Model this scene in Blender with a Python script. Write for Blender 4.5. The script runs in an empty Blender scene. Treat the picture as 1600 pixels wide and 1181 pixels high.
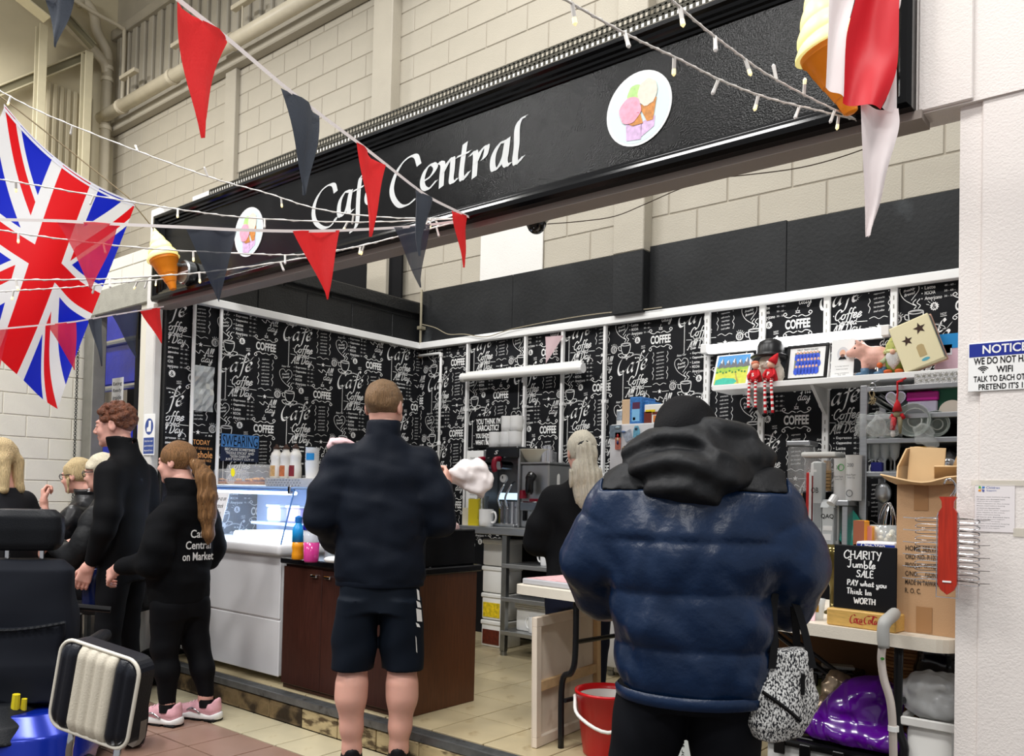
import bpy, bmesh, math, random
import numpy as np
from mathutils import Vector, Matrix
sc = bpy.context.scene
COL = sc.collection
rnd = random.Random(7)
PI = math.pi

# ------------------------------------------------------------------ camera
CAM_F, CAM_YAW, CAM_PITCH, CAM_ROLL, CAM_CX, CAM_CY, CAM_H = 1301.43, math.radians(39.3066), math.radians(1.35264), math.radians(1.30134), 798.68, 741.63, 1.30
cf = Vector((-math.sin(CAM_YAW)*math.cos(CAM_PITCH), math.cos(CAM_YAW)*math.cos(CAM_PITCH), math.sin(CAM_PITCH)))
_r = Vector((math.cos(CAM_YAW), math.sin(CAM_YAW), 0)); _u = _r.cross(cf)
cr = _r*math.cos(CAM_ROLL) + _u*math.sin(CAM_ROLL); cu = -_r*math.sin(CAM_ROLL) + _u*math.cos(CAM_ROLL)
CP = Vector((0, 0, CAM_H))
cam_data = bpy.data.cameras.new('camera'); cam = bpy.data.objects.new('camera', cam_data); COL.objects.link(cam)
m = Matrix(((cr.x, cu.x, -cf.x, 0), (cr.y, cu.y, -cf.y, 0), (cr.z, cu.z, -cf.z, CAM_H), (0, 0, 0, 1)))
cam.matrix_world = m
cam_data.sensor_fit = 'HORIZONTAL'; cam_data.sensor_width = 36.0; cam_data.lens = CAM_F/1600*36
cam_data.shift_x = -(CAM_CX-800)/1600; cam_data.shift_y = (CAM_CY-590.5)/1600
cam_data.clip_start = 0.05; cam_data.clip_end = 200
sc.camera = cam
# ------------------------------------------------------------------ world and lights
w = bpy.data.worlds.new('hall_daylight'); sc.world = w; w.use_nodes = True
w.node_tree.nodes['Background'].inputs[0].default_value = (0.97, 0.98, 1.0, 1)
w.node_tree.nodes['Background'].inputs[1].default_value = 0.44
def area_light(name, loc, rot, size, energy, color=(1, 1, 1), sy=None):
    l = bpy.data.lights.new(name, 'AREA'); l.energy = energy; l.color = color
    l.shape = 'RECTANGLE'; l.size = size; l.size_y = sy or size
    o = bpy.data.objects.new(name, l); COL.objects.link(o); o.location = loc; o.rotation_euler = rot; o['kind'] = 'helper'
    return o
# rows of hall luminaires under the roof, out of the picture above the aisle
for i, (lx, ly) in enumerate(((-9.9, 2.2), (-6.6, 0.4), (-3.4, 0.4), (0.2, 0.4), (-7.0, -3.6), (-3.4, -3.6), (1.5, -3.6))):  # the first one is an added fill to brighten the dim far end
    area_light('hall_luminaire', (lx, ly, 6.6), (math.radians(8), 0, 0), 1.6, 172, (1.0, 0.985, 0.965), 0.7)
area_light('corner_fill_light', (-6.2, -2.2, 6.2), (math.radians(100), 0, math.radians(52)), 1.4, 120, (1.0, 0.985, 0.955), 0.8)   # added fill with no real fitting, brightens the far top corner of the hall
# daylight panels of the hall roof over the stall
area_light('roof_daylight', (-3.2, 3.9, 7.2), (0, 0, 0), 3.4, 150, (1, 0.985, 0.96), 1.0)
sc.view_settings.view_transform = 'Standard'
sc.view_settings.look = 'None'; sc.view_settings.gamma = 1.0; sc.view_settings.use_curve_mapping = False
sc.view_settings.exposure = 0.0

# ------------------------------------------------------------------ geometry of the place from the lens
def ray(x, y): return cf + cr*((x-CAM_CX)/CAM_F) - cu*((y-CAM_CY)/CAM_F)
def onz(x, y, z): d = ray(x, y); return CP + d*((z-CAM_H)/d.z)
def onx(x, y, X): d = ray(x, y); return CP + d*(X/d.x)
def ony(x, y, Y): d = ray(x, y); return CP + d*(Y/d.y)
def ond(x, y, D): return CP + ray(x, y)*D
def proj(P):
    v = Vector(P)-CP; z = v.dot(cf)
    return (CAM_CX+CAM_F*v.dot(cr)/z, CAM_CY-CAM_F*v.dot(cu)/z, z)
def inview(P, mg=60):
    x, y, z = proj(P); return z > 0.1 and -mg < x < 1600+mg and -mg < y < 1181+mg

# ------------------------------------------------------------------ materials
def lin(c):
    return tuple(((v/255)/12.92 if v/255 <= 0.04045 else ((v/255+0.055)/1.055)**2.4) for v in c)
MATS = {}
def mat(name, col, rough=0.6, metal=0.0, var=0.0, vscale=8.0, bump=0.0, bscale=60.0, trans=0.0, alpha=1.0, emit=None, estr=0.0, coat=0.0, spec=0.5, stretch=None, dirt=None, sss=0.0, ior=1.45, thin=0.0):
    """sRGB 0..255 colour; var = procedural colour variation, bump = procedural relief"""
    if name in MATS: return MATS[name]
    M = bpy.data.materials.new(name); M.use_nodes = True; nt = M.node_tree; N = nt.nodes; L = nt.links
    b = N['Principled BSDF']; c = lin(col)
    if spec == .5 and rough >= .42 and max(c) < .03: spec = .18   # matt dark cloth and paint hardly shine
    b.inputs['Base Color'].default_value = (*c, 1); b.inputs['Roughness'].default_value = rough; b.inputs['Metallic'].default_value = metal
    b.inputs['Specular IOR Level'].default_value = spec; b.inputs['IOR'].default_value = ior
    if coat: b.inputs['Coat Weight'].default_value = coat; b.inputs['Coat Roughness'].default_value = 0.08
    if trans: b.inputs['Transmission Weight'].default_value = trans
    if alpha < 1: b.inputs['Alpha'].default_value = alpha
    if sss: b.inputs['Subsurface Weight'].default_value = sss; b.inputs['Subsurface Radius'].default_value = (0.02, 0.008, 0.004); b.inputs['Subsurface Scale'].default_value = 0.5
    if emit: b.inputs['Emission Color'].default_value = (*lin(emit), 1); b.inputs['Emission Strength'].default_value = estr
    if var or bump or dirt:
        tc = N.new('ShaderNodeTexCoord'); mp = N.new('ShaderNodeMapping'); L.new(tc.outputs['Object'], mp.inputs[0])
        if stretch: mp.inputs['Scale'].default_value = stretch
    if var:
        n = N.new('ShaderNodeTexNoise'); n.inputs['Scale'].default_value = vscale; n.inputs['Detail'].default_value = 4; L.new(mp.outputs[0], n.inputs['Vector'])
        r = N.new('ShaderNodeMapRange'); r.inputs[1].default_value = 0.3; r.inputs[2].default_value = 0.7; r.inputs[3].default_value = 1-var; r.inputs[4].default_value = 1+var
        L.new(n.outputs['Fac'], r.inputs[0])
        mx = N.new('ShaderNodeVectorMath'); mx.operation = 'SCALE'; mx.inputs[0].default_value = c; L.new(r.outputs[0], mx.inputs['Scale'])
        outc = mx.outputs[0]
        if dirt:   # (colour, scale, threshold): stains with a shape of their own
            n2 = N.new('ShaderNodeTexNoise'); n2.inputs['Scale'].default_value = dirt[1]; n2.inputs['Detail'].default_value = 6; L.new(mp.outputs[0], n2.inputs['Vector'])
            r2 = N.new('ShaderNodeMapRange'); r2.inputs[1].default_value = dirt[2]; r2.inputs[2].default_value = dirt[2]+0.12; L.new(n2.outputs['Fac'], r2.inputs[0])
            mm = N.new('ShaderNodeMix'); mm.data_type = 'RGBA'; L.new(r2.outputs[0], mm.inputs[0]); L.new(outc, mm.inputs[6]); mm.inputs[7].default_value = (*lin(dirt[0]), 1); outc = mm.outputs[2]
        L.new(outc, b.inputs['Base Color'])
    if bump:
        n = N.new('ShaderNodeTexNoise'); n.inputs['Scale'].default_value = bscale; n.inputs['Detail'].default_value = 3; L.new(mp.outputs[0], n.inputs['Vector'])
        bp = N.new('ShaderNodeBump'); bp.inputs['Strength'].default_value = bump; bp.inputs['Distance'].default_value = 0.01; L.new(n.outputs['Fac'], bp.inputs['Height']); L.new(bp.outputs[0], b.inputs['Normal'])
    if thin:   # thin cloth or paper that lets light through
        tr = N.new('ShaderNodeBsdfTranslucent'); tr.inputs[0].default_value = (*c, 1); ms = N.new('ShaderNodeMixShader'); ms.inputs[0].default_value = thin
        L.new(b.outputs[0], ms.inputs[1]); L.new(tr.outputs[0], ms.inputs[2]); L.new(ms.outputs[0], N['Material Output'].inputs[0])
    MATS[name] = M
    return M

# ------------------------------------------------------------------ objects
def tag(o, label=None, cat=None, group=None, kind=None):
    if label: o['label'] = label
    if cat: o['category'] = cat
    if group: o['group'] = group
    if kind: o['kind'] = kind
    return o
def thing(name, label, cat, loc=(0, 0, 0), group=None, kind=None):
    o = bpy.data.objects.new(name, None); COL.objects.link(o); o.location = Vector(loc); o.empty_display_size = 0.1
    return tag(o, label, cat, group, kind)
def wloc(o):
    v = Vector((0, 0, 0))
    while o is not None: v = v + o.location; o = o.parent
    return v
def T(loc=(0, 0, 0), rz=0, rx=0, ry=0, s=1):
    return Matrix.Translation(Vector(loc)) @ Matrix.Rotation(rz, 4, 'Z') @ Matrix.Rotation(ry, 4, 'Y') @ Matrix.Rotation(rx, 4, 'X') @ Matrix.Scale(s, 4)
def frame(p, a, b=None):
    """rotation whose z axis is a"""
    z = Vector(a).normalized(); h = Vector(b) if b else (Vector((0, 0, 1)) if abs(z.z) < 0.9 else Vector((1, 0, 0)))
    x = h.cross(z).normalized(); y = z.cross(x)
    return Matrix(((x.x, y.x, z.x, p[0]), (x.y, y.y, z.y, p[1]), (x.z, y.z, z.z, p[2]), (0, 0, 0, 1)))

class MB:
    """collects shapes into one mesh; every shape can carry its own material"""
    def __init__(s, M=None): s.v = []; s.f = []; s.m = []; s.M = M; s.cur = 0
    def add(s, vs, fs, mi=None):
        o = len(s.v)
        if s.M is not None: vs = [s.M @ Vector(p) for p in vs]
        s.v += [tuple(p) for p in vs]; s.f += [tuple(i+o for i in f) for f in fs]; s.m += [s.cur if mi is None else mi]*len(fs)
        return s
    def box(s, a, b, mi=None):
        (x0, y0, z0), (x1, y1, z1) = a, b
        vs = [(x0, y0, z0), (x1, y0, z0), (x1, y1, z0), (x0, y1, z0), (x0, y0, z1), (x1, y0, z1), (x1, y1, z1), (x0, y1, z1)]
        return s.add(vs, [(0, 3, 2, 1), (4, 5, 6, 7), (0, 1, 5, 4), (1, 2, 6, 5), (2, 3, 7, 6), (3, 0, 4, 7)], mi)
    def rbox(s, a, b, r=0.01, mi=None, n=1, M=None):
        """box with rounded edges"""
        a = Vector(a); b = Vector(b); c = (a+b)/2; h = (b-a)/2; h = Vector((abs(h.x), abs(h.y), abs(h.z))); r = min(r, h.x*.99, h.y*.99, h.z*.99)
        bm = bmesh.new(); bmesh.ops.create_cube(bm, size=2)
        for v in bm.verts: v.co = Vector((v.co.x*h.x, v.co.y*h.y, v.co.z*h.z))
        bmesh.ops.bevel(bm, geom=bm.edges[:]+bm.verts[:], offset=r, segments=n, profile=0.5, affect='EDGES')
        return s.bm(bm, mi, Matrix.Translation(c) if M is None else M @ Matrix.Translation(c))
    def bm(s, bm, mi=None, M=None):
        bm.verts.index_update(); vs = [(M @ v.co) if M is not None else v.co.copy() for v in bm.verts]; fs = [[v.index for v in f.verts] for f in bm.faces]; bm.free()
        return s.add(vs, fs, mi)
    def tube(s, pts, r, n=8, mi=None, caps=True, closed=False, up=None):
        pts = [Vector(p) for p in pts]; k = len(pts); rs = r if isinstance(r, (list, tuple)) else [r]*k
        vs = []; fs = []; ref = None
        for i, p in enumerate(pts):
            if closed: d = pts[(i+1) % k]-pts[i-1]
            else: d = pts[min(i+1, k-1)]-pts[max(i-1, 0)]
            d.normalize()
            if ref is None:
                ref = Vector(up) if up else (Vector((0, 0, 1)) if abs(d.z) < 0.9 else Vector((1, 0, 0)))
            x = ref.cross(d)
            if x.length < 1e-6: x = Vector((1, 0, 0)).cross(d)
            x.normalize(); y = d.cross(x); ref = y
            for j in range(n):
                t = 2*PI*j/n; vs.append(p+(x*math.cos(t)+y*math.sin(t))*rs[i])
        for i in range(k if closed else k-1):
            for j in range(n):
                a = i*n+j; b = i*n+(j+1) % n; i2 = (i+1) % k; fs.append((a, b, i2*n+(j+1) % n, i2*n+j))
        if caps and not closed: fs.append(tuple(range(n-1, -1, -1))); fs.append(tuple((k-1)*n+j for j in range(n)))
        return s.add(vs, fs, mi)
    def lathe(s, prof, n=20, M=None, mi=None, cap=True, ang=2*PI):
        """profile (radius, height) turned about local z"""
        vs = []; fs = []; k = len(prof); full = abs(ang-2*PI) < 1e-6; nn = n if full else n+1
        for (r, z) in prof:
            for j in range(nn):
                t = ang*j/n; p = Vector((r*math.cos(t), r*math.sin(t), z)); vs.append(M @ p if M is not None else p)
        for i in range(k-1):
            for j in range(n):
                j2 = (j+1) % nn; fs.append((i*nn+j, i*nn+j2, (i+1)*nn+j2, (i+1)*nn+j))
        if cap and full:
            if prof[0][0] > 1e-6: fs.append(tuple(range(nn-1, -1, -1)))
            if prof[-1][0] > 1e-6: fs.append(tuple((k-1)*nn+j for j in range(nn)))
        return s.add(vs, fs, mi)
    def cyl(s, p, r, h, n=16, mi=None, M=None):
        return s.lathe([(r, 0), (r, h)], n, (M if M is not None else Matrix.Identity(4)) @ Matrix.Translation(Vector(p)), mi)
    def rod(s, a, b, r, n=8, mi=None): return s.tube([a, b], r, n, mi)
    def ball(s, c, r, n=12, mi=None, M=None):
        rx, ry, rz = r if isinstance(r, (tuple, list)) else (r, r, r); k = max(4, n//2)
        pr = [(math.sin(PI*i/k), -math.cos(PI*i/k)) for i in range(k+1)]
        MM = (M if M is not None else Matrix.Identity(4)) @ Matrix.Translation(Vector(c)) @ Matrix.Diagonal((rx, ry, rz, 1))
        return s.lathe([(max(q, 1e-5), z) for q, z in pr], n, MM, mi, cap=False)
    def prism(s, poly, z0, z1, M=None, mi=None):
        """flat outline (local xy) with thickness z0..z1"""
        n = len(poly); vs = [Vector((x, y, z0)) for x, y in poly]+[Vector((x, y, z1)) for x, y in poly]
        if M is not None: vs = [M @ p for p in vs]
        ar = sum(poly[i][0]*poly[(i+1) % n][1]-poly[(i+1) % n][0]*poly[i][1] for i in range(n))
        fs = [tuple(range(n-1, -1, -1)), tuple(range(n, 2*n))]+[(i, (i+1) % n, n+(i+1) % n, n+i) for i in range(n)]
        if ar < 0: fs = [tuple(reversed(f)) for f in fs]
        return s.add(vs, fs, mi)
    def grid(s, P, mi=None, two=0.0):
        """surface from rows of points"""
        R = len(P); Cc = len(P[0]); vs = [p for row in P for p in row]; fs = [(i*Cc+j, i*Cc+j+1, (i+1)*Cc+j+1, (i+1)*Cc+j) for i in range(R-1) for j in range(Cc-1)]
        return s.add(vs, fs, mi)
    def build(s, name, mats, parent=None, smooth=False, auto=None):
        me = bpy.data.meshes.new(name); off = wloc(parent) if parent is not None else Vector((0, 0, 0))
        a = np.array(s.v, dtype=np.float64).reshape(-1, 3)-np.array(off)
        me.from_pydata(a.tolist(), [], s.f)
        if not isinstance(mats, (list, tuple)): mats = [mats]
        for mm in mats: me.materials.append(mm)
        if len(mats) > 1: me.polygons.foreach_set('material_index', [min(i, len(mats)-1) for i in s.m])
        if smooth or auto: me.polygons.foreach_set('use_smooth', [True]*len(me.polygons))
        if auto: me.set_sharp_from_angle(angle=math.radians(auto))
        me.update()
        o = bpy.data.objects.new(name, me); COL.objects.link(o); o.parent = parent
        return o
def share(o, name, loc, parent=None, rot=None, scale=None):
    """another object with the same mesh"""
    c = bpy.data.objects.new(name, o.data); COL.objects.link(c); c.parent = parent
    c.location = Vector(loc)-(wloc(parent) if parent is not None else Vector((0, 0, 0)))
    if rot: c.rotation_euler = rot
    if scale: c.scale = scale
    return c
def copy_tree(o, parent=None):
    c = o.copy(); COL.objects.link(c); c.parent = parent
    for ch in o.children: copy_tree(ch, c)
    return c

# ------------------------------------------------------------------ writing
_fc = {}
def text_geo(txt, size=1.0, bold=0.0, shear=0.0, space=1.0, align='CENTER', xs=1.0):
    k = (txt, bold, shear, space, align)
    if k not in _fc:
        cu_ = bpy.data.curves.new('t', 'FONT'); cu_.body = txt; cu_.size = 1.0; cu_.offset = bold; cu_.shear = shear; cu_.space_character = space
        cu_.align_x = align; cu_.align_y = 'CENTER'; cu_.resolution_u = 3
        ob = bpy.data.objects.new('t', cu_); COL.objects.link(ob)
        dg = bpy.context.evaluated_depsgraph_get(); me = bpy.data.meshes.new_from_object(ob.evaluated_get(dg))
        _fc[k] = ([tuple(v.co) for v in me.vertices], [tuple(p.vertices) for p in me.polygons])
        bpy.data.objects.remove(ob); bpy.data.curves.remove(cu_); bpy.data.meshes.remove(me)
    vs, fs = _fc[k]
    return [(x*size*xs, y*size, z) for x, y, z in vs], fs
def put_text(mb, txt, M, size, mi=None, **kw):
    vs, fs = text_geo(txt, size, **kw)
    mb.add([M @ Vector(p) for p in vs], fs, mi)
def fit_text(mb, txt, M, width, height, mi=None, **kw):
    """text scaled to fill a width x height box"""
    vs, fs = text_geo(txt, 1.0, **kw); a = np.array(vs); lo = a.min(0); hi = a.max(0)
    sx = width/(hi[0]-lo[0]); sy = height/(hi[1]-lo[1]); c = (lo+hi)/2
    mb.add([M @ Vector(((p[0]-c[0])*sx, (p[1]-c[1])*sy, 0)) for p in vs], fs, mi)
def wall_M(p, xdir, up=(0, 0, 1)):
    """frame on a wall: local x along xdir, local y up, z out of the wall"""
    x = Vector(xdir).normalized(); y = Vector(up); y = (y-x*y.dot(x)).normalized(); z = x.cross(y)
    return Matrix(((x.x, y.x, z.x, p[0]), (x.y, y.y, z.y, p[1]), (x.z, y.z, z.z, p[2]), (0, 0, 0, 1)))
def bez(p, n=10):
    """points through a chain of cubic bezier segments [p0,c,c,p1,c,c,p2 ...]"""
    out = []
    for i in range(0, len(p)-1, 3):
        a, b, c, d = [np.array(q, float) for q in p[i:i+4]]
        for k in range(n if i+3 < len(p)-1 else n+1):
            t = k/n; out.append(a*(1-t)**3+3*b*t*(1-t)**2+3*c*t*t*(1-t)+d*t**3)
    return [tuple(q) for q in out]
def spline(pts, n=8):
    """Catmull-Rom through points of any dimension"""
    P = [np.array(p, float) for p in pts]; P = [2*P[0]-P[1]]+P+[2*P[-1]-P[-2]]; out = []
    for i in range(1, len(P)-2):
        a, b, c, d = P[i-1:i+3]
        for k in range(n):
            t = k/n; out.append(tuple(0.5*(2*b+(c-a)*t+(2*a-5*b+4*c-d)*t*t+(3*b-a-3*c+d)*t**3)))
    out.append(tuple(P[-2])); return out
def pen(mb, pts, wd, M, mi=None, nib=None, z=0.0):
    """a pen stroke: round pen of width wd, or a broad nib (angle) for calligraphy"""
    n = len(pts); P = [Vector((p[0], p[1], 0)) for p in pts]; vs = []
    for i in range(n):
        if nib is not None: o = Vector((math.cos(nib), math.sin(nib), 0))*wd/2
        else:
            d = P[min(i+1, n-1)]-P[max(i-1, 0)]; d = d.normalized() if d.length > 1e-9 else Vector((1, 0, 0)); o = Vector((-d.y, d.x, 0))*wd/2
        vs += [M @ Vector((P[i].x+o.x, P[i].y+o.y, z)), M @ Vector((P[i].x-o.x, P[i].y-o.y, z))]
    mb.add(vs, [(2*i, 2*i+1, 2*i+3, 2*i+2) for i in range(n-1)], mi)
def circ(cx, cy, r, n=20, a0=0, a1=2*PI, ry=None):
    return [(cx+r*math.cos(a0+(a1-a0)*i/n), cy+(ry or r)*math.sin(a0+(a1-a0)*i/n)) for i in range(n+1)]
def fan(mb, poly, M, mi=None, z=0.0):
    mb.add([M @ Vector((x, y, z)) for x, y in poly], [tuple(range(len(poly)))], mi)
# ------------------------------------------------------------------ the place: floors, walls, roof
YF, YB, XL, XR, ZK = 2.84, 5.30, -5.43, -0.56, 0.14
m_cream = mat('cream_paint', (170, 163, 148), 0.55, var=0.05, vscale=3, bump=0.25, bscale=90)
m_mortar = mat('painted_mortar', (156, 148, 133), 0.7, var=0.05)
m_white = mat('white_paint', (216, 214, 209), 0.5, var=0.03, vscale=4, bump=0.15, bscale=120)
m_offw = mat('offwhite_block_paint', (214, 210, 198), 0.55, var=0.04, vscale=3, bump=0.3, bscale=110)
m_mortar2 = mat('offwhite_mortar', (205, 200, 186), 0.7)
m_black = mat('black_paint', (34, 35, 36), 0.42, var=0.25, vscale=3, bump=0.15, bscale=40, dirt=((70, 74, 76), 2.2, 0.66))
m_blackb = mat('black_block_paint', (24, 25, 26), 0.4, var=0.2, vscale=5, bump=0.35, bscale=70)
m_paper = mat('black_wallpaper', (24, 25, 28), 0.6, var=0.1, vscale=6)
m_trim = mat('white_trim', (238, 238, 236), 0.35, var=0.02)
m_brown = mat('brown_floor_tile', (150, 119, 104), 0.3, var=0.07, vscale=5, dirt=((128, 98, 86), 9, 0.66))
m_ctile = mat('cream_floor_tile', (200, 190, 160), 0.3, var=0.07, vscale=5, dirt=((176, 160, 120), 7, 0.62))
m_stile = mat('stall_floor_tile', (190, 175, 140), 0.32, var=0.1, vscale=4, dirt=((150, 128, 88), 6, 0.6))
m_grout = mat('dark_grout', (70, 60, 50), 0.8)
m_steel = mat('brushed_steel', (150, 152, 152), 0.32, 0.9, var=0.12, vscale=10)
m_plaster = mat('rough_plaster', (228, 221, 216), 0.6, var=0.03, vscale=3, bump=0.2, bscale=160)
m_conc = mat('grey_concrete', (150, 148, 138), 0.8, var=0.1, vscale=10, bump=0.3)
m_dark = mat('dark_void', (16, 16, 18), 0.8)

def slab(name, a, b, m, kind='structure', parent=None, label=None, cat=None):
    o = MB().box(a, b).build(name, m, parent)
    if kind: o['kind'] = kind
    if label: o['label'] = label
    return o
def lay_tiles(parent, nm, x0, y0, px, py, z, nx, ny, mt, gap=0.008, th=0.012):
    """separate tiles sharing one mesh, joints recessed"""
    src = None
    for i in range(nx[0], nx[1]):
        for j in range(ny[0], ny[1]):
            c = Vector((x0+(i+.5)*px, y0+(j+.5)*py, z))
            if not any(inview(c+Vector((dx*px, dy*py, 0)), 5) for dx in (-.5, 0, .5) for dy in (-.5, 0, .5)): continue
            if src is None:
                src = MB().rbox((-px/2+gap/2, -py/2+gap/2, -th), (px/2-gap/2, py/2-gap/2, 0), 0.002).build(nm, mt, parent); src.location = c-wloc(parent)
            else: share(src, nm, c, parent)
# market floor
floor = slab('floor', (-14, -3, -0.12), (2.5, 6.0, -0.008), m_grout, label='market floor of brown and cream tiles')
TL = 0.302
lay_tiles(floor, 'brown_tile', -3.905, 2.555, TL, TL, 0, (-16, 14), (-9, 0), m_brown)
lay_tiles(floor, 'cream_tile', -3.905, 2.557, TL, 0.283, 0, (-16, 14), (0, 1), m_ctile)
# raised stall floor
fs = slab('floor_stall', (XL-0.1, YF+0.02, -0.005), (0.9, YB+0.1, ZK-0.008), m_grout, label='raised stall floor of sand coloured tiles')
lay_tiles(fs, 'stall_tile', -2.88, 2.945, 0.3335, 0.345, ZK, (-8, 8), (0, 7), m_stile)
# kerb face tiles and the metal nosing
kb = slab('trim_1', (XL-0.1, YF+0.012, 0), (0.9, YF+0.05, ZK-0.012), m_grout, label='dirty tiled kerb along the front of the stall')
m_kerb = mat('kerb_tile_dirty', (186, 168, 128), 0.6, var=0.12, vscale=8, dirt=((80, 64, 42), 9, 0.5), stretch=(1, 1, 3))
m_kerbg = mat('kerb_tile_filthy', (132, 112, 80), 0.75, var=0.25, vscale=14, dirt=((58, 46, 32), 7, 0.45))
kt = None
for i in range(-8, 12):
    x0 = -3.46+i*TL
    if x0 < XL or x0 > 0.3: continue
    mm = m_kerbg if x0 < -3.8 else m_kerb
    b = MB().rbox((x0+.003, YF-.004, 0.002), (x0+TL-.003, YF+.02, ZK-.034), 0.004)
    if x0 < -3.8:
        for k in range(24): b.box((x0+.006+k*.0122, YF-.008, 0.02), (x0+.012+k*.0122, YF-.003, ZK-.06))
    b.build('kerb_tile', mm, kb)
def nosing(xa, xb, dy, dz):
    b = MB(); b.box((xa, YF-.016+dy, ZK-.030+dz), (xb, YF-.008+dy, ZK+.006+dz)); b.box((xa, YF-.008+dy, ZK+dz), (xb, YF+.062+dy, ZK+.006+dz))
    for k in range(9): b.box((xa, YF+.002+dy+k*.006, ZK+.006+dz), (xb, YF+.005+dy+k*.006, ZK+.0078+dz))
    return b
nosing(XL, -3.06, 0, 0.006).build('nosing_strip', mat('grey_nosing', (112, 114, 114), 0.4, 0.6, var=0.2, vscale=20, dirt=((60, 55, 50), 14, 0.6)), kb)
nosing(-2.98, 0.8, 0.012, 0).build('nosing_strip', MATS['grey_nosing'], kb)

def block_wall(parent, ax, fixed, u0, u1, z0, z1, mt, face=-1, off=0.0, bl=0.45, ch=0.225, test=None, nm='block', zr=None):
    """painted blocks as separate pieces on a wall plane: ax 'x' runs along x at y=fixed, ax 'y' along y at x=fixed"""
    src = {}; r = 0; z = z0
    while z < z1-0.02:
        h = min(ch, z1-z); u = u0-(off+(bl/2 if r % 2 else 0)) % bl
        while u < u1-0.01:
            a = max(u, u0); b2 = min(u+bl, u1); L = round(b2-a, 3)
            if L > 0.03:
                c = Vector(((a+b2)/2, fixed, z+h/2)) if ax == 'x' else Vector((fixed, (a+b2)/2, z+h/2))
                if inview(c, 70) and (test is None or test(c)):
                    k = (L, round(h, 3))
                    if k not in src:
                        g = 0.005; d = 0.012
                        aa, bb = ((-L/2+g, 0, -h/2+g), (L/2-g, d, h/2-g)) if ax == 'x' else ((-d if face > 0 else 0, -L/2+g, -h/2+g), (0 if face > 0 else d, L/2-g, h/2-g))
                        o = MB().rbox(aa, bb, 0.004).build(nm, mt, parent); o.location = c-wloc(parent); src[k] = o
                    else: share(src[k], nm, c, parent)
            u += bl
        z += ch; r += 1
# --- main hall wall behind the stall
ZR = 2.585   # underside of the white rail
ZB = 3.115   # top of the black band
wb = slab('wall_back', (-11.7, YB+.002, 0), (0.9, YB+.2, 8.6), m_mortar, label='tall cream painted block wall of the hall')
def over_sign(c):
    x, y, z = proj(c); s = 345-0.3765*(x-265)+25; t = 470-0.2445*(x-265)-22
    return y < s or (y > t and x > 520)
block_wall(wb, 'x', YB-.004, -11.6, 0.85, ZB, 6.12, m_cream, off=0.10, test=over_sign)
# stall back: wallpaper board, black band, pilasters
slab('paper_board', (XL, YB-.016, ZK), (0.3, YB+.006, ZR+.02), m_paper, None, wb)
for k, (xa, xb) in enumerate(((XL, -4.35), (-4.348, -3.30), (-3.298, -2.05), (-2.048, -0.95), (-0.948, 0.3))):
    MB().rbox((xa, YB-.024, ZR), (xb, YB-.002, ZB+(.012 if k == 2 else 0)), 0.003).build('black_board', m_black, wb)
MB().rbox((-3.32, YB-.12, ZR+.05), (-3.06, YB+.0, ZB-.03), 0.006).build('black_pilaster', m_black, wb)
MB().rbox((-3.32, YB-.12, ZB-.03), (-3.06, YB+.0, 8.0), 0.006).build('pilaster', m_cream, wb)
MB().rbox((-6.07, YB-.12, ZB), (-5.80, YB+.0, 8.4), 0.006).build('pilaster', m_cream, wb)
MB().rbox((-8.72, YB-.06, ZB), (-8.50, YB+.0, 6.35), 0.006).build('pilaster', m_cream, wb)
MB().rbox((-4.72, YB-.02, 3.1), (-4.05, YB-.006, 3.75), 0.003).build('smooth_panel', m_white, wb)
# --- left wall of the stall
wl = slab('wall_left', (XL-.09, YF+.042, 0), (XL-.005, YB, 3.02), m_blackb, label='left partition of the stall with chalkboard wallpaper')
slab('paper_board', (XL-.012, YF+.045, ZK), (XL+.004, YB-.016, ZR+.02), m_paper, None, wl)
block_wall(wl, 'y', XL+.002, YF+.045, YB-.02, ZR+.05, 2.95, m_blackb, face=1, off=0.2, nm='black_block')
MB().rbox((XL-.10, YF+.045, 2.90), (XL+.05, YB-.02, 3.00), 0.006).build('black_ledge', m_blackb, wl)
# white rail round the stall
tr = MB().rbox((XL+.0, YF+.045, ZR), (XL+.058, YB-.02, ZR+.056), 0.004).build('trim_2', m_trim); tag(tr, 'white rail along the left partition', kind='structure')
tr = MB().rbox((XL+.0, YB-.08, ZR), (0.1, YB-.022, ZR+.056), 0.004).build('trim_3', m_trim); tag(tr, 'white rail along the stall back', kind='structure')
# --- front post, fascia and right hand wall
ps = MB().rbox((XL-.17, YF-.02, 0), (XL-.045, YF+.04, 2.74), 0.008).rbox((XL-.19, YF-.0, 2.7), (XL-.02, YF+.06, 3.22), 0.006).build('trim_4', m_white); tag(ps, 'white corner post at the left of the stall', kind='structure')
wr = slab('wall_right', (XR, YF, 0), (0.95, YF+.10, 2.56), m_plaster, label='white plaster wall right of the stall')
MB().rbox((XR+.062, YF-.012, 0), (0.95, YF+.001, 2.60), 0.004).build('plaster_board', m_plaster, wr)
fc = slab('wall_fascia', (-0.70, YF-.02, 2.53), (0.95, YF+.10, 4.2), m_plaster, label='white fascia board right of the sign')
MB().rbox((-0.675, YF-.03, 2.535), (-0.52, YF-.018, 3.6), 0.004).build('fascia_plank', m_plaster, fc)
slab('trim_5', (XL-.02, YF-.045, 2.508), (-0.66, YF+.06, 2.536), mat('soffit_paint', (150, 140, 132), 0.6), label='grey soffit under the sign')
slab('trim_6', (XL-.18, 3.14, 2.95), (-0.6, 3.18, 3.40), m_white, label='white backing board above the sign')
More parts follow.
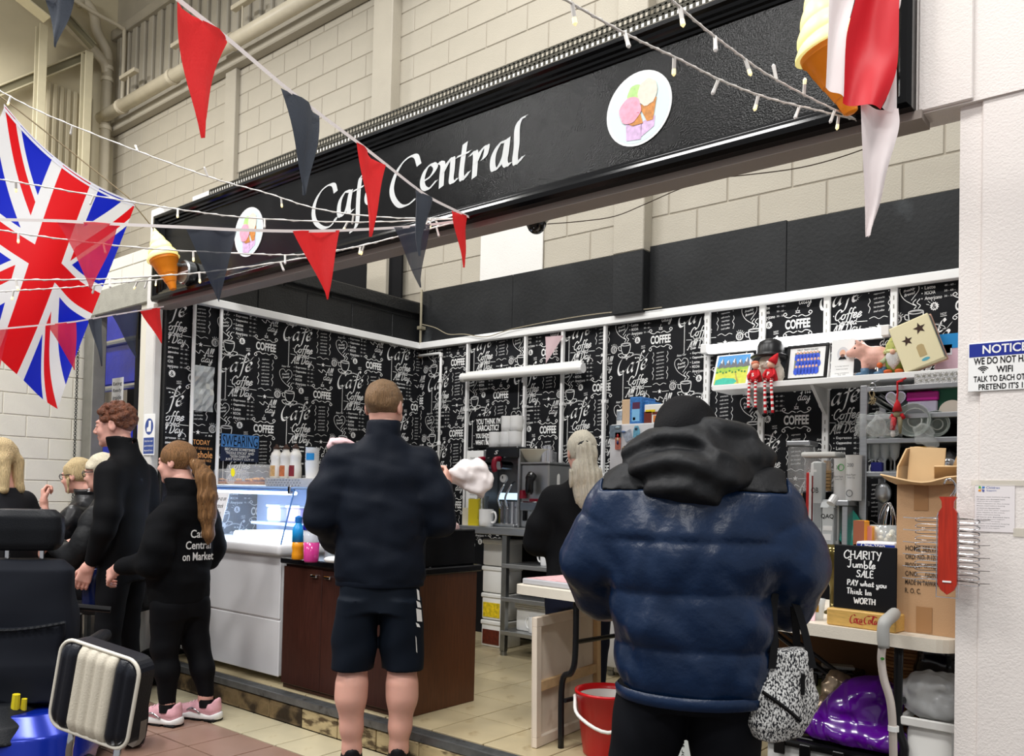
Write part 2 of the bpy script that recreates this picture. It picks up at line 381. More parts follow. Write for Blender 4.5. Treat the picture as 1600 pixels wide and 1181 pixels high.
# --- annex wall with a shutter doorway, left of the stall
YA, XE, ZA = 4.02, -9.3, 3.66
wa = thing('wall_annex', 'white block wall with a shutter doorway', None, (0, 0, 0), kind='structure')
MB().box((XE, YA+.01, 3.3), (XL-.1, YA+.2, ZA)).box((-8.1, YA+.01, 0), (XL-.1, YA+.2, 3.3)).build('wall_core', m_mortar2, wa)
block_wall(wa, 'x', YA, XE, XL-.1, 3.31, ZA, m_offw, off=0.12)
MB().rbox((XE-.05, YA-.025, 3.10), (XL-.2, YA+.1, 3.36), 0.01).build('lintel', m_conc, wa)
MB().rbox((-9.28, YA-.02, 0), (-9.06, YA+.12, 3.12), 0.008).build('door_jamb', mat('grey_jamb', (128, 126, 118), 0.6, 0.3, var=0.1), wa)
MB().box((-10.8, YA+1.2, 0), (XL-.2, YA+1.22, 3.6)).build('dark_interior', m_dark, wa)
we = slab('wall_end', (XE-.2, 0.4, 0), (XE-.008, YA, ZA), m_mortar2, label='white block end wall behind the seated people')
block_wall(we, 'y', XE, 0.4, YA, 0.0, ZA, m_offw, face=1, off=0.09, ch=0.222)
# --- upper end wall, cladding, beams, roof
XU = -11.6
wu = slab('wall_upper', (XU-.2, 0.0, 2.6), (XU, YB+.1, 9.6), mat('cream_sheet', (206, 196, 168), 0.6, var=0.06, vscale=2), label='cream sheet end wall of the hall')
for k in range(7):
    y = 4.40+k*.085
    MB().rbox((XU, y, 5.2), (XU+.04, y+.05, 6.55), 0.008).build('cladding_rib', MATS['cream_sheet'], wu)
wc = slab('wall_cladding', (XU, YB-.005, 6.24), (0.5, YB+.02, 9.8), m_cream, label='ribbed cream cladding above the block wall')
for k in range(34):
    x = XU+.10+k*.22
    if inview((x, YB, 6.8), 80): MB().rbox((x, YB-.05, 6.42), (x+.12, YB, 7.45), 0.012).build('cladding_rib', m_cream, wc)
MB().rbox((XU, YB-.09, 7.45), (-7.0, YB, 7.58), 0.01).build('cladding_rail', m_cream, wc)
MB().rbox((XU, YB-.12, 6.12), (0.4, YB, 6.24), 0.012).build('ledge_board', m_cream, wc)
m_pipe = mat('cream_pipe', (200, 191, 170), 0.4, var=0.05)
pp = thing('drain_pipe', 'long horizontal cream drain pipe under the cladding', 'pipe', (XU, YB-.25, 6.26))
MB().tube([(XU+.14, YB-.25, 6.26), (-4, YB-.25, 6.26)], 0.078, 14).build('pipe', m_pipe, pp, smooth=True)
for x in (-10.9, -9.6, -8.3):
    MB().tube([(x, YB-.25, 6.26), (x+.06, YB-.25, 6.26)], 0.092, 14).build('pipe_collar', m_pipe, pp, auto=40)
    MB().rod((x+.2, YB-.25, 6.3), (x+.2, YB-.25, 6.62), 0.010).rbox((x+.02, YB-.29, 6.60), (x+.42, YB-.22, 6.65), 0.005).build('pipe_hanger', m_pipe, pp)
pv = thing('soil_pipe', 'vertical cream soil pipe with bends in the hall corner', 'pipe', (XU+.2, YB-.21, 3.2))
p0 = Vector((XU+.2, YB-.21, 3.2)); pf0 = Vector((XU+.2, YB-.21, 0)); q0 = lambda y, z, x=0: p0+Vector((x, y, z))
MB().tube([pf0, q0(0, 3.85)], 0.068, 14).build('pipe', m_pipe, pv, smooth=True)
MB().tube(spline([q0(0, 3.8), q0(-.02, 3.98), q0(-.16, 4.2), q0(-.2, 4.4), q0(-.34, 4.52), q0(-.42, 4.44)], 6), 0.066, 12).build('pipe_bend', m_pipe, pv, smooth=True)
MB().tube(spline([q0(0, 3.66), q0(-.1, 3.84, .02), q0(-.6, 4.12, .05), q0(-.82, 4.4, .08), q0(-.86, 5.2, .1)], 6), 0.062, 12).build('pipe_branch', m_pipe, pv, smooth=True)
for dz in (3.72, 3.56, 2.9): MB().tube([q0(0, dz), q0(0, dz+.05)], 0.08, 14).build('pipe_collar', m_pipe, pv, auto=40)
cd = MB().tube(spline([(XU+.42, YB-.1, 6.36), (XU+.42, YB-.1, 7.35), (XU+.42, YB-.14, 7.46), (XU+.42, YB-.5, 7.5), (XU+.4, YB-1.1, 7.62)], 5), 0.026, 8).build('conduit', m_pipe, None, smooth=True); tag(cd, 'thin cream conduit beside the corner of the cladding', 'conduit')
m_beam = mat('cream_beam', (205, 196, 166), 0.5, var=0.05); m_beamd = mat('olive_beam_web', (128, 122, 98), 0.6)
for nm_, y, z1, lb in (('steel_post', 4.19, 7.06, 'cream steel post left of the corner pipes'), ('steel_post', 4.75, 6.96, 'cream steel post just beside the soil pipe')):
    t = thing(nm_, lb, 'post', (XU+.37, y, 0))
    MB().rbox((XU+.42, y-.05, 0), (XU+.44, y+.05, z1), 0.004).build('flange', m_beam, t)
    MB().box((XU+.32, y+.03, 0), (XU+.42, y+.045, z1)).build('web', m_beamd, t)
    MB().rbox((XU+.30, y-.05, 0), (XU+.32, y+.05, z1), 0.004).build('flange', m_beam, t)
def beam(lb, a, b_, w_=.09, h_=.12, mt=m_beam):
    a = Vector(a); b_ = Vector(b_); t = thing('roof_beam', lb, 'beam', a); MM = frame(a, b_-a, (0, 0, 1)); L = (b_-a).length
    MB(MM).rbox((-w_/2, h_/2-.02, 0), (w_/2, h_/2, L), .004).build('flange', mt, t); MB(MM).rbox((-w_/2, -h_/2, 0), (w_/2, -h_/2+.02, L), .004).build('flange', mt, t)
    MB(MM).box((-.01, -h_/2+.02, 0), (.01, h_/2-.02, L)).build('web', m_beamd, t)
beam('sloping rail crossing behind the steel posts', (XU+.15, 3.2, 5.62), (XU+.15, 4.9, 7.08))
beam('dark edged roof beam above the corner pipes', (XU+.55, 3.9, 7.55), (XU+.55, 4.75, 6.98), .08, .1, m_beamd)
beam('roof beam at the top left of the hall', (XU+.9, 2.9, 7.5), (XU+.9, 4.1, 7.02), .2, .3)
rf = MB().add([(XU-.2, -1.5, 8.9), (XU-.2, YB+.2, 8.4), (-8, YB+.2, 9.0), (-8, -1.5, 9.5), (XU-.2, -1.5, 9.0), (XU-.2, YB+.2, 8.5), (-8, YB+.2, 9.1), (-8, -1.5, 9.6)],
     [(0, 1, 2, 3), (4, 7, 6, 5), (0, 4, 5, 1), (1, 5, 6, 2), (2, 6, 7, 3), (3, 7, 4, 0)]).build('ceiling', MATS['cream_sheet']); tag(rf, 'cream roof sheets at the far end of the hall', kind='structure')
# ------------------------------------------------------------------ pen letters
PENS = {
 'C': (0.68, [[(.62, .78), (.55, .97), (.36, .96), (.14, .68), (.08, .32), (.22, .04), (.44, .03), (.66, .24)]]),
 'a': (0.54, [[(.42, .46), (.26, .5), (.07, .28), (.08, .06), (.2, .03), (.34, .2), (.43, .46)], [(.44, .5), (.37, .18), (.42, .02), (.55, .12)]]),
 'f': (0.36, [[(.52, .92), (.42, 1.03), (.3, .82), (.22, .2), (.12, -.28), (-.04, -.32)], [(.06, .48), (.46, .53)]]),
 'e': (0.46, [[(.06, .2), (.28, .28), (.38, .42), (.26, .51), (.08, .32), (.08, .08), (.22, .01), (.46, .18)]]),
 'o': (0.5, [[(.26, .5), (.08, .36), (.07, .12), (.22, .0), (.4, .14), (.42, .38), (.26, .5), (.4, .44), (.52, .46)]]),
 'S': (0.56, [[(.56, .82), (.4, 1.0), (.18, .88), (.2, .62), (.46, .4), (.4, .06), (.16, .0), (.02, .16)]]),
 'r': (0.4, [[(.03, .44), (.13, .48), (.1, .0)], [(.11, .28), (.24, .47), (.38, .48), (.4, .4)]]),
 'v': (0.42, [[(.02, .47), (.12, .3), (.18, .03), (.32, .26), (.4, .5)]]),
 'd': (0.56, [[(.4, .44), (.24, .5), (.06, .28), (.08, .05), (.22, .02), (.38, .24), (.42, .46)], [(.5, 1.0), (.4, .3), (.42, .03), (.55, .1)]]),
 'A': (0.66, [[(-.04, .06), (.06, .0), (.2, .3), (.44, .86), (.52, .98), (.52, .5), (.55, .0), (.62, .04)], [(.1, .3), (.34, .36), (.6, .36)]]),
 'l': (0.27, [[(.06, .16), (.2, .5), (.32, .92), (.24, 1.0), (.14, .7), (.1, .14), (.16, .01), (.28, .14)]]),
 'D': (0.74, [[(.24, .9), (.2, .5), (.14, .02)], [(.02, .84), (.2, .98), (.5, .92), (.66, .6), (.54, .18), (.28, .0), (.06, .06)]]),
 'y': (0.5, [[(.04, .47), (.1, .14), (.2, .05), (.34, .22), (.42, .48)], [(.44, .5), (.36, -.02), (.22, -.36), (.06, -.36), (.1, -.16), (.5, .12)]]),
 'n': (0.5, [[(.03, .44), (.11, .48), (.08, .0)], [(.09, .28), (.22, .47), (.34, .44), (.33, .1), (.38, .01), (.48, .12)]]),
 't': (0.38, [[(.22, .84), (.16, .3), (.16, .06), (.24, .0), (.36, .14)], [(.0, .48), (.38, .53)]]),
 'w': (0.62, [[(.02, .47), (.1, .06), (.2, .04), (.3, .34), (.34, .06), (.44, .05), (.56, .5)]]), 'B': (.6, [[(.1, .98), (.06, .0)], [(.02, .92), (.36, .98), (.46, .74), (.1, .54), (.48, .4), (.46, .1), (.04, .0)]]),
 'F': (.55, [[(.16, .94), (.08, .0)], [(.02, .9), (.3, .96), (.56, .94)], [(.1, .5), (.4, .52)]]), 's': (.4, [[(.36, .42), (.22, .5), (.1, .38), (.3, .2), (.24, .02), (.04, .06)]]), 'h': (.5, [[(.14, 1.0), (.06, .0)], [(.08, .28), (.26, .5), (.36, .38), (.34, .04), (.44, .06)]]),
}
def pen_text(mb, txt, M, size, wd, mi=None, nib=None, slant=0.12, center=True, gap=0.0):
    """joined-up pen lettering"""
    adv = sum((PENS['e' if c == 'é' else c][0] if c != ' ' else .3)+gap for c in txt); x = -adv/2 if center else 0
    for c in txt:
        if c == ' ': x += .3; continue
        a, st = PENS['e' if c == 'é' else c]
        if c == 'é': st = st+[[(.26, .6), (.42, .8)]]
        for s_ in st:
            pts = spline(s_, 4); pen(mb, [((x+px_+slant*py_)*size, (py_-.4)*size) for px_, py_ in pts], wd, M, mi, nib)
        x += a+gap
# ------------------------------------------------------------------ chalkboard wallpaper, one repeat as real print on the walls
m_chalk = mat('chalk_white_print', (240, 240, 238), 0.7)
def paper_unit():
    """one repeat, origin at the word COFFEE; u to the right, v up; 0.535 wide, 0.62 high"""
    mb = MB(); I = lambda u, v, a=0: Matrix.Translation((u, v, 0)) @ Matrix.Rotation(a, 4, 'Z')
    fit_text(mb, 'COFFEE', I(0, 0), .175, .062, bold=0.035)
    for s_ in (1, -1):
        for q in (1, -1):
            pts = spline([(q*.004, s_*.047), (q*.03, s_*.056), (q*.055, s_*.044), (q*.085, s_*.052), (q*.1, s_*.068), (q*.086, s_*.078), (q*.076, s_*.066), (q*.086, s_*.06)], 4); pen(mb, pts, .005, I(0, 0))
    pen(mb, circ(0, .083, .012, 8, PI, 2*PI), .005, I(0, 0)); pen(mb, [(-.015, .084), (.015, .084)], .004, I(0, 0)); pen(mb, [(-.004, .09), (.0, .1), (.004, .108)], .003, I(0, 0)); pen(mb, [(-.018, .07), (.018, .07)], .003, I(0, 0))
    for k, t_ in enumerate(('espresso', 'americano', 'café latte', 'cappuccino', 'café mocha', 'macchiato', 'hot chocolate', 'iced coffee')):
        fit_text(mb, t_, I(.0, -.098-k*.0262, .06), .062+.006*(len(t_) > 9), .0115, shear=.35)
    for q in (-.062, .062):
        pen(mb, spline([(q, -.09), (q+.006, -.11), (q-.006, -.13), (q+.006, -.15), (q-.004, -.17)], 4), .0035, I(0, 0)); pen(mb, spline([(q, -.2), (q+.006, -.22), (q-.006, -.24), (q+.006, -.26), (q-.002, -.29)], 4), .0035, I(0, 0))
    # star line, fifteen badge, all day
    pen(mb, spline([(-.06, -.325), (-.03, -.315), (-.0, -.33), (.03, -.318), (.055, -.325)], 4), .003, I(0, 0)); pen(mb, [(-.062, -.376), (-.02, -.378)], .003, I(0, 0)); pen(mb, [(.02, -.378), (.08, -.376)], .003, I(0, 0))
    fan(mb, [((.018 if k % 2 == 0 else .008)*math.cos(PI/2+k*PI/5), -.376+(.018 if k % 2 == 0 else .008)*math.sin(PI/2+k*PI/5)) for k in range(10)], I(0, 0))
    pen(mb, circ(.112, -.346, .026, 16), .004, I(0, 0)); pen(mb, circ(.112, -.346, .02, 14), .002, I(0, 0)); fit_text(mb, '15', I(.112, -.346), .02, .026, bold=.02)
    for k in range(6): a = .3+k*.36; pen(mb, [(.112+.031*math.cos(a), -.346+.031*math.sin(a)), (.112+.044*math.cos(a), -.346+.044*math.sin(a))], .003, I(0, 0))
    pen_text(mb, 'All', I(.063, -.428), .058, .0045); pen_text(mb, 'day', I(.05, -.474), .055, .0045)
    pen(mb, spline([(-.045, -.42), (-.01, -.44), (.0, -.415), (.03, -.43)], 4), .0045, I(0, 0))
    # cup and saucer, ampersand, hot
    cx, cy = -.312, -.04
    pen(mb, circ(cx, cy+.03, .044, 20, ry=.011), .0045, I(0, 0)); pen(mb, circ(cx, cy+.028, .036, 16, ry=.007), .002, I(0, 0))
    pen(mb, spline([(cx-.044, cy+.028), (cx-.04, cy-.01), (cx-.022, cy-.042), (cx, cy-.046), (cx+.022, cy-.042), (cx+.04, cy-.01), (cx+.044, cy+.028)], 4), .0055, I(0, 0))
    pen(mb, spline([(cx-.042, cy+.016), (cx-.064, cy+.018), (cx-.062, cy-.008), (cx-.036, cy-.014)], 4), .0045, I(0, 0))
    pen(mb, spline([(cx-.034, cy-.034), (cx-.068, cy-.04), (cx-.05, cy-.062), (cx, cy-.07), (cx+.05, cy-.062), (cx+.07, cy-.04), (cx+.034, cy-.034)], 4), .005, I(0, 0)); pen(mb, circ(cx, cy-.052, .036, 14, PI, 2*PI, ry=.012), .004, I(0, 0))
    for q in (-.012, .012): pen(mb, spline([(cx+q, cy+.048), (cx+q+.014, cy+.066), (cx+q-.006, cy+.084), (cx+q+.012, cy+.106)], 4), .0045, I(0, 0))
    ax, ay = -.205, .012
    fan(mb, [(ax+(.027 if k % 2 else .021)*math.cos(k*PI/12), ay+(.027 if k % 2 else .021)*math.sin(k*PI/12)) for k in range(24)], I(0, 0))
    fit_text(mb, '&', I(ax, ay) @ Matrix.Translation((0, 0, .0006)), .026, .03, 1, bold=.01)
    for k in range(4): a = 1.6+k*.4; pen(mb, [(ax+.033*math.cos(a), ay+.033*math.sin(a)), (ax+.05*math.cos(a), ay+.05*math.sin(a))], .003, I(0, 0))
    fit_text(mb, 'HOT', I(-.152, -.038), .034, .014); pen(mb, [(-.17, -.052), (-.134, -.05)], .003, I(0, 0))
    pen(mb, spline([(-.262, -.102), (-.22, -.092), (-.18, -.1), (-.15, -.11), (-.142, -.126), (-.156, -.124)], 4), .0035, I(0, 0))
    for k in range(8): pen(mb, [(-.24+k*.011, -.094-.001*k), (-.238+k*.011, -.084-.001*k)], .0022, I(0, 0))
    for k in range(3): fan(mb, circ(-.218+k*.022, -.118, .008, 8, ry=.005), I(0, 0))
    # cafe, coffee served all day
    pen_text(mb, 'Café', I(-.262, -.168, .14), .132, .019, nib=.6, slant=.3, gap=.03); 
    for k in range(4): a = -1.2+k*.6; pen(mb, [(-.15+.012*math.cos(a), -.185+.012*math.sin(a)), (-.15+.024*math.cos(a), -.185+.024*math.sin(a))], .003, I(0, 0))
    for q in (-.332,): pen(mb, [(q, -.22), (q, -.43)], .0035, I(0, 0))
    for k in range(20): pen(mb, [(-.332, -.225-k*.0102), (-.326, -.228-k*.0102)], .003, I(0, 0))
    pen(mb, [(-.36, -.212), (-.325, -.216)], .004, I(0, 0)); fan(mb, circ(-.332, -.21, .01, 8), I(0, 0))
    pen_text(mb, 'Coffee', I(-.2, -.285, .05), .063, .0065, slant=.25); fan(mb, circ(-.29, -.285, .004, 6), I(0, 0)); fan(mb, circ(-.108, -.28, .004, 6), I(0, 0))
    pen_text(mb, 'Served', I(-.205, -.33, .0), .046, .0042, slant=.15); pen(mb, [(-.315, -.332), (-.268, -.334)], .0035, I(0, 0)); pen(mb, [(-.145, -.334), (-.072, -.336)], .0035, I(0, 0))
    pen_text(mb, 'All Day', I(-.212, -.374, .06), .058, .0062, slant=.25); pen(mb, spline([(-.135, -.388), (-.105, -.392), (-.09, -.41), (-.096, -.416)], 4), .0035, I(0, 0))
    for k, (t_, p_) in enumerate((('Espresso', '30 - 40 -'), ('Cappuccino', '45 - 60 -'), ('Latte', '40 - 60 -'), ('Mocha', '50 - 65 -'), ('Americano', '30 - 50 -'))):
        v = -.43-k*.0315; wd = .1 if len(t_) > 6 else .062
        fit_text(mb, t_ if k != 3 else 'MOCHA', I(-.262+wd/2, v, .0), wd, .0205, bold=.03 if k == 1 else .012, shear=0 if k != 4 else .1); fit_text(mb, p_, I(-.118, v), .062, .011); fan(mb, circ(-.277, v, .0035, 6), I(0, 0))
    # heart: enjoy our freshly brewed
    hx, hy = -.352, .165-.31-.345+.31
    hy = -.508
    fit_text(mb, 'Enjoy Our', I(hx+.0, hy+.072, .06), .078, .018, shear=.3, bold=.01)
    pen(mb, spline([(hx, hy+.028), (hx+.02, hy+.05), (hx+.05, hy+.04), (hx+.056, hy+.006), (hx+.03, hy-.028), (hx+.012, hy-.05)], 5), .0035, I(0, 0)); pen(mb, spline([(hx, hy+.028), (hx-.02, hy+.05), (hx-.05, hy+.04), (hx-.056, hy+.006), (hx-.03, hy-.04), (hx+.02, hy-.075), (hx+.04, hy-.085)], 5), .0035, I(0, 0))
    fit_text(mb, 'Freshly', I(hx, hy+.012, .18), .07, .019, shear=.35, bold=.015); fit_text(mb, 'Brewed', I(hx+.002, hy-.01, .18), .066, .017, shear=.35, bold=.015)
    return mb
PU = paper_unit()
_pu = (np.array(PU.v), PU.f, PU.m)
PL, PR, PT, PBm = -.40, .165, .115, -.60
def paper_wall(wall, org, xdir, su, ulo, uhi, vlo, vhi, u0, pitch, z_even, z_odd):
    """hang repeats on a wall; org + u*xdir, up = z; repeats cut at the edges of the paper"""
    V, Fc, Mi = _pu; shared = None; k = int((ulo-u0)/pitch)-2
    M0 = wall_M((0, 0, 0), xdir); mats = [m_chalk, m_paper]; cen = np.array([V[list(f)].mean(0) for f in Fc]); sx = pitch/.535
    while u0+k*pitch+PL*sx < uhi:
        zc = z_even if k % 2 == 0 else z_odd
        for r_ in range(-4, 3):
            v = zc+r_*.62; u = u0+k*pitch
            if v+PBm > vhi or v+PT < vlo or u+PR*sx < ulo: continue
            base = Vector(org)+Vector(xdir)*(u*1.0)+Vector((0, 0, v))
            full = u+PL*sx-.02 > ulo and u+PR*sx < uhi and v+PT < vhi and v+PBm > vlo
            if full:
                if shared is None:
                    b = MB(M0); b.add([(p[0]*sx*su, p[1], p[2]) for p in V.tolist()], Fc); b.m = list(Mi); shared = b.build('wallpaper_print', mats, wall); shared.location = base-wloc(wall)
                else: share(shared, 'wallpaper_print', base, wall)
            else:
                vu = V[:, 0]*sx+u; vv = V[:, 1]+v
                ok = (vu > ulo) & (vu < uhi) & (vv > vlo) & (vv < vhi)
                sel = [i for i, f in enumerate(Fc) if all(ok[j] for j in f)]
                if not sel: continue
                us = sorted({j for i in sel for j in Fc[i]}); mp_ = {j: q for q, j in enumerate(us)}
                b = MB(M0); b.add([(V[j][0]*sx*su, V[j][1], V[j][2]) for j in us], [tuple(mp_[j] for j in Fc[i]) for i in sel]); b.m = [Mi[i] for i in sel]
                o = b.build('wallpaper_print', mats, wall); o.location = base-wloc(wall)
        k += 1
paper_wall(wl, (XL+.006, 0, 0), (0, 1, 0), 1, YF+.05, YB-.02, 0.95, ZR, 3.667, .535, 2.372, 2.064)
paper_wall(wb, (0, YB-.018, 0), (1, 0, 0), 1, XL+.01, XR+.3, 0.85, ZR, -4.953, .497, 2.44, 2.125)

# ------------------------------------------------------------------ the cafe sign
m_signb = mat('gloss_black_board', (20, 20, 20), 0.17, var=0.35, vscale=5, bump=0.12, bscale=160, spec=0.22, dirt=((62, 62, 58), 30, 0.745))
m_gblack = mat('gloss_black_moulding', (9, 9, 10), 0.14, spec=0.35)
m_silver = mat('silver_lettering', (205, 207, 206), 0.5, var=0.05)
SX0, SX1, SZ0, SZ1, SY = -5.40, -0.68, 2.535, 3.115, YF-.05
sg = thing('cafe_sign', 'long black cafe sign board with silver lettering and moulded frame', 'sign', ((SX0+SX1)/2, SY+.03, SZ0))
MB().box((SX0+.02, SY, SZ0+.02), (SX1-.02, SY+.03, SZ1-.02)).build('board', m_signb, sg)
def moulding(a, b_, inward):
    """stepped frame moulding from a to b on the sign face"""
    a = Vector(a); b_ = Vector(b_); d = (b_-a).normalized(); inw = Vector(inward); out = Vector((0, -1, 0))
    prof = [(0, -.02), (0, .035), (.012, .05), (.03, .052), (.038, .038), (.05, .034), (.056, .022), (.066, .020), (.072, .010), (.082, .008), (.086, 0), (.086, -.02)]
    vs = []; fs_ = []; n = len(prof)
    for p, e in ((a, 1), (b_, -1)):
        for q, h in prof: vs.append(p+inw*q+out*h+d*(q*e))
    fs_ = [(i, i+1, n+i+1, n+i) for i in range(n-1)]
    return MB().add(vs, fs_)
for a, b_, i_ in (((SX0, SY, SZ0), (SX1, SY, SZ0), (0, 0, 1)), ((SX1, SY, SZ1), (SX0, SY, SZ1), (0, 0, -1)), ((SX0, SY, SZ1), (SX0, SY, SZ0), (1, 0, 0)), ((SX1, SY, SZ0), (SX1, SY, SZ1), (-1, 0, 0))):
    moulding(a, b_, i_).build('moulding', m_gblack, sg, auto=30)
LET = [('C', [[(243, 578), (228, 528), (190, 532), (140, 575), (100, 650), (88, 730), (105, 790), (150, 825), (195, 820), (228, 790), (246, 755)]]),
 ('a', [[(346, 572), (310, 578), (275, 635), (264, 705), (272, 742), (290, 740), (322, 690), (345, 580)], [(350, 566), (340, 630), (333, 695), (342, 722), (364, 700)]]),
 ('f', [[(446, 470), (420, 470), (406, 540), (398, 650), (394, 770), (376, 830), (338, 862)], [(368, 572), (436, 536)]]),
 ('e', [[(462, 610), (500, 590), (530, 545), (512, 520), (478, 545), (458, 600), (462, 645), (490, 655), (532, 610)], [(508, 500), (532, 462)]]),
 ('C', [[(822, 390), (800, 328), (755, 335), (700, 385), (655, 465), (632, 555), (645, 625), (690, 675), (745, 665), (795, 625)]]),
 ('e', [[(850, 505), (900, 470), (936, 410), (915, 383), (872, 418), (845, 490), (852, 545), (888, 556), (940, 500)]]),
 ('n', [[(962, 372), (986, 384), (980, 460), (975, 545)], [(982, 450), (1024, 372), (1055, 345), (1052, 430), (1045, 495), (1058, 512), (1088, 484)]]),
 ('t', [[(1142, 238), (1126, 350), (1115, 450), (1125, 492), (1166, 438)], [(1088, 336), (1172, 298)]]),
 ('r', [[(1176, 326), (1212, 300), (1210, 400), (1204, 478)], [(1214, 376), (1250, 296), (1292, 258), (1284, 318), (1266, 350)]]),
 ('a', [[(1436, 222), (1385, 240), (1342, 315), (1332, 385), (1342, 424), (1372, 405), (1412, 330), (1432, 226)], [(1438, 206), (1428, 300), (1418, 372), (1434, 396), (1458, 374)]]),
 ('l', [[(1562, 52), (1526, 76), (1503, 135), (1499, 250), (1488, 345), (1498, 382), (1540, 332)]])]
ME = wall_M((0, SY-.002, 0), (1, 0, 0))
for ch, st in LET:
    b = MB(); zz = 0
    for s_ in st:
        pts = []
        for q in s_:
            P = ony(470+q[0]/4.444, 170+q[1]/4.444, SY-.002); pts.append((P.x, P.z))
        zz += .0004; pen(b, spline(pts, 6), .034, ME, nib=math.radians(18), z=zz)
        zz += .0004; pen(b, spline(pts, 6), .008, ME, z=zz)
    b.build('letter', m_silver, sg)
# ice cream roundels (flat prints on the sign)
mr = [mat('roundel_white', (240, 242, 242), .4), mat('roundel_pale_blue', (206, 226, 226), .4, var=.03), mat('print_pink', (232, 160, 182), .5, var=.16, vscale=60, dirt=((176, 40, 70), 70, .66)), mat('print_green', (176, 218, 132), .5, var=.18, vscale=60), mat('print_vanilla', (224, 212, 196), .5, var=.08, vscale=50), mat('print_cone', (196, 128, 56), .5, var=.25, vscale=70), mat('print_lilac', (208, 176, 212), .5, var=.2, vscale=60)]
for cxs in (-1.68, -4.333):
    MR = wall_M((cxs, SY-.003, 2.818), (1, 0, 0)) @ Matrix.Scale(.146, 4)
    r_ = MB().prism(circ(0, 0, 1, 40)[:-1], -.01, .012, MR).build('ice_cream_roundel', mr[0], sg)
    L_ = lambda p, mi, z, nm: fan_obj(p, mi, z, nm, r_)
    def fan_obj(p, mi, z, nm, par):
        b = MB(); fan(b, p, MR, 0, z); b.build(nm, mr[mi], par)
    L_(circ(0, 0, .93, 40)[:-1], 1, .016, 'pale_ground')
    L_([(-.38, -.3), (.12, -.38), (.1, -.86), (-.35, -.8)], 6, .024, 'paper_wrap')
    L_([(.1, -.4), (.52, -.32), (.5, -.6), (.1, -.8)], 6, .024, 'paper_wrap')
    L_([(.02, .06), (.56, .16), (.46, -.42), (.28, -.42)], 5, .03, 'wafer_cone')
    L_([(-.38, -.3), (.02, .02), (.16, -.44), (-.16, -.44)], 5, .034, 'wafer_cone')
    L_([(-.1+.24*math.cos(a*PI/10)+.02*math.sin(a*5), .42+.24*math.sin(a*PI/10)) for a in range(20)], 3, .032, 'green_scoop')
    L_([(.28+.3*math.cos(a*PI/10), .36+.36*math.sin(a*PI/10)+.02*math.sin(a*4)) for a in range(20)], 4, .036, 'vanilla_scoop')
    L_([(-.24+.34*math.cos(a*PI/12)+.02*math.sin(a*5), .0+.36*math.sin(a*PI/12)) for a in range(24)], 2, .042, 'pink_scoop')
# little vent disc at the left of the sign
v = thing('wall_vent', 'round chrome edged vent on the sign beside the left cone', 'vent', ony(292, 428, SY-.02))
P = ony(294, 427, SY-.03); MM = wall_M(P, (1, 0, 0))
MB(MM).lathe([(.055, -.03), (.075, -.02), (.078, .03), (.07, .04), (.062, .035)], 20).build('rim', m_steel, v, auto=40); MB(MM).lathe([(.0, .02), (.062, .03)], 20, cap=False).box((-.06, -.004, .03), (.06, .004, .036)).build('face', mat('vent_white', (225, 220, 222), .3), v)
# ------------------------------------------------------------------ perforated cable trays above the sign
m_tray = mat('olive_tray', (50, 47, 35), 0.55, 0.4, var=0.1)
def tray(lb, y, z, h=.06):
    t = thing('cable_tray', lb, 'cable tray', (-2.6, y, z)); xa, xb = -5.15, 0.6
    b = MB(); n = int((xb-xa)/.028)
    b.box((xa, y, z+h-.008), (xb, y+.004, z+h)); b.box((xa, y, z), (xb, y+.004, z+.008)); b.box((xa, y, z+h/2-.003), (xb, y+.004, z+h/2+.003))
    for i in range(n+1): b.box((xa+i*.028, y, z), (xa+i*.028+.012, y+.004, z+h))
    o = b.build('perforated_side', m_tray, t); o['kind'] = 'stuff'
    MB().box((xa, y, z+h), (xb, y+.012, z+h+.006)).build('lip', m_tray, t)
    b = MB(); n = int((xb-xa)/.028); b.box((xa, y+.004, z), (xb, y+.016, z+.003)); b.box((xa, y+.05, z), (xb, y+.062, z+.003)); b.box((xa, y+.1, z), (xb, y+.112, z+.003))
    for i in range(n+1): b.box((xa+i*.028, y, z), (xa+i*.028+.011, y+.11, z+.003))
    o = b.build('perforated_base', m_tray, t); o['kind'] = 'stuff'
    for x in (-4.95, -3.32, -2.05, -0.75): MB().rbox((x, y-.012, z-.05), (x+.05, y+.16, z-.005), .004).build('bracket', m_tray, t)
tray('upper perforated cable tray under the cream wall', 3.22, 3.435)
tray('lower perforated cable tray just above the sign frame', 3.0, 3.245)
# ------------------------------------------------------------------ bunting, flags, fairy lights, cone lamps
m_red = mat('red_pennant_cloth', (232, 44, 46), 0.65, var=0.06, vscale=20, bump=0.15, bscale=200, thin=0.3)
m_grey = mat('charcoal_pennant_cloth', (66, 72, 82), 0.7, var=0.08, vscale=20, bump=0.15, bscale=200, thin=0.2)
m_redS = mat('sheer_red_cloth', (222, 40, 58), 0.6, thin=0.4, alpha=0.8)
m_greyS = mat('sheer_charcoal_cloth', (52, 58, 70), 0.6, thin=0.3, alpha=0.86)
m_tape = mat('white_tape', (236, 228, 226), 0.7, thin=0.3)
def pennant(mb, p0, p1, tip, amp=.012, seed=0, n=10):
    """hanging triangle of cloth with a soft fold"""
    p0, p1, tip = Vector(p0), Vector(p1), Vector(tip); nrm = (p1-p0).cross(tip-p0).normalized(); R = []
    for i in range(n+1):
        v = i/n; a = p0.lerp(tip, v); b = p1.lerp(tip, v); row = []
        for j in range(7):
            u = j/6; q = a.lerp(b, u); q = q+nrm*amp*(math.sin(u*PI*2.2+seed+v*2)*(1-v*.6)+.5*math.sin(v*5+seed*2)); row.append(q)
        R.append(row)
    mb.grid(R)
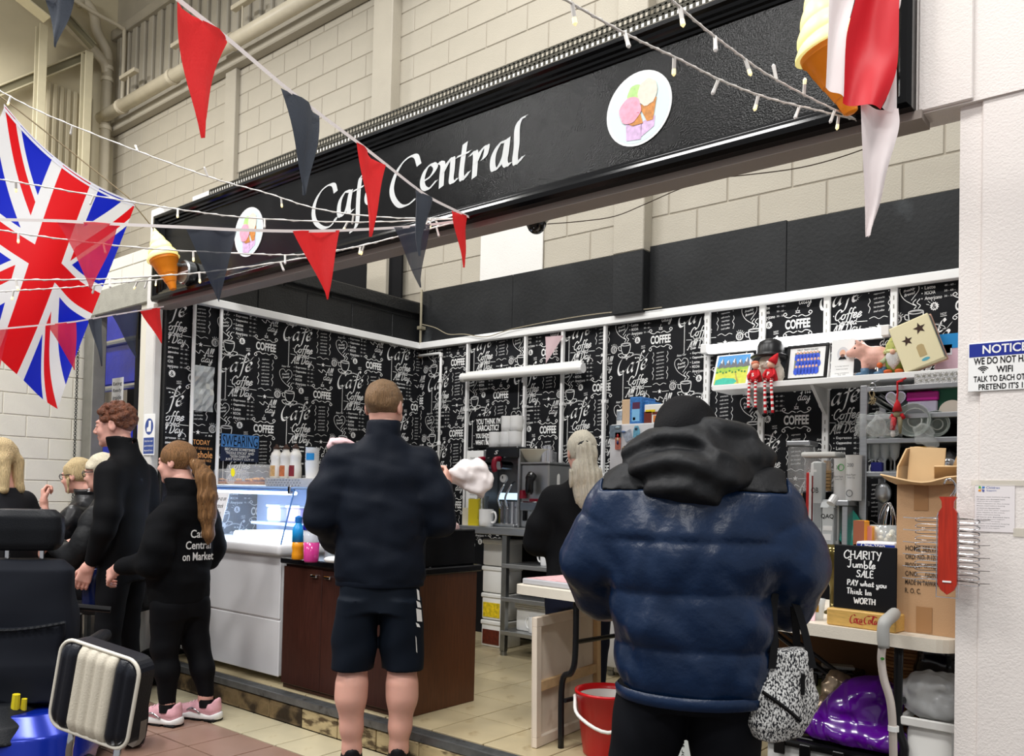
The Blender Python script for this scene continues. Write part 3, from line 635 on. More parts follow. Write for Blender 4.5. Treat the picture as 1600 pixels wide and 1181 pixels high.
def bunting(label, pts, pens, wd=.011, sheer=False):
    """pts: (px, py, depth) along the tape; pens: (colour, (x0,y0), (x1,y1), tip)"""
    P = [ond(*q) for q in pts]; t = thing('bunting', label, 'bunting', P[len(P)//2])
    # flat tape
    S = [Vector(q) for q in spline([tuple(p) for p in P], 8)]; b = MB(); R = []
    for p in S: R.append([p+Vector((0, 0, wd/2)), p+Vector((0, 0, -wd/2))])
    b.grid(R); b.build('tape', m_tape, t)
    xs = [q[0] for q in pts]; iD = [1/q[2] for q in pts]
    for k, (c, a, e, tp) in enumerate(pens):
        da, de = (1/float(np.interp(x_, xs, iD)) for x_ in (a[0], e[0])); pa, pe = ond(a[0], a[1], da), ond(e[0], e[1], de)
        dt = 1/float(np.interp(tp[0], xs, iD)) if min(a[0], e[0]) <= tp[0] <= max(a[0], e[0]) else (da+de)/2
        b = MB(); pennant(b, pa, pe, ond(tp[0], tp[1], dt), .012, k*1.7)
        b.build('pennant', {'r': m_red, 'g': m_grey, 'R': m_redS, 'G': m_greyS}[c], t, smooth=True)
    return t
def iD(x, x0, d0, x1, d1): return 1/((1/d0)+(1/d1-1/d0)*(x-x0)/(x1-x0))
A_ = [(x, y, iD(x, 277, 1.55, 737, 3.80)) for x, y in ((240, -32), (277, -2), (360, 64), (443, 134), (503, 181), (557, 221), (602, 256), (645, 290), (674, 310), (710, 328), (737, 341))]
bunting('red and charcoal bunting rising from the sign towards the camera', A_, [('r', (277, 0), (360, 66), (313, 216)), ('g', (445, 137), (503, 181), (478, 305)), ('r', (557, 222), (600, 258), (577, 370)), ('g', (642, 289), (672, 311), (657, 400)), ('r', (710, 328), (735, 341), (724, 418))])
B_ = [(x, y, d) for x, y, d in ((-40, 341, 3.05), (0, 343, 3.05), (90, 345, 3.0), (180, 350, 2.95), (290, 355, 2.9), (370, 359, 2.95), (458, 361, 3.1), (528, 360, 3.25), (612, 356, 3.5), (672, 351, 3.65), (737, 342, 3.80))]
bunting('sagging bunting strung level across the Union flag and cafe sign', B_, [('R', (88, 345), (182, 350), (143, 453)), ('G', (290, 355), (370, 359), (342, 472)), ('r', (457, 361), (529, 360), (511, 468)), ('G', (612, 356), (670, 351), (658, 449))])
C_ = [(x, y, d) for x, y, d in ((-60, 521, 4.3), (0, 514, 4.4), (75, 507, 4.6), (120, 502, 4.75), (165, 494, 4.95), (214, 486, 5.2), (256, 479, 5.5))]
bunting('small bunting hanging from the white post across the doorway', C_, [('R', (-38, 518), (14, 513), (-4, 592)), ('R', (75, 507), (120, 502), (117, 578)), ('g', (137, 499), (158, 496), (158, 572)), ('G', (172, 493), (214, 487), (214, 559)), ('r', (221, 485), (254, 479), (252, 536))], .009)
bunting('bunting with one charcoal pennant at the very top left', [(30, -6, 2.6), (70, -3, 2.6), (114, -6, 2.6), (160, -14, 2.6)], [('g', (70, -3), (115, -6), (87, 75))])
# a folded pennant pinned on the stall back
pb = MB(); q0, q1, q2 = ony(852, 526, 5.2), ony(880, 524, 5.2), ony(853, 568, 5.2); pennant(pb, q0, q1, q2, .004, 0, 6)
o = pb.build('loose_pennant', mat('faded_pink_pennant', (214, 186, 190), .7, thin=.2), None, smooth=True); tag(o, 'faded pink pennant tucked under the back rail', 'pennant')

# --- Union flag, a real cloth with folds; pattern in flag units on the cloth
def flag_material():
    M = bpy.data.materials.new('union_flag_cloth'); M.use_nodes = True; nt = M.node_tree; N = nt.nodes; L = nt.links; b = N['Principled BSDF']; b.inputs['Roughness'].default_value = .5
    uv = N.new('ShaderNodeUVMap'); sp = N.new('ShaderNodeSeparateXYZ'); L.new(uv.outputs[0], sp.inputs[0])
    def m_(op, a, c=None):
        n = N.new('ShaderNodeMath'); n.operation = op
        for i, q in enumerate((a, c)):
            if q is None: continue
            if isinstance(q, (int, float)): n.inputs[i].default_value = q
            else: L.new(q, n.inputs[i])
        return n.outputs[0]
    x = m_('MULTIPLY', m_('SUBTRACT', sp.outputs[0], .5), 60); y = m_('MULTIPLY', m_('SUBTRACT', sp.outputs[1], .5), 30)
    ax, ay = m_('ABSOLUTE', x), m_('ABSOLUTE', y); mn = m_('MINIMUM', ax, ay)
    redc = m_('LESS_THAN', mn, 3); whc = m_('LESS_THAN', mn, 5); r5 = 5**.5
    d1 = m_('DIVIDE', m_('SUBTRACT', m_('MULTIPLY', y, 2), x), r5); d2 = m_('DIVIDE', m_('ADD', m_('MULTIPLY', y, 2), x), r5)
    wd_ = m_('LESS_THAN', m_('MINIMUM', m_('ABSOLUTE', d1), m_('ABSOLUTE', d2)), 3)
    sx = m_('SIGN', x); e1 = m_('MULTIPLY', d1, sx); e2 = m_('MULTIPLY', d2, sx)
    def band(e, lo, hi): return m_('MULTIPLY', m_('GREATER_THAN', e, lo), m_('LESS_THAN', e, hi))
    near1 = m_('GREATER_THAN', m_('MULTIPLY', x, y), 0); n2 = m_('SUBTRACT', 1, near1)
    rd = m_('ADD', m_('MULTIPLY', band(e1, -2, 0), near1), m_('MULTIPLY', band(e2, -2, 0), n2))
    white = m_('MAXIMUM', whc, wd_); rdd = m_('MULTIPLY', rd, m_('SUBTRACT', 1, whc)); red = m_('MAXIMUM', redc, rdd)
    def mix(f, a, c):
        n = N.new('ShaderNodeMix'); n.data_type = 'RGBA'; L.new(f, n.inputs[0])
        for i, q in ((6, a), (7, c)):
            if isinstance(q, tuple): n.inputs[i].default_value = (*lin(q), 1)
            else: L.new(q, n.inputs[i])
        return n.outputs[2]
    colr = mix(red, mix(white, (8, 34, 196), (238, 238, 240)), (226, 10, 22)); L.new(colr, b.inputs['Base Color'])
    tr = N.new('ShaderNodeBsdfTranslucent'); L.new(colr, tr.inputs[0]); ms = N.new('ShaderNodeMixShader'); ms.inputs[0].default_value = .3
    L.new(b.outputs[0], ms.inputs[1]); L.new(tr.outputs[0], ms.inputs[2]); L.new(ms.outputs[0], N['Material Output'].inputs[0])
    return M
def flag_cloth(name, Ac, Bc, Cc, Dc, nu, nv, wave):
    """corner points; s along A->B, t along B->C"""
    nrm = (Bc-Ac).cross(Cc-Bc).normalized(); b = MB(); R = []
    for i in range(nv+1):
        t = i/nv; row = []
        for j in range(nu+1):
            s_ = j/nu; p = Ac.lerp(Bc, s_).lerp(Dc.lerp(Cc, s_), t); row.append(p+nrm*wave(s_, t)+Vector((0, 0, -.10*math.sin(PI*s_)*(1-t)**2)))
        R.append(row)
    b.grid(R); return b
uf = thing('union_flag', 'large Union flag hanging by two corners at the left', 'flag', ond(60, 640, 5.0))
fb = flag_cloth('cloth', ond(17, 165, 4.55), ond(214, 318, 5.35), ond(97, 640, 5.05), ond(-96, 490, 4.4), 60, 60, lambda s_, t: .05*math.sin(6.5*s_+2.2*t+.6)*(.35+t)+.03*math.sin(11*s_-3*t)*t+.05*math.sin(3*t+1)*(1-s_))
fo = fb.build('cloth', flag_material(), uf, smooth=True)
uvl = fo.data.uv_layers.new(name='UVMap'); vi = np.zeros(len(fo.data.loops), int); fo.data.loops.foreach_get('vertex_index', vi)
uvs = np.stack([(vi//61)/60, (vi % 61)/60], 1); uvl.data.foreach_set('uv', uvs.astype(np.float32).ravel())
# white hem tape along the hoist
h = MB(); S = [fb.v[j] for j in range(61)]; h.grid([[Vector(p)+Vector((.0, -.004, .012)), Vector(p)+Vector((.0, -.004, -.02))] for p in S]); h.build('hem_tape', mat('flag_hem', (226, 226, 238), .7), uf)
rp = MB().tube([ond(-30, 128, 4.4), ond(17, 163, 4.55), ond(110, 236, 4.95), ond(200, 308, 5.3), ond(252, 372, 5.58)], .004, 5).build('flag_rope', mat('beige_rope', (176, 160, 128), .8)); tag(rp, 'beige rope holding the Union flag to the post', 'rope')
# --- St George flag hanging at the right of the sign
eg = thing('england_flag', 'white flag with a red cross hanging crumpled at the right of the sign', 'flag', ond(1355, 370, 2.15))
m_fw = mat('white_flag_cloth', (232, 222, 222), .55, thin=.25, var=.02); m_fr = mat('red_flag_cloth', (214, 26, 40), .5, thin=.2, var=.04)
def strip(name, m_, L_, R_, amp, ph):
    """cloth strip between two edge polylines of (px, py, depth)"""
    n = 24; Lp = spline(L_, 12); Rp = spline(R_, 12); li = [Lp[int(i/n*(len(Lp)-1))] for i in range(n+1)]; ri = [Rp[int(i/n*(len(Rp)-1))] for i in range(n+1)]; R = []
    for a, c in zip(li, ri):
        pa, pc = ond(*a), ond(*c); R.append([pa.lerp(pc, j/10)-cf*amp*math.sin(j/10*PI*2+ph+len(R)*.12) for j in range(11)])
    MB().grid(R).build(name, m_, eg, smooth=True)
strip('white_quarter', m_fw, [(1295, -40, 2.2), (1294, 0, 2.2), (1292, 70, 2.2), (1290, 137, 2.2)], [(1340, -40, 2.18), (1334, 0, 2.18), (1321, 60, 2.17), (1318, 152, 2.16)], .006, 0)
strip('red_cross', m_fr, [(1340, -40, 2.18), (1334, 0, 2.18), (1321, 60, 2.17), (1318, 160, 2.16)], [(1404, -40, 2.15), (1401, 15, 2.15), (1399, 100, 2.15), (1390, 140, 2.14), (1377, 170, 2.13)], .014, .6)
strip('white_hem', m_fw, [(1404, -40, 2.17), (1400, 20, 2.17), (1398, 100, 2.17), (1386, 150, 2.16), (1378, 168, 2.16)], [(1412, -40, 2.2), (1406, 10, 2.2), (1399, 24, 2.19), (1400, 110, 2.18), (1401, 180, 2.17)], .004, 0)
strip('white_tail', m_fw, [(1342, 164, 2.17), (1344, 220, 2.16), (1350, 300, 2.15), (1355, 368, 2.15)], [(1401, 172, 2.17), (1401, 205, 2.16), (1384, 268, 2.15), (1375, 318, 2.15), (1358, 370, 2.15)], .012, 1.0)
# --- fairy lights
m_flex = mat('clear_white_flex', (226, 222, 216), .4); m_bulb = mat('fairy_bulb', (246, 240, 220), .3, emit=(255, 226, 150), estr=.9); m_bulb2 = mat('fairy_bulb_off', (232, 228, 224), .35)
def lights(label, pts, step=.34):
    P = [Vector(q) for q in spline([tuple(ond(*q)) for q in pts], 10)]; t = thing('fairy_lights', label, 'fairy lights', P[len(P)//2], group='fairy light strings over the aisle')
    # twisted pair of flexes
    b = MB(); b.tube(P, .0028, 5)
    Q = [p+Vector((0, 0, .004*math.sin(i*2.1))) for i, p in enumerate(P)]; b.tube(Q, .0022, 4); b.build('flex', m_flex, t, smooth=True)
    acc = step*.6; k = 0
    for a, c in zip(P, P[1:]):
        L_ = (c-a).length; acc += L_
        if acc > step:
            acc = 0; k += 1; dr = Vector((rnd.uniform(-.5, .5), rnd.uniform(-.3, .3), -1)).normalized()
            if rnd.random() < .12: dr.z *= -.6; dr.normalize()
            e = a+dr*.045; st = MB().tube([a, a+dr*.03], .0048, 6).build('bulb_holder', m_flex, t)
            MB().tube([a+dr*.028, a+dr*.04, e], [.005, .0055, .0015], 6).build('bulb', m_bulb if k % 2 else m_bulb2, st)
HK = (737, 341, 3.80)
lights('fairy lights from the flag corner to the sign, topmost at the left', [(-20, 130, 4.0), (0, 142, 4.0), (75, 180, 4.0), (215, 236, 3.95), (335, 279, 3.9), (415, 301, 3.9), (500, 327, 3.85), (610, 340, 3.82), HK])
lights('fairy lights across the upper half of the Union flag', [(-20, 277, 3.6), (60, 290, 3.6), (185, 312, 3.6), (300, 330, 3.6), (400, 341, 3.65), (560, 347, 3.72), HK])
lights('fairy lights across the middle of the Union flag and left cone', [(-20, 356, 3.5), (70, 370, 3.5), (230, 388, 3.5), (400, 397, 3.55), (480, 397, 3.6), (560, 385, 3.68), (650, 362, 3.75), HK])
lights('fairy lights running straight below the left cone to the sign', [(-20, 437, 3.4), (90, 437, 3.4), (180, 435, 3.45), (260, 430, 3.5), (340, 423, 3.55), (480, 402, 3.65), (600, 375, 3.72), HK])
lights('short lowest run of fairy lights over the Union flag', [(-20, 457, 3.9), (40, 453, 3.9), (110, 449, 3.95), (170, 443, 4.0), (210, 440, 4.1), (256, 436, 5.2)])
HR = (1338, 187, 2.70)
lights('fairy lights crossing the ice cream roundel side of the sign', [(860, -14, 1.7), (940, 32, 1.85), (1000, 64, 1.98), (1060, 92, 2.1), (1130, 127, 2.25), (1200, 153, 2.4), (1280, 173, 2.57), HR], .2)
lights('fairy lights coming down steeply to the right end of the sign', [(1040, -8, 1.7), (1095, 40, 1.85), (1150, 82, 2.05), (1200, 117, 2.22), (1270, 155, 2.48), HR], .2)
# --- glowing ice cream cone lamps
m_ice = mat('glowing_vanilla_plastic', (246, 236, 160), .4, emit=(255, 236, 150), estr=.62); m_cone = mat('orange_cone_plastic', (222, 128, 22), .4, emit=(225, 120, 10), estr=.12)
LEAN = -.33
def cone_lamp(label, P, R, h=.41, lean=0.0):
    t = thing('cone_lamp', label, 'lamp', P); M = Matrix.Translation(Vector(P)) @ Matrix.Rotation(lean, 4, cf); r = h*.235
    b = MB(M); b.lathe([(.012*h/.4, 0), (.02*h/.4, .005), (r*.32, h*.12), (r*.35, h*.125), (r*.52, h*.24), (r*.55, h*.245), (r*.7, h*.35), (r*.72, h*.355), (r*.82, h*.44), (r*.9, h*.46), (r*.92, h*.52), (r*.8, h*.53), (.001, h*.52)], 24); b.build('wafer', m_cone, t, auto=35)
    # soft-serve swirl: stacked spiral rings
    b = MB(M); prof = []; 
    for k in range(90):
        tt = k/89; rad = r*(1.0-.86*tt**1.15); prof.append((rad, h*(.5+.44*tt)))
    n = 28; vs = []; turns = 3.4
    for rad, z in prof:
        for j in range(n):
            a = 2*PI*j/n; tt = (z/h-.5)/.44; ph = (tt*turns*2*PI-a); w_ = 1+.13*(abs(math.sin(ph/2))**.7-.5)*(1 if tt < .93 else .3); vs.append((rad*w_*math.cos(a), rad*w_*math.sin(a), z))
    K = len(prof); fs_ = [(i*n+j, i*n+(j+1) % n, (i+1)*n+(j+1) % n, (i+1)*n+j) for i in range(K-1) for j in range(n)]; fs_.append(tuple(range(n-1, -1, -1))); fs_.append(tuple((K-1)*n+j for j in range(n))); b.add(vs, fs_)
    b.lathe([(r*.14, h*.935), (r*.08, h*.97), (.002, h*.995)], 10); b.build('swirl', m_ice, t, smooth=True)
    MB().rod(Vector(P)+Vector((0, 0, h*.4)), Vector(P)+Vector((.02, .12, h*.4)), .012).build('bracket', m_steel, t)
cone_lamp('glowing ice cream cone lamp at the left end of the sign', ony(271, 453, YF-.16), 0, .415, LEAN)
cone_lamp('glowing ice cream cone lamp half behind the red cross flag', ony(1330, 178, YF-.2), 0, .43, LEAN)
# dome camera and loose wires under the sign
dc = thing('dome_camera', 'small black dome camera under the sign', 'camera', ony(838, 352, 3.1)); P = ony(838, 350, 3.1)
MB(T(P, 0, PI)).lathe([(.045, -.03), (.05, .0), (.045, .012), (.036, .03), (.02, .043), (.001, .047)], 18).build('dome', mat('dome_black', (14, 14, 15), .12, coat=.5), dc, smooth=True); MB(T(P)).lathe([(.05, .01), (.06, .02), (.06, .055)], 18).rbox((-.03, -.01, .05), (.03, .045, .6), .004).build('mount', m_white, dc)
wi = MB().tube(spline([tuple(ony(*q, 3.0)) for q in ((855, 350), (905, 346), (960, 338), (1010, 318), (1060, 296), (1110, 279), (1160, 274), (1250, 262), (1330, 240), (1420, 205), (1480, 186))]+[(-.58, 2.93, 2.545)], 5), .0022, 4).build('hanging_wire', mat('wire_brown', (92, 74, 60), .7)); tag(wi, 'thin wire drooping under the sign to the right wall', 'wire')
wi = MB().tube(spline([tuple(ony(*q, 5.2)) for q in ((657, 506), (680, 512), (700, 522), (725, 522), (760, 526), (800, 514), (870, 500), (935, 490), (1000, 484), (1034, 480))], 5), .004, 5).build('rail_cable', mat('cable_cream', (150, 140, 118), .7)); tag(wi, 'cream cable sagging onto the white rail', 'cable')
# ------------------------------------------------------------------ stall furniture and fittings
def pb(x0, y0, x1, y1, Y, dep, z0=None, z1=None):
    """box seen between two image columns on the plane y=Y"""
    a = ony(x0, (y0+y1)/2, Y); b = ony(x1, (y0+y1)/2, Y); zt = ony((x0+x1)/2, y0, Y).z if z1 is None else z1; zb = ony((x0+x1)/2, y1, Y).z if z0 is None else z0
    return (a.x, Y, zb), (b.x, Y+dep, zt)
m_wh = mat('white_enamel', (226, 226, 228), .35, var=.015); m_whp = mat('white_plastic', (236, 235, 230), .45); m_chrome = mat('chrome', (205, 205, 208), .12, 1.0)
m_steel2 = mat('table_steel', (178, 180, 182), .3, .85, var=.08, vscale=12, stretch=(1, 1, 12)); m_blk = mat('matt_black', (18, 18, 20), .5); m_blkg = mat('gloss_black', (14, 14, 15), .15); m_cer = mat('white_ceramic', (240, 240, 238), .18)
m_glass = mat('clear_glass', (235, 242, 242), .03, trans=1.0, ior=1.25, alpha=.35); m_ply = mat('clear_plastic', (238, 240, 240), .08, alpha=.22, spec=.6); m_wenge = mat('dark_wenge_laminate', (62, 32, 24), .38, var=.22, vscale=30, stretch=(3, 3, .25)); m_oakd = mat('brown_side_laminate', (84, 48, 26), .42, var=.2, vscale=30, stretch=(3, 3, .25))
m_gran = mat('black_granite', (18, 19, 22), .25, var=.5, vscale=180, dirt=((92, 92, 98), 240, .68)); m_redp = mat('dark_red_plastic', (140, 10, 40), .3)
# --- wooden cabinet counter
ct = thing('counter_cabinet', 'dark brown counter cabinet with black granite worktop', 'counter', (-3.6, 3.25, ZK))
MB().rbox((-4.14, 2.98, ZK), (-3.135, 3.51, .865), .003).build('body', m_wenge, ct)
MB().rbox((-3.134, 2.972, ZK), (-3.112, 3.52, .865), .003).build('side_panel', m_oakd, ct)
for k, (a, c) in enumerate(((-4.135, -3.78), (-3.777, -3.46), (-3.457, -3.14))):
    d = MB().rbox((a, 2.962, ZK+.03), (c, 2.981, .85), .003).build('door', m_wenge, ct); x = (-3.84, -3.72, -3.2)[k]
    MB().rbox((x-.028, 2.945, .805), (x+.028, 2.963, .822), .004).build('handle', m_chrome, d)
MB().rbox((-4.16, 2.95, .865), (-3.095, 3.545, .902), .006).build('worktop', m_gran, ct)
gb = MB().rbox((-3.75, 3.12, .9025), (-3.13, 3.52, 1.10), .006).build('raised_black_box', m_gran); tag(gb, 'black speckled box standing on the counter cabinet', 'box')
# --- ice cream display freezer
fz = thing('display_freezer', 'white ice cream display freezer with slanted glass and blue light', 'freezer', (-4.7, 3.3, ZK))
fx0, fx1, fy0, fy1 = -5.38, -4.195, 2.99, 3.62
MB().rbox((fx0, fy0, .185), (fx1, fy1, .93), .02, n=2).build('body', m_wh, fz, auto=30)
MB().rbox((fx0-.02, fy0-.04, .90), (fx1+.02, fy1, .972), .024, n=3).build('rim', m_wh, fz, auto=30)
MB().rbox((fx0+.30, fy0-.003, .185), (fx1-.005, fy0+.01, .515), .004).build('lower_panel', m_wh, fz)
MB().rbox((fx0+.02, fy0-.006, .525), (fx1-.005, fy0+.01, .90), .004).build('front_panel', m_wh, fz)
for k in range(7): MB(T((fx0+.155, fy0-.012, .22+k*.042), 0, .5)).rbox((-.14, -.004, -.014), (.14, .004, .014), .002).build('louvre', m_whp, fz)
MB().box((fx0+.02, fy0-.004, .19), (fx0+.295, fy0-.001, .51)).build('louvre_recess', m_dark, fz)
for x in (fx0+.08, fx1-.08):
    for y in (fy0+.12, fy1-.08): MB().cyl((x, y, ZK), .03, .06, 10).build('foot', m_blk, fz)
m_ice_in = mat('freezer_liner', (196, 214, 240), .35); m_lamp = mat('freezer_light_panel', (245, 250, 255), .4, emit=(205, 228, 255), estr=3.2)
gy = fy0+.075; zt = 1.30
MB().box((fx0+.03, fy0+.0, .955), (fx1-.03, fy1-.02, .965)).build('tray_floor', m_ice_in, fz)
MB().rbox((fx0+.62, fy0+.02, .968), (fx1-.04, fy0+.36, 1.03), .012).build('lit_panel', m_lamp, fz)
MB().box((fx0+.03, fy1-.04, .96), (fx1-.03, fy1-.02, zt)).build('back_liner', m_ice_in, fz)
MB().rbox((fx0+.30, fy0+.36, 1.055), (fx1-.03, fy1-.05, 1.075), .004).build('inner_shelf', m_ice_in, fz)
MB().add([(fx0, fy0-.01, .972), (fx1, fy0-.01, .972), (fx1, gy, zt), (fx0, gy, zt)], [(0, 1, 2, 3)]).build('front_glass', mat('freezer_glass', (220, 235, 250), .02, alpha=.16, spec=.8), fz)
for x in (fx0, fx1): MB().add([(x, fy0-.01, .972), (x, fy1-.02, .972), (x, fy1-.02, zt), (x, gy, zt)], [(0, 1, 2, 3)]).build('side_glass', MATS['freezer_glass'], fz)
MB().rbox((fx0-.01, gy-.012, zt), (fx1+.012, fy1, zt+.014), .005).build('top_glass', mat('blue_edge_glass', (150, 186, 236), .08, alpha=.7, spec=.8), fz)
MB().tube([(fx1, fy0-.012, .972), (fx1, gy-.002, zt)], .005, 6).tube([(fx0, gy-.004, zt-.006), (fx1, gy-.004, zt-.006)], .007, 6).build('glass_edge', mat('glass_edge_blue', (84, 130, 196), .2), fz)
MB().rbox((fx0+.06, gy+.02, zt-.035), (fx1-.06, gy+.07, zt-.012), .008).build('tube_light', m_lamp, fz)
MB().rbox((fx1-.045, gy-.02, zt-.03), (fx1-.02, gy+.01, zt+.02), .004).build('glass_clip', m_chrome, fz)
for k, (x, c) in enumerate(((fx0+.50, (226, 230, 236)), (fx0+.72, (190, 170, 214)), (fx0+.94, (222, 226, 232)))):
    b = thing('ice_cream_tub', ('white lidded tub on the freezer shelf, left of three', 'lilac patterned tub on the freezer shelf, middle of three', 'white tub on the freezer shelf nearest the counter')[k], 'tub', (x, fy0+.47, 1.076), 'tubs in the display freezer')
    MB(T((x, fy0+.47, 1.076))).rbox((-.075, -.07, 0), (.075, .07, .10), .012).build('tub_body', mat('tub_%d' % k, c, .4), b); MB(T((x, fy0+.47, 1.176))).rbox((-.08, -.075, 0), (.08, .075, .018), .006).build('lid', m_whp, b)
area_light('freezer_tube', ((fx0+fx1)/2, gy+.06, zt-.04), (0, 0, 0), .8, 5.5, (.72, .85, 1.0), .05)
# paper notice inside the freezer glass
MP = wall_M((fx0+.40, fy0+.022, 1.12), (1, 0, 0), (0, .085, .33)); 
pn = thing('freezer_notice', 'white handwritten paper taped inside the freezer glass', 'notice', (fx0+.40, fy0+.03, 1.0)); MB(MP).rbox((-.09, -.14, -.001), (.11, .155, .001), .0005).build('sheet', mat('notice_paper', (236, 236, 240), .7), pn)
b = MB()
for k, (t_, w_) in enumerate((('Follow us on', .16), ('for stock', .14), ('& prices', .12))): fit_text(b, t_, MP @ T((.01, .115-k*.05, .002)), w_, .03, shear=.3)
MB.build(b, 'handwriting', m_blk, pn); MB(MP).box((-.06, -.13, .001), (.07, -.105, .002)).build('black_bar', m_blk, pn)
pk = MB(wall_M((fx0+.2, fy0+.02, 1.24), (1, 0, 0))).prism([(-.07, -.05), (.07, -.06), (.075, .06), (-.065, .07)], 0, .003).build('pink_card', mat('pink_card', (232, 60, 130), .6)); tag(pk, 'bright pink card at the left end of the freezer', 'card')
# --- cake domes on the freezer top
m_cake = mat('cookie_crumb', (206, 148, 78), .8, var=.3, vscale=60, bump=.6, bscale=120); m_board = mat('brown_cake_board', (160, 96, 40), .7)
for k, (x0, x1, lb) in enumerate(((321, 360, 'low clear cake box with cookies, left on the freezer'), (358, 412, 'taller clear cake box with a yellow sticker and crumble cake'))):
    a = ony(x0, 760, 3.3); c = ony(x1, 760, 3.3); w_ = (c.x-a.x)/2; cx = (a.x+c.x)/2; h = .11+.03*k; z0 = zt+.0142
    t = thing('cake_box', lb, 'cake box', (cx, 3.36, z0))
    MB(T((cx, 3.36, z0))).rbox((-w_, -.11, 0), (w_, .11, .012), .004).build('base', m_whp, t)
    MB(T((cx, 3.36, z0+.012))).rbox((-w_*.97, -.105, 0), (w_*.97, .105, h), .03, n=3).build('clear_cover', m_ply, t, auto=40)
    cbd = MB(T((cx+.02*k, 3.36, z0+.0125))).rbox((-w_*.72, -.075, 0), (w_*.75, .075, .022), .006).build('cake_board', m_board, t)
    for q in range(9+6*k):
        MB(T((cx+rnd.uniform(-.55, .6)*w_, 3.36+rnd.uniform(-.05, .05), z0+.04+rnd.uniform(0, .012)), rnd.uniform(0, 3), rnd.uniform(-.4, .4))).lathe([(.001, -.006), (.02, -.005), (.024, 0), (.016, .008), (.001, .01)], 9).build('cookie', m_cake, cbd, smooth=True)
    if k: MB(wall_M((cx-.09, 3.252, z0+.095), (1, 0, 0)) @ T(rz=.3)).prism(circ(0, 0, .024, 16, ry=.03)[:-1], 0, .002).build('yellow_sticker', mat('yellow_sticker', (236, 220, 30), .5), t)
# --- silver tray with syrup bottles and paper cups
tr_ = pb(413, 749, 505, 763, 3.32, .22, zt+.0145, zt+.075)
tt = thing('syrup_tray', 'silver textured tray box holding syrup bottles', 'tray', ((tr_[0][0]+tr_[1][0])/2, 3.43, zt+.0145)); MB().rbox(tr_[0], tr_[1], .004).build('tray_body', mat('embossed_silver', (186, 184, 182), .4, .5, bump=.8, bscale=160), tt)
for q in range(24):
    for r_ in range(3): MB().box((tr_[0][0]+.012+q*.0165, tr_[0][1]-.002, zt+.024+r_*.017), (tr_[0][0]+.022+q*.0165, tr_[0][1], zt+.03+r_*.017)).build('embossing', m_steel, tt) if q % 2 == r_ % 2 else None
m_syr = mat('syrup_bottle_white', (236, 232, 222), .35); m_cap = mat('brown_cap', (62, 38, 26), .4)
for k, (px_, lc) in enumerate(((431, (190, 150, 96)), (446, (186, 104, 60)), (461, (120, 24, 34)))):
    P = ony(px_, 749, 3.40+.02*(k % 2)); P.z = zt+.0755
    t = thing('syrup_bottle', ('white syrup bottle with beige label, left of three', 'white syrup bottle with orange label, middle of three', 'white syrup bottle with dark red label, right of three')[k], 'bottle', P, 'syrup bottles on the silver tray')
    sb_ = MB(T(P)).lathe([(.038, 0), (.042, .006), (.042, .07), (.036, .105), (.038, .135), (.04, .15), (.034, .17), (.022, .185), (.02, .2)], 16).build('body', m_syr, t, smooth=True); MB(T(P)).lathe([(.024, .198), (.024, .21), (.014, .216), (.007, .232)], 12).build('cap', m_cap, t)
    MB(T(P, -2.4)).lathe([(.0432, .012), (.0432, .07), (.04, .085)], 8, cap=False, ang=1.6).build('label', mat('syrup_label_%d' % k, lc, .6, var=.3, vscale=50), sb_)
P = ony(487, 749, 3.42); P.z = zt+.0755; t = thing('cup_stack', 'tall stack of white paper cups with a blue label on the tray', 'cups', P)
b = MB(T(P)); b.lathe([(.04, 0), (.046, .10), (.048, .105)], 18); b.build('sleeve', m_cer, t, auto=40)
for k in range(7): MB(T(P)).lathe([(.043, .105+k*.014), (.046, .117+k*.014), (.048, .119+k*.014), (.045, .1195+k*.014)], 18).build('cup_rim', m_cer, t, auto=40)
MB(T(P, -1.6)).lathe([(.0485, .12), (.0485, .165)], 6, cap=False, ang=1.2).build('blue_label', mat('cup_label_blue', (30, 140, 206), .5), t)
# --- signs on the left partition
def wall_sign(name, label, M, w_, h_, base, lines, th=.006):
    """flat printed sign; lines: (text, x, y, width, height, colour mat, kwargs)"""
    t = thing(name, label, 'sign', M.translation); pn_ = MB(M).rbox((-w_/2, -h_/2, 0), (w_/2, h_/2, th), .002).build('panel', base, t)
    for (tx, x, y, ww, hh, mm, kw) in lines:
        b = MB(); fit_text(b, tx, M @ T((x, y, th+.0008)), ww, hh, **kw); b.build('lettering', mm, pn_)
    return t
m_print_w = mat('print_white', (238, 238, 236), .6); m_print_k = mat('print_black', (12, 12, 14), .6); m_print_o = mat('print_orange', (214, 150, 88), .6)
Pc = (onx(345, 697, XL+.01)+onx(403, 703, XL+.01))/2; MS = wall_M(Pc, (0, 1, 0))
s1 = wall_sign('swearing_sign', 'dark blue metal sign about swearing above the freezer', MS, .315, .20, mat('navy_tin', (26, 38, 66), .4, var=.1), [('BECAUSE SOMETIMES', 0, -.012, .25, .02, m_print_w, {'bold': .02}), ('"FIDDLE STICKS" AND', 0, -.038, .235, .02, m_print_w, {'bold': .02}), ('"GOSH DARN IT"', 0, -.062, .165, .02, m_print_w, {'bold': .02}), ("JUST DON'T CUT IT", 0, -.086, .235, .02, m_print_w, {'bold': .02})])
MB(MS).box((-.155, .004, .0062), (.155, .098, .0068)).build('blue_band', mat('sky_blue_band', (74, 132, 196), .5, var=.2, vscale=14), s1); b = MB(); fit_text(b, 'SWEARING', MS @ T((0, .05, .0075)), .29, .08, bold=.0); b.build('lettering', m_print_k, s1)
Pc = onx(313, 722, XL+.012); MS = wall_M(Pc, (0, 1, 0))
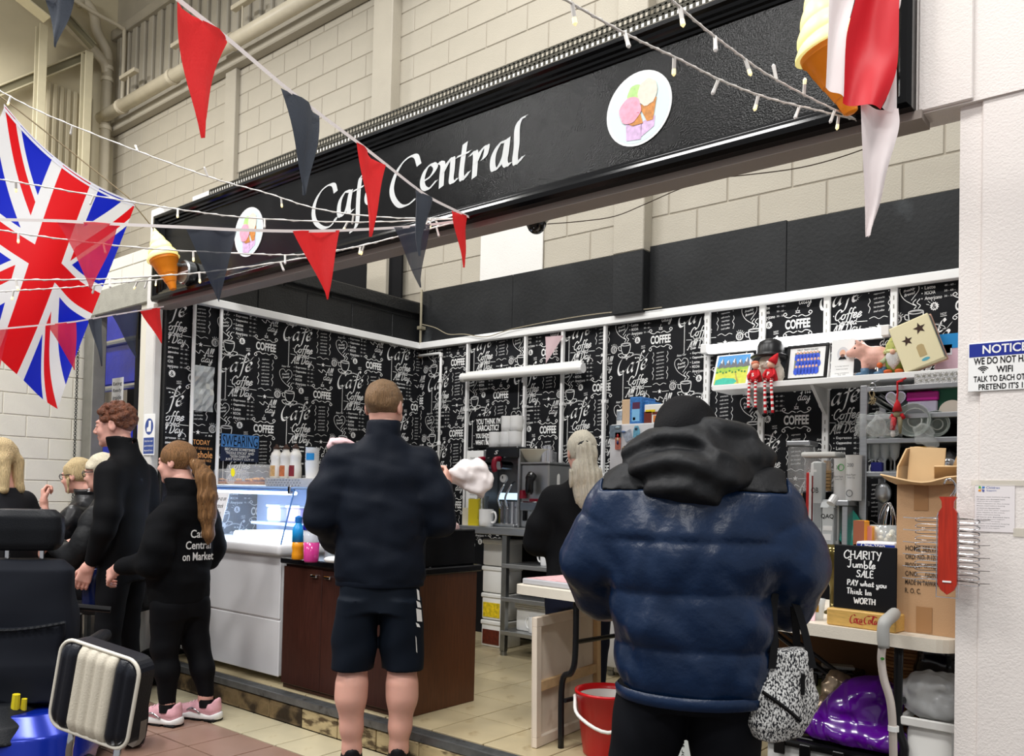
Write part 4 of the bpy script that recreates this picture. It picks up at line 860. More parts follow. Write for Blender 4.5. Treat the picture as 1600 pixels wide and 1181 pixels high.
wall_sign('today_sign', 'black sign with orange lettering beginning TODAY behind the ponytail', MS, .20, .37, m_print_k, [('TODAY', 0, .14, .13, .035, m_print_o, {'bold': .01}), ("I'M NOT GONNA BE AN", 0, .098, .17, .018, m_print_o, {}), ('Asshole', 0, .055, .175, .05, m_print_o, {'bold': .01}), ("I'M GONNA BE NICE", 0, .012, .16, .018, m_print_o, {}), ('Laughing', 0, -.03, .15, .032, m_print_o, {}), ('at jackasses', 0, -.07, .15, .03, m_print_o, {}), ('FROM AFAR', 0, -.12, .15, .03, m_print_o, {'bold': .01})])
Pc = onx(316, 607, XL+.012); MS = wall_M(Pc, (0, 1, 0)); pf = MB(); 
R = [[MS @ Vector((-.085+.17*j/6, -.16+.32*i/8, .006+.012*math.sin(i*1.9+j)*math.cos(j*1.3+i*.7))) for j in range(7)] for i in range(9)]; pf.grid(R)
o = pf.build('foil_notice', mat('shiny_laminate', (208, 212, 212), .12, .4, var=.12, vscale=30), None, smooth=False); tag(o, 'crinkled shiny laminated sheet on the left partition', 'notice')
Pc = ony(763, 675, YB-.05); MS = wall_M(Pc, (1, 0, 0))
wall_sign('sarcastic_sign', 'black tin sign about being sarcastic on the stall back', MS, .30, .27, m_print_k, [("YOU THINK I'M", 0, .09, .27, .05, m_print_w, {'bold': .03}), ('SARCASTIC?', 0, .035, .24, .05, m_print_w, {'bold': .03}), ('YOU SHOULD HEAR', 0, -.03, .27, .042, m_print_w, {'bold': .03}), ("WHAT I DON'T SAY", 0, -.085, .27, .042, m_print_w, {'bold': .03})])
# --- white uprights, copper pipe, tube lights on the stall back
for px_ in (731, 821, 879, 945):
    x = ony(px_, 560, YB-.05).x; t = thing('shelf_upright', {731: 'white upright under the left end of the unlit tube light', 821: 'white upright behind the middle of the unlit tube light', 879: 'white upright at the right end of the unlit tube light', 945: 'white upright directly left of the white fridge'}[px_], 'upright', (x, YB-.05, 1.0)); MB().rbox((x-.011, YB-.065, .95), (x+.011, YB-.03, ZR), .004).build('pole', m_trim, t)
    for z in (1.45, 2.0): MB().rbox((x-.02, YB-.06, z), (x+.02, YB-.016, z+.022), .003).build('clip', m_trim, t)
for px_ in (1103, 1189, 1290, 1395):
    x = ony(px_, 560, YB-.05).x; t = thing('slotted_upright', {1103: 'white slotted upright left of the mountain painting', 1189: 'white slotted upright behind the bowler hat', 1290: 'white slotted upright behind the team photograph', 1395: 'white slotted upright behind the starred box'}[px_], 'upright', (x, YB-.05, .9)); MB().rbox((x-.02, YB-.045, .85), (x+.02, YB-.018, ZR), .003).build('channel', m_trim, t)
    for q in range(22): MB().box((x-.003, YB-.0465, 1.42+q*.052), (x+.003, YB-.044, 1.445+q*.052)).build('slot', m_conc, t)
for py_ in (0, 1):
    px_ = (302, 344)[py_]; y = onx(px_, 560, XL+.03).y
    t = MB().tube([(XL+.03, y, 1.2), (XL+.03, y, ZR)], .013, 8).build('white_pipe', m_trim); tag(t, ('white pipe on the left partition beside the foil sheet', 'white pipe on the left partition left of the swearing sign')[py_], 'pipe')
x = ony(689, 560, YB-.05).x; x2 = ony(655, 560, YB-.05).x
t = thing('water_pipe', 'thin white water pipe bending down in the stall corner', 'pipe', (x, YB-.05, 1.2)); MB().tube([(x2, YB-.05, 2.53), (x-.01, YB-.05, 2.53), (x, YB-.05, 2.52), (x, YB-.05, .95)], .012, 8).build('pipe', m_trim, t, smooth=True)
for q in (2.53, 2.3, 1.75, 1.35): MB().tube([(x, YB-.05, q), (x, YB-.05, q-.03)], .018, 8).build('joint', m_trim, t)
MB().rod((x2, YB-.05, 2.53), (x2, YB-.02, 2.53), .018).build('elbow', mat('copper_old', (150, 118, 82), .5, .3), t)
cpx = MB().tube([(XL+.06, YB-.07, 2.62), (XL+.06, YB-.07, 3.0), (XL+.06, YB-.07, 3.12)], .011, 8).rbox((XL+.035, YB-.095, 2.76), (XL+.085, YB-.03, 2.79), .003).build('corner_pipe', mat('old_pipe', (160, 152, 130), .5, .3)); tag(cpx, 'old pipe in the corner above the white rail', 'pipe')
a = ony(724, 590, YB-.12); c = ony(909, 575, YB-.12)
t = thing('tube_light', 'unlit white tube light across the stall back', 'light', (a+c)/2); MB().tube([a, c], .034, 14).build('diffuser', m_whp, t, auto=50); MB().rbox((a.x+.02, YB-.1, a.z+.0), (c.x-.02, YB-.06, a.z+.05), .004).build('batten', m_trim, t)
for p in (a, c): MB().tube([p-Vector((.015, 0, 0)), p+Vector((.015, 0, 0))], .038, 14).build('end_cap', m_trim, t)
SHZ = 2.035
a = ony(1098, 547, YB-.10); c = ony(1392, 531, YB-.10); zl = a.z
t = thing('lit_tube_light', 'glowing tube light above the ornament shelf', 'light', (a+c)/2); MB().rbox((a.x, YB-.09, zl-.03), (c.x, YB-.045, zl+.03), .006).build('batten', m_trim, t); MB().tube([(a.x+.05, YB-.11, zl), (c.x-.05, YB-.11, zl)], .03, 12).build('tube', mat('lit_tube', (255, 255, 255), .4, emit=(255, 255, 255), estr=6.5), t, smooth=True)
for q in (a.x, c.x-.05): MB().rbox((q, YB-.14, zl-.03), (q+.05, YB-.05, zl+.035), .005).build('end_cap', m_trim, t)
# --- ornament shelf
xs0, xs1 = ony(1113, 600, 4.98).x, -0.62
sh = thing('wall_shelf', 'white ornament shelf on the stall back', 'shelf', ((xs0+xs1)/2, 5.1, SHZ)); MB().rbox((xs0, 4.98, SHZ-.035), (xs1, YB-.05, SHZ), .003).build('board', m_trim, sh)
for x in (ony(1189, 600, YB-.05).x, ony(1290, 600, YB-.05).x): MB().add([(x-.01, YB-.05, SHZ-.036), (x-.01, 5.0, SHZ-.036), (x-.01, YB-.05, SHZ-.2), (x+.01, YB-.05, SHZ-.036), (x+.01, 5.0, SHZ-.036), (x+.01, YB-.05, SHZ-.2)], [(0, 1, 2), (3, 5, 4), (0, 3, 4, 1), (1, 4, 5, 2), (2, 5, 3, 0)]).build('bracket', m_trim, sh)
# --- steel prep table
pt = thing('steel_table', 'stainless steel prep table with three lower shelves', 'table', (-3.8, 4.9, ZK))
tx0, tx1, ty0, ty1 = -4.30, -2.96, 4.62, YB-.06
MB().rbox((tx0, ty0, 1.005), (tx1, ty1, 1.06), .004).build('worktop', m_steel2, pt)
for z in (.80, .56, .32): MB().rbox((-3.86, ty0+.01, z-.03), (tx1, ty1-.02, z), .003).build('shelf', m_steel2, pt)
for x in (-3.845, tx1+.03, tx0+.03):
    for y in (ty0+.035, ty1-.04): MB().rbox((x-.022, y-.022, ZK+.03), (x+.022, y+.022, 1.005), .004).cyl((x, y, ZK), .024, .03, 10).build('leg', m_steel, pt)
MB().box((tx0+.02, ty1-.03, .2), (tx1, ty1-.02, 1.0)).build('back_panel', m_blk, pt)
# tubs stacked under the table
x = ony(772, 960, 4.86).x
for k, (z, lb) in enumerate(((.1405, 'white food tub with picture label, lowest of the stack'), (.345, 'white tub with yellow label, second in the stack'), (.55, 'plain white tub, third in the stack'), (.755, 'plain white tub with lid, topmost in the stack'))):
    t = thing('food_tub', lb, 'tub', (x, 4.95, z), 'food tubs stacked under the prep table')
    M = T((x+.02, 4.93, z)); tbb = MB(M).rbox((-.12, -.10, 0), (.11, .10, .17), .012, n=2).build('tub_body', m_whp, t, auto=40); MB(M).rbox((-.128, -.108, .165), (.118, .108, .199), .008).build('lid', m_whp, t)
    if k < 2: MB(M).box((-.105, -.1035, .02), (.06, -.100, .13)).build('label', mat('tub_label_%d' % k, ((96, 36, 20), (226, 196, 30))[k], .5, var=.35, vscale=40), tbb)
def mug(label, P, rz=0, s=1.0, m_=None, grp=None, tip=0):
    t = thing('mug', label, 'mug', P, grp); M = T(P, rz, tip, 0, s)
    MB(M).lathe([(.034, 0), (.038, .003), (.04, .03), (.041, .092), (.038, .093), (.037, .03), (.033, .008), (.001, .006)], 18, cap=True).build('body', m_ or m_cer, t, auto=50)
    MB(M).tube(spline([(.038, 0, .075), (.06, 0, .078), (.07, 0, .05), (.058, 0, .024), (.038, 0, .022)], 4), .006, 7).build('handle', m_ or m_cer, t, smooth=True)
    return t
M_ = 'mugs around the coffee machine'
P = ony(831, 988, 4.68); mug('white mug with dark emblem on the lowest steel shelf', (P.x, 4.72, .3205), PI, 1.25); P = ony(853, 870, 4.7); mug('white mug on the top shelf under the worktop', (P.x-.03, 4.75, .8005), PI, 1.15)
t = thing('storage_crate', 'cream plastic crate under stacked lids on the lowest steel shelf', 'crate', (-3.62, 4.9, .3205)); MB(T((-3.60, 4.86, .3205))).rbox((-.19, -.14, 0), (.12, .14, .16), .015, n=2).build('crate_body', m_whp, t, auto=40)
for k in range(3): MB(T((-3.60, 4.86, .483+k*.014))).rbox((-.2, -.15, 0), (.13, .15, .012), .005).build('crate_lid', m_whp, t)
sp = thing('plate_stack', 'small stack of white plates on the lowest steel shelf', 'plates', (-3.30, 4.78, .3205))
for k in range(3): MB(T((-3.28, 4.76, .3205+k*.01))).lathe([(.05, 0), (.085, .008), (.088, .0095), (.05, .003)], 18).build('plate', m_cer, sp, auto=40)
# --- espresso machine and water boiler on the prep table
em = thing('espresso_machine', 'steel espresso machine with red handles and black top panel', 'coffee machine', (-4.0, 4.8, 1.0605))
ea = ony(757, 760, 4.74).x; eb = ony(808, 760, 4.74).x; ez0 = 1.0605; ez1 = ony(782, 698, 4.74).z; EY = 4.74
MB().rbox((ea, EY+.16, ez0), (eb, 5.18, ez1-.01), .01).build('body', mat('machine_steel', (120, 122, 124), .25, .9), em)
tpp = MB().rbox((ea+.02, EY-.02, ez1-.085), (eb+.01, EY+.2, ez1), .008).build('top_panel', mat('black_panel', (16, 20, 26), .2), em)
b = MB(); fit_text(b, 'S', wall_M(((ea+eb)/2-.03, EY-.022, ez1-.042), (1, 0, 0)), .04, .03, bold=.02, shear=.3); b.build('badge', m_print_w, tpp)
for x in (ea-.02, eb+.0): MB().rbox((x, EY+.0, ez0), (x+.02, 5.2, ez1-.02), .004).build('side_plate', m_steel2, em)
for k, fx_ in enumerate((.02, .52)):
    x = ea+(eb-ea)*fx_; z = ez1-.14
    gh_ = MB().tube([(x, EY+.1, z), (x, EY-.03, z)], .032, 14).build('group_head', m_chrome, em, auto=40)
    MB().tube(spline([(x, EY-.02, z+.05), (x-.006, EY-.07, z+.04), (x-.004, EY-.085, z-.01), (x+.006, EY-.08, z-.05)], 4), [.02]*12+[.016], 10).build('handle', m_redp, gh_, smooth=True)
ga_ = MB(wall_M((ea+(eb-ea)*.52, EY+.03, ez1-.235), (1, 0, 0))).lathe([(.03, -.01), (.03, .012), (.026, .014), (.001, .013)], 16).build('gauge', m_cer, em); MB(wall_M((ea+(eb-ea)*.52, EY+.014, ez1-.235), (1, 0, 0))).box((-.003, -.002, 0), (.003, .018, .003)).build('needle', m_blk, ga_)
for q in (.5, .72): MB().tube(spline([(ea+(eb-ea)*q, EY+.08, ez1-.26), (ea+(eb-ea)*(q+.12), EY-.01, ez1-.29), (ea+(eb-ea)*(q-.02), EY-.02, ez1-.38), (ea+(eb-ea)*(q+.05), EY-.01, ez1-.46)], 4), .008, 7).build('steam_wand', m_chrome, em, smooth=True)
MB().rbox((ea+.1, EY+.04, ez0+.2), (eb-.005, EY+.07, ez0+.25), .006).build('light_bar', mat('bluish_light_bar', (220, 236, 250), .3, emit=(200, 230, 255), estr=1.2), em)
for k in range(5): MB().cyl((ea+.09+k*.052, EY+.10, ez0+.001), .024, .185, 10).build('chrome_can', m_chrome, em, smooth=False)
MB().rbox((ea+.02, EY-.03, ez0), (eb, EY+.16, ez0+.02), .005).build('drip_tray', m_steel2, em)
jg = MB(T((ea+.02, EY-.035, ez0))).lathe([(.04, .0005), (.045, .05), (.036, .14), (.045, .22), (.042, .222), (.034, .14), (.04, .05)], 16, cap=False).build('glass_jug', m_glass, None, smooth=True); tag(jg, 'tall glass jug at the left of the espresso machine', 'jug')
wbz = ony(838, 725, 4.76).z
bo = thing('water_boiler', 'grey steel water boiler with black lever tap', 'boiler', (-3.65, 4.9, 1.0605)); ba = ony(814, 760, 4.76).x; bb_ = ony(857, 760, 4.76).x
MB().rbox((ba, 4.76, ez0), (bb_, 5.18, wbz), .01).build('body', mat('satin_steel', (176, 178, 178), .35, .8), bo); MB().rbox((ba-.008, 4.75, wbz), (bb_+.01, 5.19, wbz+.015), .004).build('top', m_steel2, bo)
x = (ba+bb_)/2+.0; MB().tube(spline([(x, 4.73, wbz-.08), (x+.002, 4.70, wbz-.12), (x, 4.70, wbz-.22)], 5), [.036]*5+[.03]*5+[.022], 12).build('lever', m_blkg, bo, smooth=True)
MB().tube([(x-.085, 4.735, wbz-.19), (x-.085, 4.735, wbz-.25)], [.024, .028], 10).rod((x-.085, 4.78, wbz-.22), (x-.085, 4.72, wbz-.22), .012).build('red_tap', m_redp, bo)
MB().rbox((x-.12, 4.74, wbz-.34), (x+.06, 4.76, wbz-.27), .008).build('drip_plate', m_chrome, bo); MB().rbox((x-.1, 4.745, ez0+.05), (x-.06, 4.76, ez0+.14), .014).build('black_switch', m_blkg, bo)
MB().rbox((x-.04, 4.75, wbz-.27), (x+.06, 4.76, wbz-.25), .003).build('red_mark', m_redp, bo)
# things on top of the machines
for k, (px_, py_, lb) in enumerate(((777, 698, 'white mug at the left end of the machine top'), (795, 698, 'white cup under another on the machine top'), (808, 698, 'white cup at the right end of the machine top'))):
    P = ony(px_, py_, 4.86); mug(lb, (P.x-.02, 4.86, ez1+.0006), PI, 1.3, grp=M_)
for k, (px_, lb) in enumerate(((796, 'upper white cup stacked on the machine top, left'), (810, 'upper white cup stacked on the machine top, right'))):
    P = ony(px_, 680, 4.86); mug(lb, (P.x-.02, 4.86, ez1+.1225), PI*.5, 1.25, grp=M_)
bw = MB(T((ony(838, 715, 4.86).x, 4.86, wbz+.0155))).lathe([(.06, 0), (.09, .03), (.13, .09), (.135, .095), (.126, .09), (.085, .03), (.001, .012)], 24).build('mixing_bowl', mat('cream_ceramic', (232, 226, 206), .3), None, smooth=True); tag(bw, 'cream mixing bowl on the water boiler', 'bowl')
for k, (px_, m_, lb) in enumerate(((851, m_chrome, 'steel canister right of the mixing bowl'), (858, m_chrome, 'second steel canister beside the ponytail'), (868, m_whp, 'white jar on the boiler behind the ponytail'))):
    P = ony(px_, 726, 4.84+.02*k); c_ = thing('canister', lb, 'canister', (P.x, P.y, wbz+.0155 if k < 2 else 1.0605)); z_ = wbz+.0155 if k < 2 else 1.0605; hh = .1 if k < 2 else .42
    MB(T((P.x, P.y, z_))).lathe([(.034, 0), (.036, hh*.9), (.03, hh*.95), (.001, hh)], 14).build('body', m_, c_, auto=40); MB(T((P.x, P.y, z_+hh))).lathe([(.02, -.004), (.02, .02), (.001, .022)], 12).build('lid', m_, c_)
P = ony(757, 806, 4.64); mug('white mug standing at the front of the prep table', (P.x, 4.66, 1.0605), 0, 1.35, grp=M_)
mo = MB(T((ony(741, 800, 4.68).x, 4.68, 1.0605), .3)).prism([(-.045, -.01), (.045, -.01), (.045, .01), (-.045, .01)], 0, .2).build('yellow_folder', mat('mustard_card', (206, 186, 20), .5)); tag(mo, 'upright mustard yellow packet beside the white mug', 'packet')
ms_ = MB(T((ony(730, 800, 4.7).x, 4.70, 1.0605), .5)).prism([(-.035, -.008), (.035, -.008), (.035, .008), (-.035, .008)], 0, .13).build('cream_packet', mat('cream_card', (222, 214, 190), .6)); tag(ms_, 'cream packet leaning left of the mustard packet', 'packet')
pm = thing('price_menu', 'white printed price sheet hanging behind the cloth', 'sheet', (ony(745, 770, 5.1).x, 5.1, 1.2)); PM = wall_M(ony(748, 760, YB-.09), (1, 0, 0)); MB(PM).box((-.14, -.25, 0), (.1, .3, .002)).build('sheet', m_print_w, pm)
b = MB()
for k in range(14): fit_text(b, ('latte 2.60', 'mocha 2.80', 'tea 1.40', 'toast 1.80')[k % 4], PM @ T((-.02, .24-k*.034, .003)), .15, .016)
b.build('print', mat('grey_ink', (110, 110, 112), .7), pm)
# --- fridge with magnets
FRX0, FRX1, FRY, FRZ = ony(952, 700, 4.60).x, -2.30, 4.60, ony(1000, 660, 4.60).z
fr = thing('fridge', 'tall white fridge covered with magnets', 'fridge', ((FRX0+FRX1)/2, 4.9, ZK)); MB().rbox((FRX0, FRY+.05, ZK+.02), (FRX1, 5.22, FRZ), .008).build('body', m_wh, fr); fdr = MB().rbox((FRX0, FRY, ZK+.06), (FRX1, FRY+.048, FRZ-.005), .012, n=2).build('door', m_wh, fr, auto=40)
MB().rbox((FRX1-.05, FRY-.03, .9), (FRX1-.02, FRY, 1.4), .01).build('handle', m_wh, fdr)
FM = wall_M((0, FRY-.0005, 0), (1, 0, 0))
def magnet(label, px_, py_, w_, h_, cols, shape=None, rz=0):
    P = ony(px_, py_, FRY-.002); t = thing('fridge_magnet', label, 'magnet', P, 'magnets on the fridge'); M = wall_M(P, (1, 0, 0)) @ T(rz=rz)
    MB(M).prism(shape or [(-w_/2, -h_/2), (w_/2, -h_/2), (w_/2, h_/2), (-w_/2, h_/2)], 0, .006).build('plaque', cols[0], t)
    for k in range(1, len(cols)): MB(M).ball((rnd.uniform(-.25, .25)*w_, h_*(.3-.6*(k-1)/max(1, len(cols)-1)), .008), (w_*.22, h_*.12, .006), 8).build('relief', cols[k], t, smooth=True)
mm_ = lambda n, c: mat('magnet_'+n, c, .4, var=.3, vscale=60)
magnet('square landscape magnet at the fridge corner', 962, 674, .085, .08, [mm_('land', (120, 136, 150)), mm_('sky', (170, 190, 200))]); magnet('tall red and white figure magnet on the fridge', 966, 689, .04, .11, [mm_('redw', (206, 120, 100)), mm_('red', (196, 40, 40)), mm_('cream', (230, 210, 180)), mm_('nv', (50, 60, 120))]); magnet('tilted blue and white ship magnet on the fridge', 979, 679, .075, .06, [mm_('ship', (180, 190, 206)), mm_('shipb', (90, 120, 170))], [(-.04, .03), (.0, -.05), (.045, -.03), (.03, .035), (.0, .02)]); magnet('light blue bottle shaped magnet on the fridge', 995, 675, .05, .07, [mm_('lb', (120, 190, 220)), mm_('lbd', (40, 60, 90))], [(-.025, -.035), (.025, -.035), (.022, .01), (.01, .04), (-.012, .04), (-.022, .01)])
magnet('blue photo magnet on the fridge beside the hood', 1003, 687, .075, .055, [mm_('bl', (60, 110, 190)), mm_('gr', (170, 176, 180))]); magnet('round brown magnet lowest on the fridge', 979, 704, .06, .06, [mm_('br', (110, 90, 70)), mm_('bz', (180, 160, 120))], circ(0, 0, .034, 16)[:-1])
# packets on the fridge
def packet(name, label, px_, py0, py1, w_, dep, Y, z, cols, cat='packet'):
    x = ony(px_, (py0+py1)/2, Y).x; h = ony(px_, py0, Y).z-z; t = thing(name, label, cat, (x, Y+dep/2, z)); pk_ = MB().rbox((x-w_/2, Y, z), (x+w_/2, Y+dep, z+h), .004).build('pack', cols[0], t)
    for k, (u0, v0, u1, v1, m_) in enumerate(cols[1:]): MB().box((x-w_/2+u0*w_, Y-.0015, z+v0*h), (x-w_/2+u1*w_, Y, z+v1*h)).build('print_patch', m_, pk_)
    return t
Y_ = FRY+.1; z_ = FRZ+.0005
m_bl = mat('blue_check_pack', (54, 118, 186), .5, var=.3, vscale=90); m_bl2 = mat('pale_blue_label', (130, 190, 230), .5)
packet('paper_bag_stack', 'stack of beige paper bags on the fridge', 979, 624, 661, .075, .2, Y_, z_, [mat('kraft_beige', (214, 182, 146), .8, var=.1, vscale=40, stretch=(14, 1, 1))]); packet('napkin_pack', 'blue checked napkin pack with label on the fridge', 993, 620, 661, .09, .18, Y_-.01, z_, [m_bl, (.2, .1, .85, .55, m_bl2), (.25, .55, .85, .8, mat('maroon_print', (90, 40, 70), .5)), (.3, .14, .5, .25, m_print_w)]); packet('napkin_pack', 'second blue checked napkin pack, plain side out', 1006, 626, 661, .06, .18, Y_+.02, z_, [m_bl])
packet('white_tub', 'white tub on its side at the left of the fridge top', 968, 640, 661, .05, .15, Y_, z_, [m_whp, (.1, .3, .9, .9, mat('multi_print', (150, 160, 170), .5, var=.5, vscale=40))], 'tub'); packet('food_box', 'white catering tub with yellow and brown label beside the hood', 1028, 631, 661, .2, .2, Y_-.02, z_, [m_whp, (.0, .02, .28, .62, mat('brown_label', (110, 40, 24), .5)), (.05, .55, .4, .72, mat('yellow_label', (240, 210, 30), .5)), (.3, .45, .98, .6, MATS['brown_label']), (.34, .05, .75, .4, mat('orange_photo', (222, 130, 60), .5, var=.3, vscale=40)), (.62, .6, .9, .78, MATS['yellow_label'])], 'tub')
# ------------------------------------------------------------------ soft bodies: signed-distance modelling, meshed by surface nets
class Soft:
    def __init__(s, lo, hi, h):
        s.lo = np.array(lo, float); s.h = h; n = np.ceil((np.array(hi, float)-s.lo)/h).astype(int)+1; s.n = n
        s.ax = [(s.lo[i]+h*np.arange(n[i])).astype(np.float32) for i in range(3)]; s.d = np.full(n, 1.0, np.float32); s.rec = []
    def _sub(s, lo, hi):
        sl = []
        for i in range(3):
            a = int(np.floor((lo[i]-s.lo[i])/s.h)); b = int(np.ceil((hi[i]-s.lo[i])/s.h))+1
            a = max(0, a); b = min(int(s.n[i]), b)
            if b <= a: return None
            sl.append(slice(a, b))
        return tuple(sl), s.ax[0][sl[0]][:, None, None], s.ax[1][sl[1]][None, :, None], s.ax[2][sl[2]][None, None, :]
    def _mix(s, sl, e, k, op):
        d = s.d[sl]
        if op == 'sub': e = -e; h_ = np.clip(.5-.5*(e-d)/k, 0, 1) if k > 0 else None; r = (e*(1-h_)+d*h_+k*h_*(1-h_)) if k > 0 else np.maximum(d, e)
        elif k > 0: h_ = np.clip(.5+.5*(d-e)/k, 0, 1); r = d*(1-h_)+e*h_-k*h_*(1-h_)
        else: r = np.minimum(d, e)
        s.d[sl] = r
    def cone(s, a, b, ra, rb=None, k=.02, op='add', fn=None):
        a = np.array(a, float); b = np.array(b, float); rb = ra if rb is None else rb; m = max(ra, rb)+k*1.5+.03; s.rec += [(a, b, ra, rb)] if op == 'add' else []
        q = s._sub(np.minimum(a, b)-m, np.maximum(a, b)+m)
        if q is None: return s
        sl, X, Y, Z = q; v = b-a; L2 = max(float(v@v), 1e-9); t = np.clip(((X-a[0])*v[0]+(Y-a[1])*v[1]+(Z-a[2])*v[2])/L2, 0, 1)
        r = ra+(rb-ra)*t
        if fn is not None: r = r+fn(t, L2**.5)
        e = np.sqrt((X-a[0]-v[0]*t)**2+(Y-a[1]-v[1]*t)**2+(Z-a[2]-v[2]*t)**2)-r; s._mix(sl, e.astype(np.float32), k, op); return s
    def chain(s, pts, rs, k=.02, fn=None):
        for i in range(len(pts)-1): s.cone(pts[i], pts[i+1], rs[i], rs[i+1], k, fn=fn)
        return s
    def ell(s, c, r, k=.02, op='add', rot=None):
        c = np.array(c, float); r = np.array(r if isinstance(r, (tuple, list)) else (r, r, r), float); m = r.max()+k*1.5+.02
        q = s._sub(c-m, c+m)
        if q is None: return s
        sl, X, Y, Z = q; x, y, z = X-c[0], Y-c[1], Z-c[2]
        if rot is not None:
            R = np.array(rot); x, y, z = (R[0, 0]*x+R[1, 0]*y+R[2, 0]*z, R[0, 1]*x+R[1, 1]*y+R[2, 1]*z, R[0, 2]*x+R[1, 2]*y+R[2, 2]*z)
        k0 = np.sqrt((x/r[0])**2+(y/r[1])**2+(z/r[2])**2)+1e-6; k1 = np.sqrt((x/r[0]**2)**2+(y/r[1]**2)**2+(z/r[2]**2)**2)+1e-6
        s._mix(sl, (k0*(k0-1)/k1).astype(np.float32), k, op); return s
    def loft(s, secs, k=.02, p=2.0, fn=None, op='add'):
        """stack of (z, cx, cy, rx, ry) sections along z"""
        S = np.array(secs, float); S = S[np.argsort(S[:, 0])]; m = k*1.5+.03; Sr = S.copy(); Sr[0, 0] = min(Sr[0, 0]+.14, Sr[1, 0]-.001); s.rec += [(V_[0]+np.array([q*(V_[1]-V_[2])*.5, 0, 0]), V_[3]+np.array([q*(V_[4]-V_[5])*.5, 0, 0]), V_[2], V_[5]) for q in (-1, 1) for V_ in [(np.array([A[1], A[2], A[0]]), A[3], min(A[3], A[4]), np.array([B_[1], B_[2], B_[0]]), B_[3], min(B_[3], B_[4])) for A, B_ in zip(Sr[:-1], Sr[1:])]] if op == 'add' and S[-1, 0]-S[0, 0] > .3 else []
        lo = [min(S[:, 1]-S[:, 3])-m, min(S[:, 2]-S[:, 4])-m, S[0, 0]-m]; hi = [max(S[:, 1]+S[:, 3])+m, max(S[:, 2]+S[:, 4])+m, S[-1, 0]+m]
        q = s._sub(lo, hi)
        if q is None: return s
        sl, X, Y, Z = q; z = Z.ravel(); sm = lambda col: np.interp(z, S[:, 0], S[:, col]).astype(np.float32)[None, None, :]
        cx, cy, rx, ry = sm(1), sm(2), sm(3), sm(4)
        if fn is not None: bl = fn(X, Y, Z); rx = rx+bl; ry = ry+bl
        e = ((np.abs((X-cx)/rx)**p+np.abs((Y-cy)/ry)**p)**(1/p)-1)*np.minimum(rx, ry); e = np.maximum(e, np.maximum(S[0, 0]-Z, Z-S[-1, 0])); s._mix(sl, e.astype(np.float32), k, op); return s
    def noise(s, amp, fr, seed=0, fr2=None):
        """smooth folds on the surface"""
        X, Y, Z = s.ax[0][:, None, None], s.ax[1][None, :, None], s.ax[2][None, None, :]; g = np.random.RandomState(seed)
        for i in range(4):
            v = g.normal(size=3); v /= np.linalg.norm(v); v = v*fr*(.7+.6*g.rand()); w_ = g.normal(size=3); w_ = w_/np.linalg.norm(w_)*fr*.6
            s.d += (amp/4*np.sin(X*v[0]+Y*v[1]+Z*v[2]+g.rand()*6+1.5*np.sin(X*w_[0]+Y*w_[1]+Z*w_[2]))).astype(np.float32)
        return s
    def cut(s, fn):
        X, Y, Z = s.ax[0][:, None, None], s.ax[1][None, :, None], s.ax[2][None, None, :]; s.d = np.maximum(s.d, fn(X, Y, Z).astype(np.float32)); return s
    def mesh(s):
        d = s.d; d = d.copy(); d[0] = d[-1] = 1; d[:, 0] = d[:, -1] = 1; d[:, :, 0] = d[:, :, -1] = 1
        ins = d < 0; cnt = np.zeros(np.array(d.shape)-1, np.int8)
        cs = [(i, j, k) for i in (0, 1) for j in (0, 1) for k in (0, 1)]; nx, ny, nz = d.shape
        for i, j, k in cs: cnt += ins[i:nx-1+i, j:ny-1+j, k:nz-1+k]
        idx = np.argwhere((cnt > 0) & (cnt < 8)); vals = np.stack([d[idx[:, 0]+i, idx[:, 1]+j, idx[:, 2]+k] for i, j, k in cs], 1); acc = np.zeros((len(idx), 3)); num = np.zeros(len(idx))
        for a in range(8):
            for b in range(a+1, 8):
                ca, cb = np.array(cs[a]), np.array(cs[b])
                if np.abs(ca-cb).sum() != 1: continue
                va, vb = vals[:, a], vals[:, b]; mk = (va < 0) != (vb < 0); t = np.where(mk, va/(va-vb+1e-12), 0); acc += np.where(mk[:, None], ca+(cb-ca)*t[:, None], 0); num += mk
        V = s.lo+s.h*(idx+acc/num[:, None]); vm = np.full(np.array(d.shape)-1, -1, np.int32); vm[tuple(idx.T)] = np.arange(len(idx)); F = []
        for ax in range(3):
            sa = [slice(None)]*3; sb = [slice(None)]*3; sa[ax] = slice(0, -1); sb[ax] = slice(1, None); A, B = ins[tuple(sa)], ins[tuple(sb)]; e = np.argwhere(A != B); o1, o2 = [(1, 2), (2, 0), (0, 1)][ax]
            e = e[(e[:, o1] > 0) & (e[:, o2] > 0) & (e[:, o1] < d.shape[o1]-1) & (e[:, o2] < d.shape[o2]-1)]; fl = A[tuple(e.T)]
            def vi(a, b): q = e.copy(); q[:, o1] += a; q[:, o2] += b; return vm[tuple(q.T)]
            q = np.stack([vi(-1, -1), vi(0, -1), vi(0, 0), vi(-1, 0)], 1); q[~fl] = q[~fl][:, ::-1]; F.append(q)
        return V, np.concatenate(F)
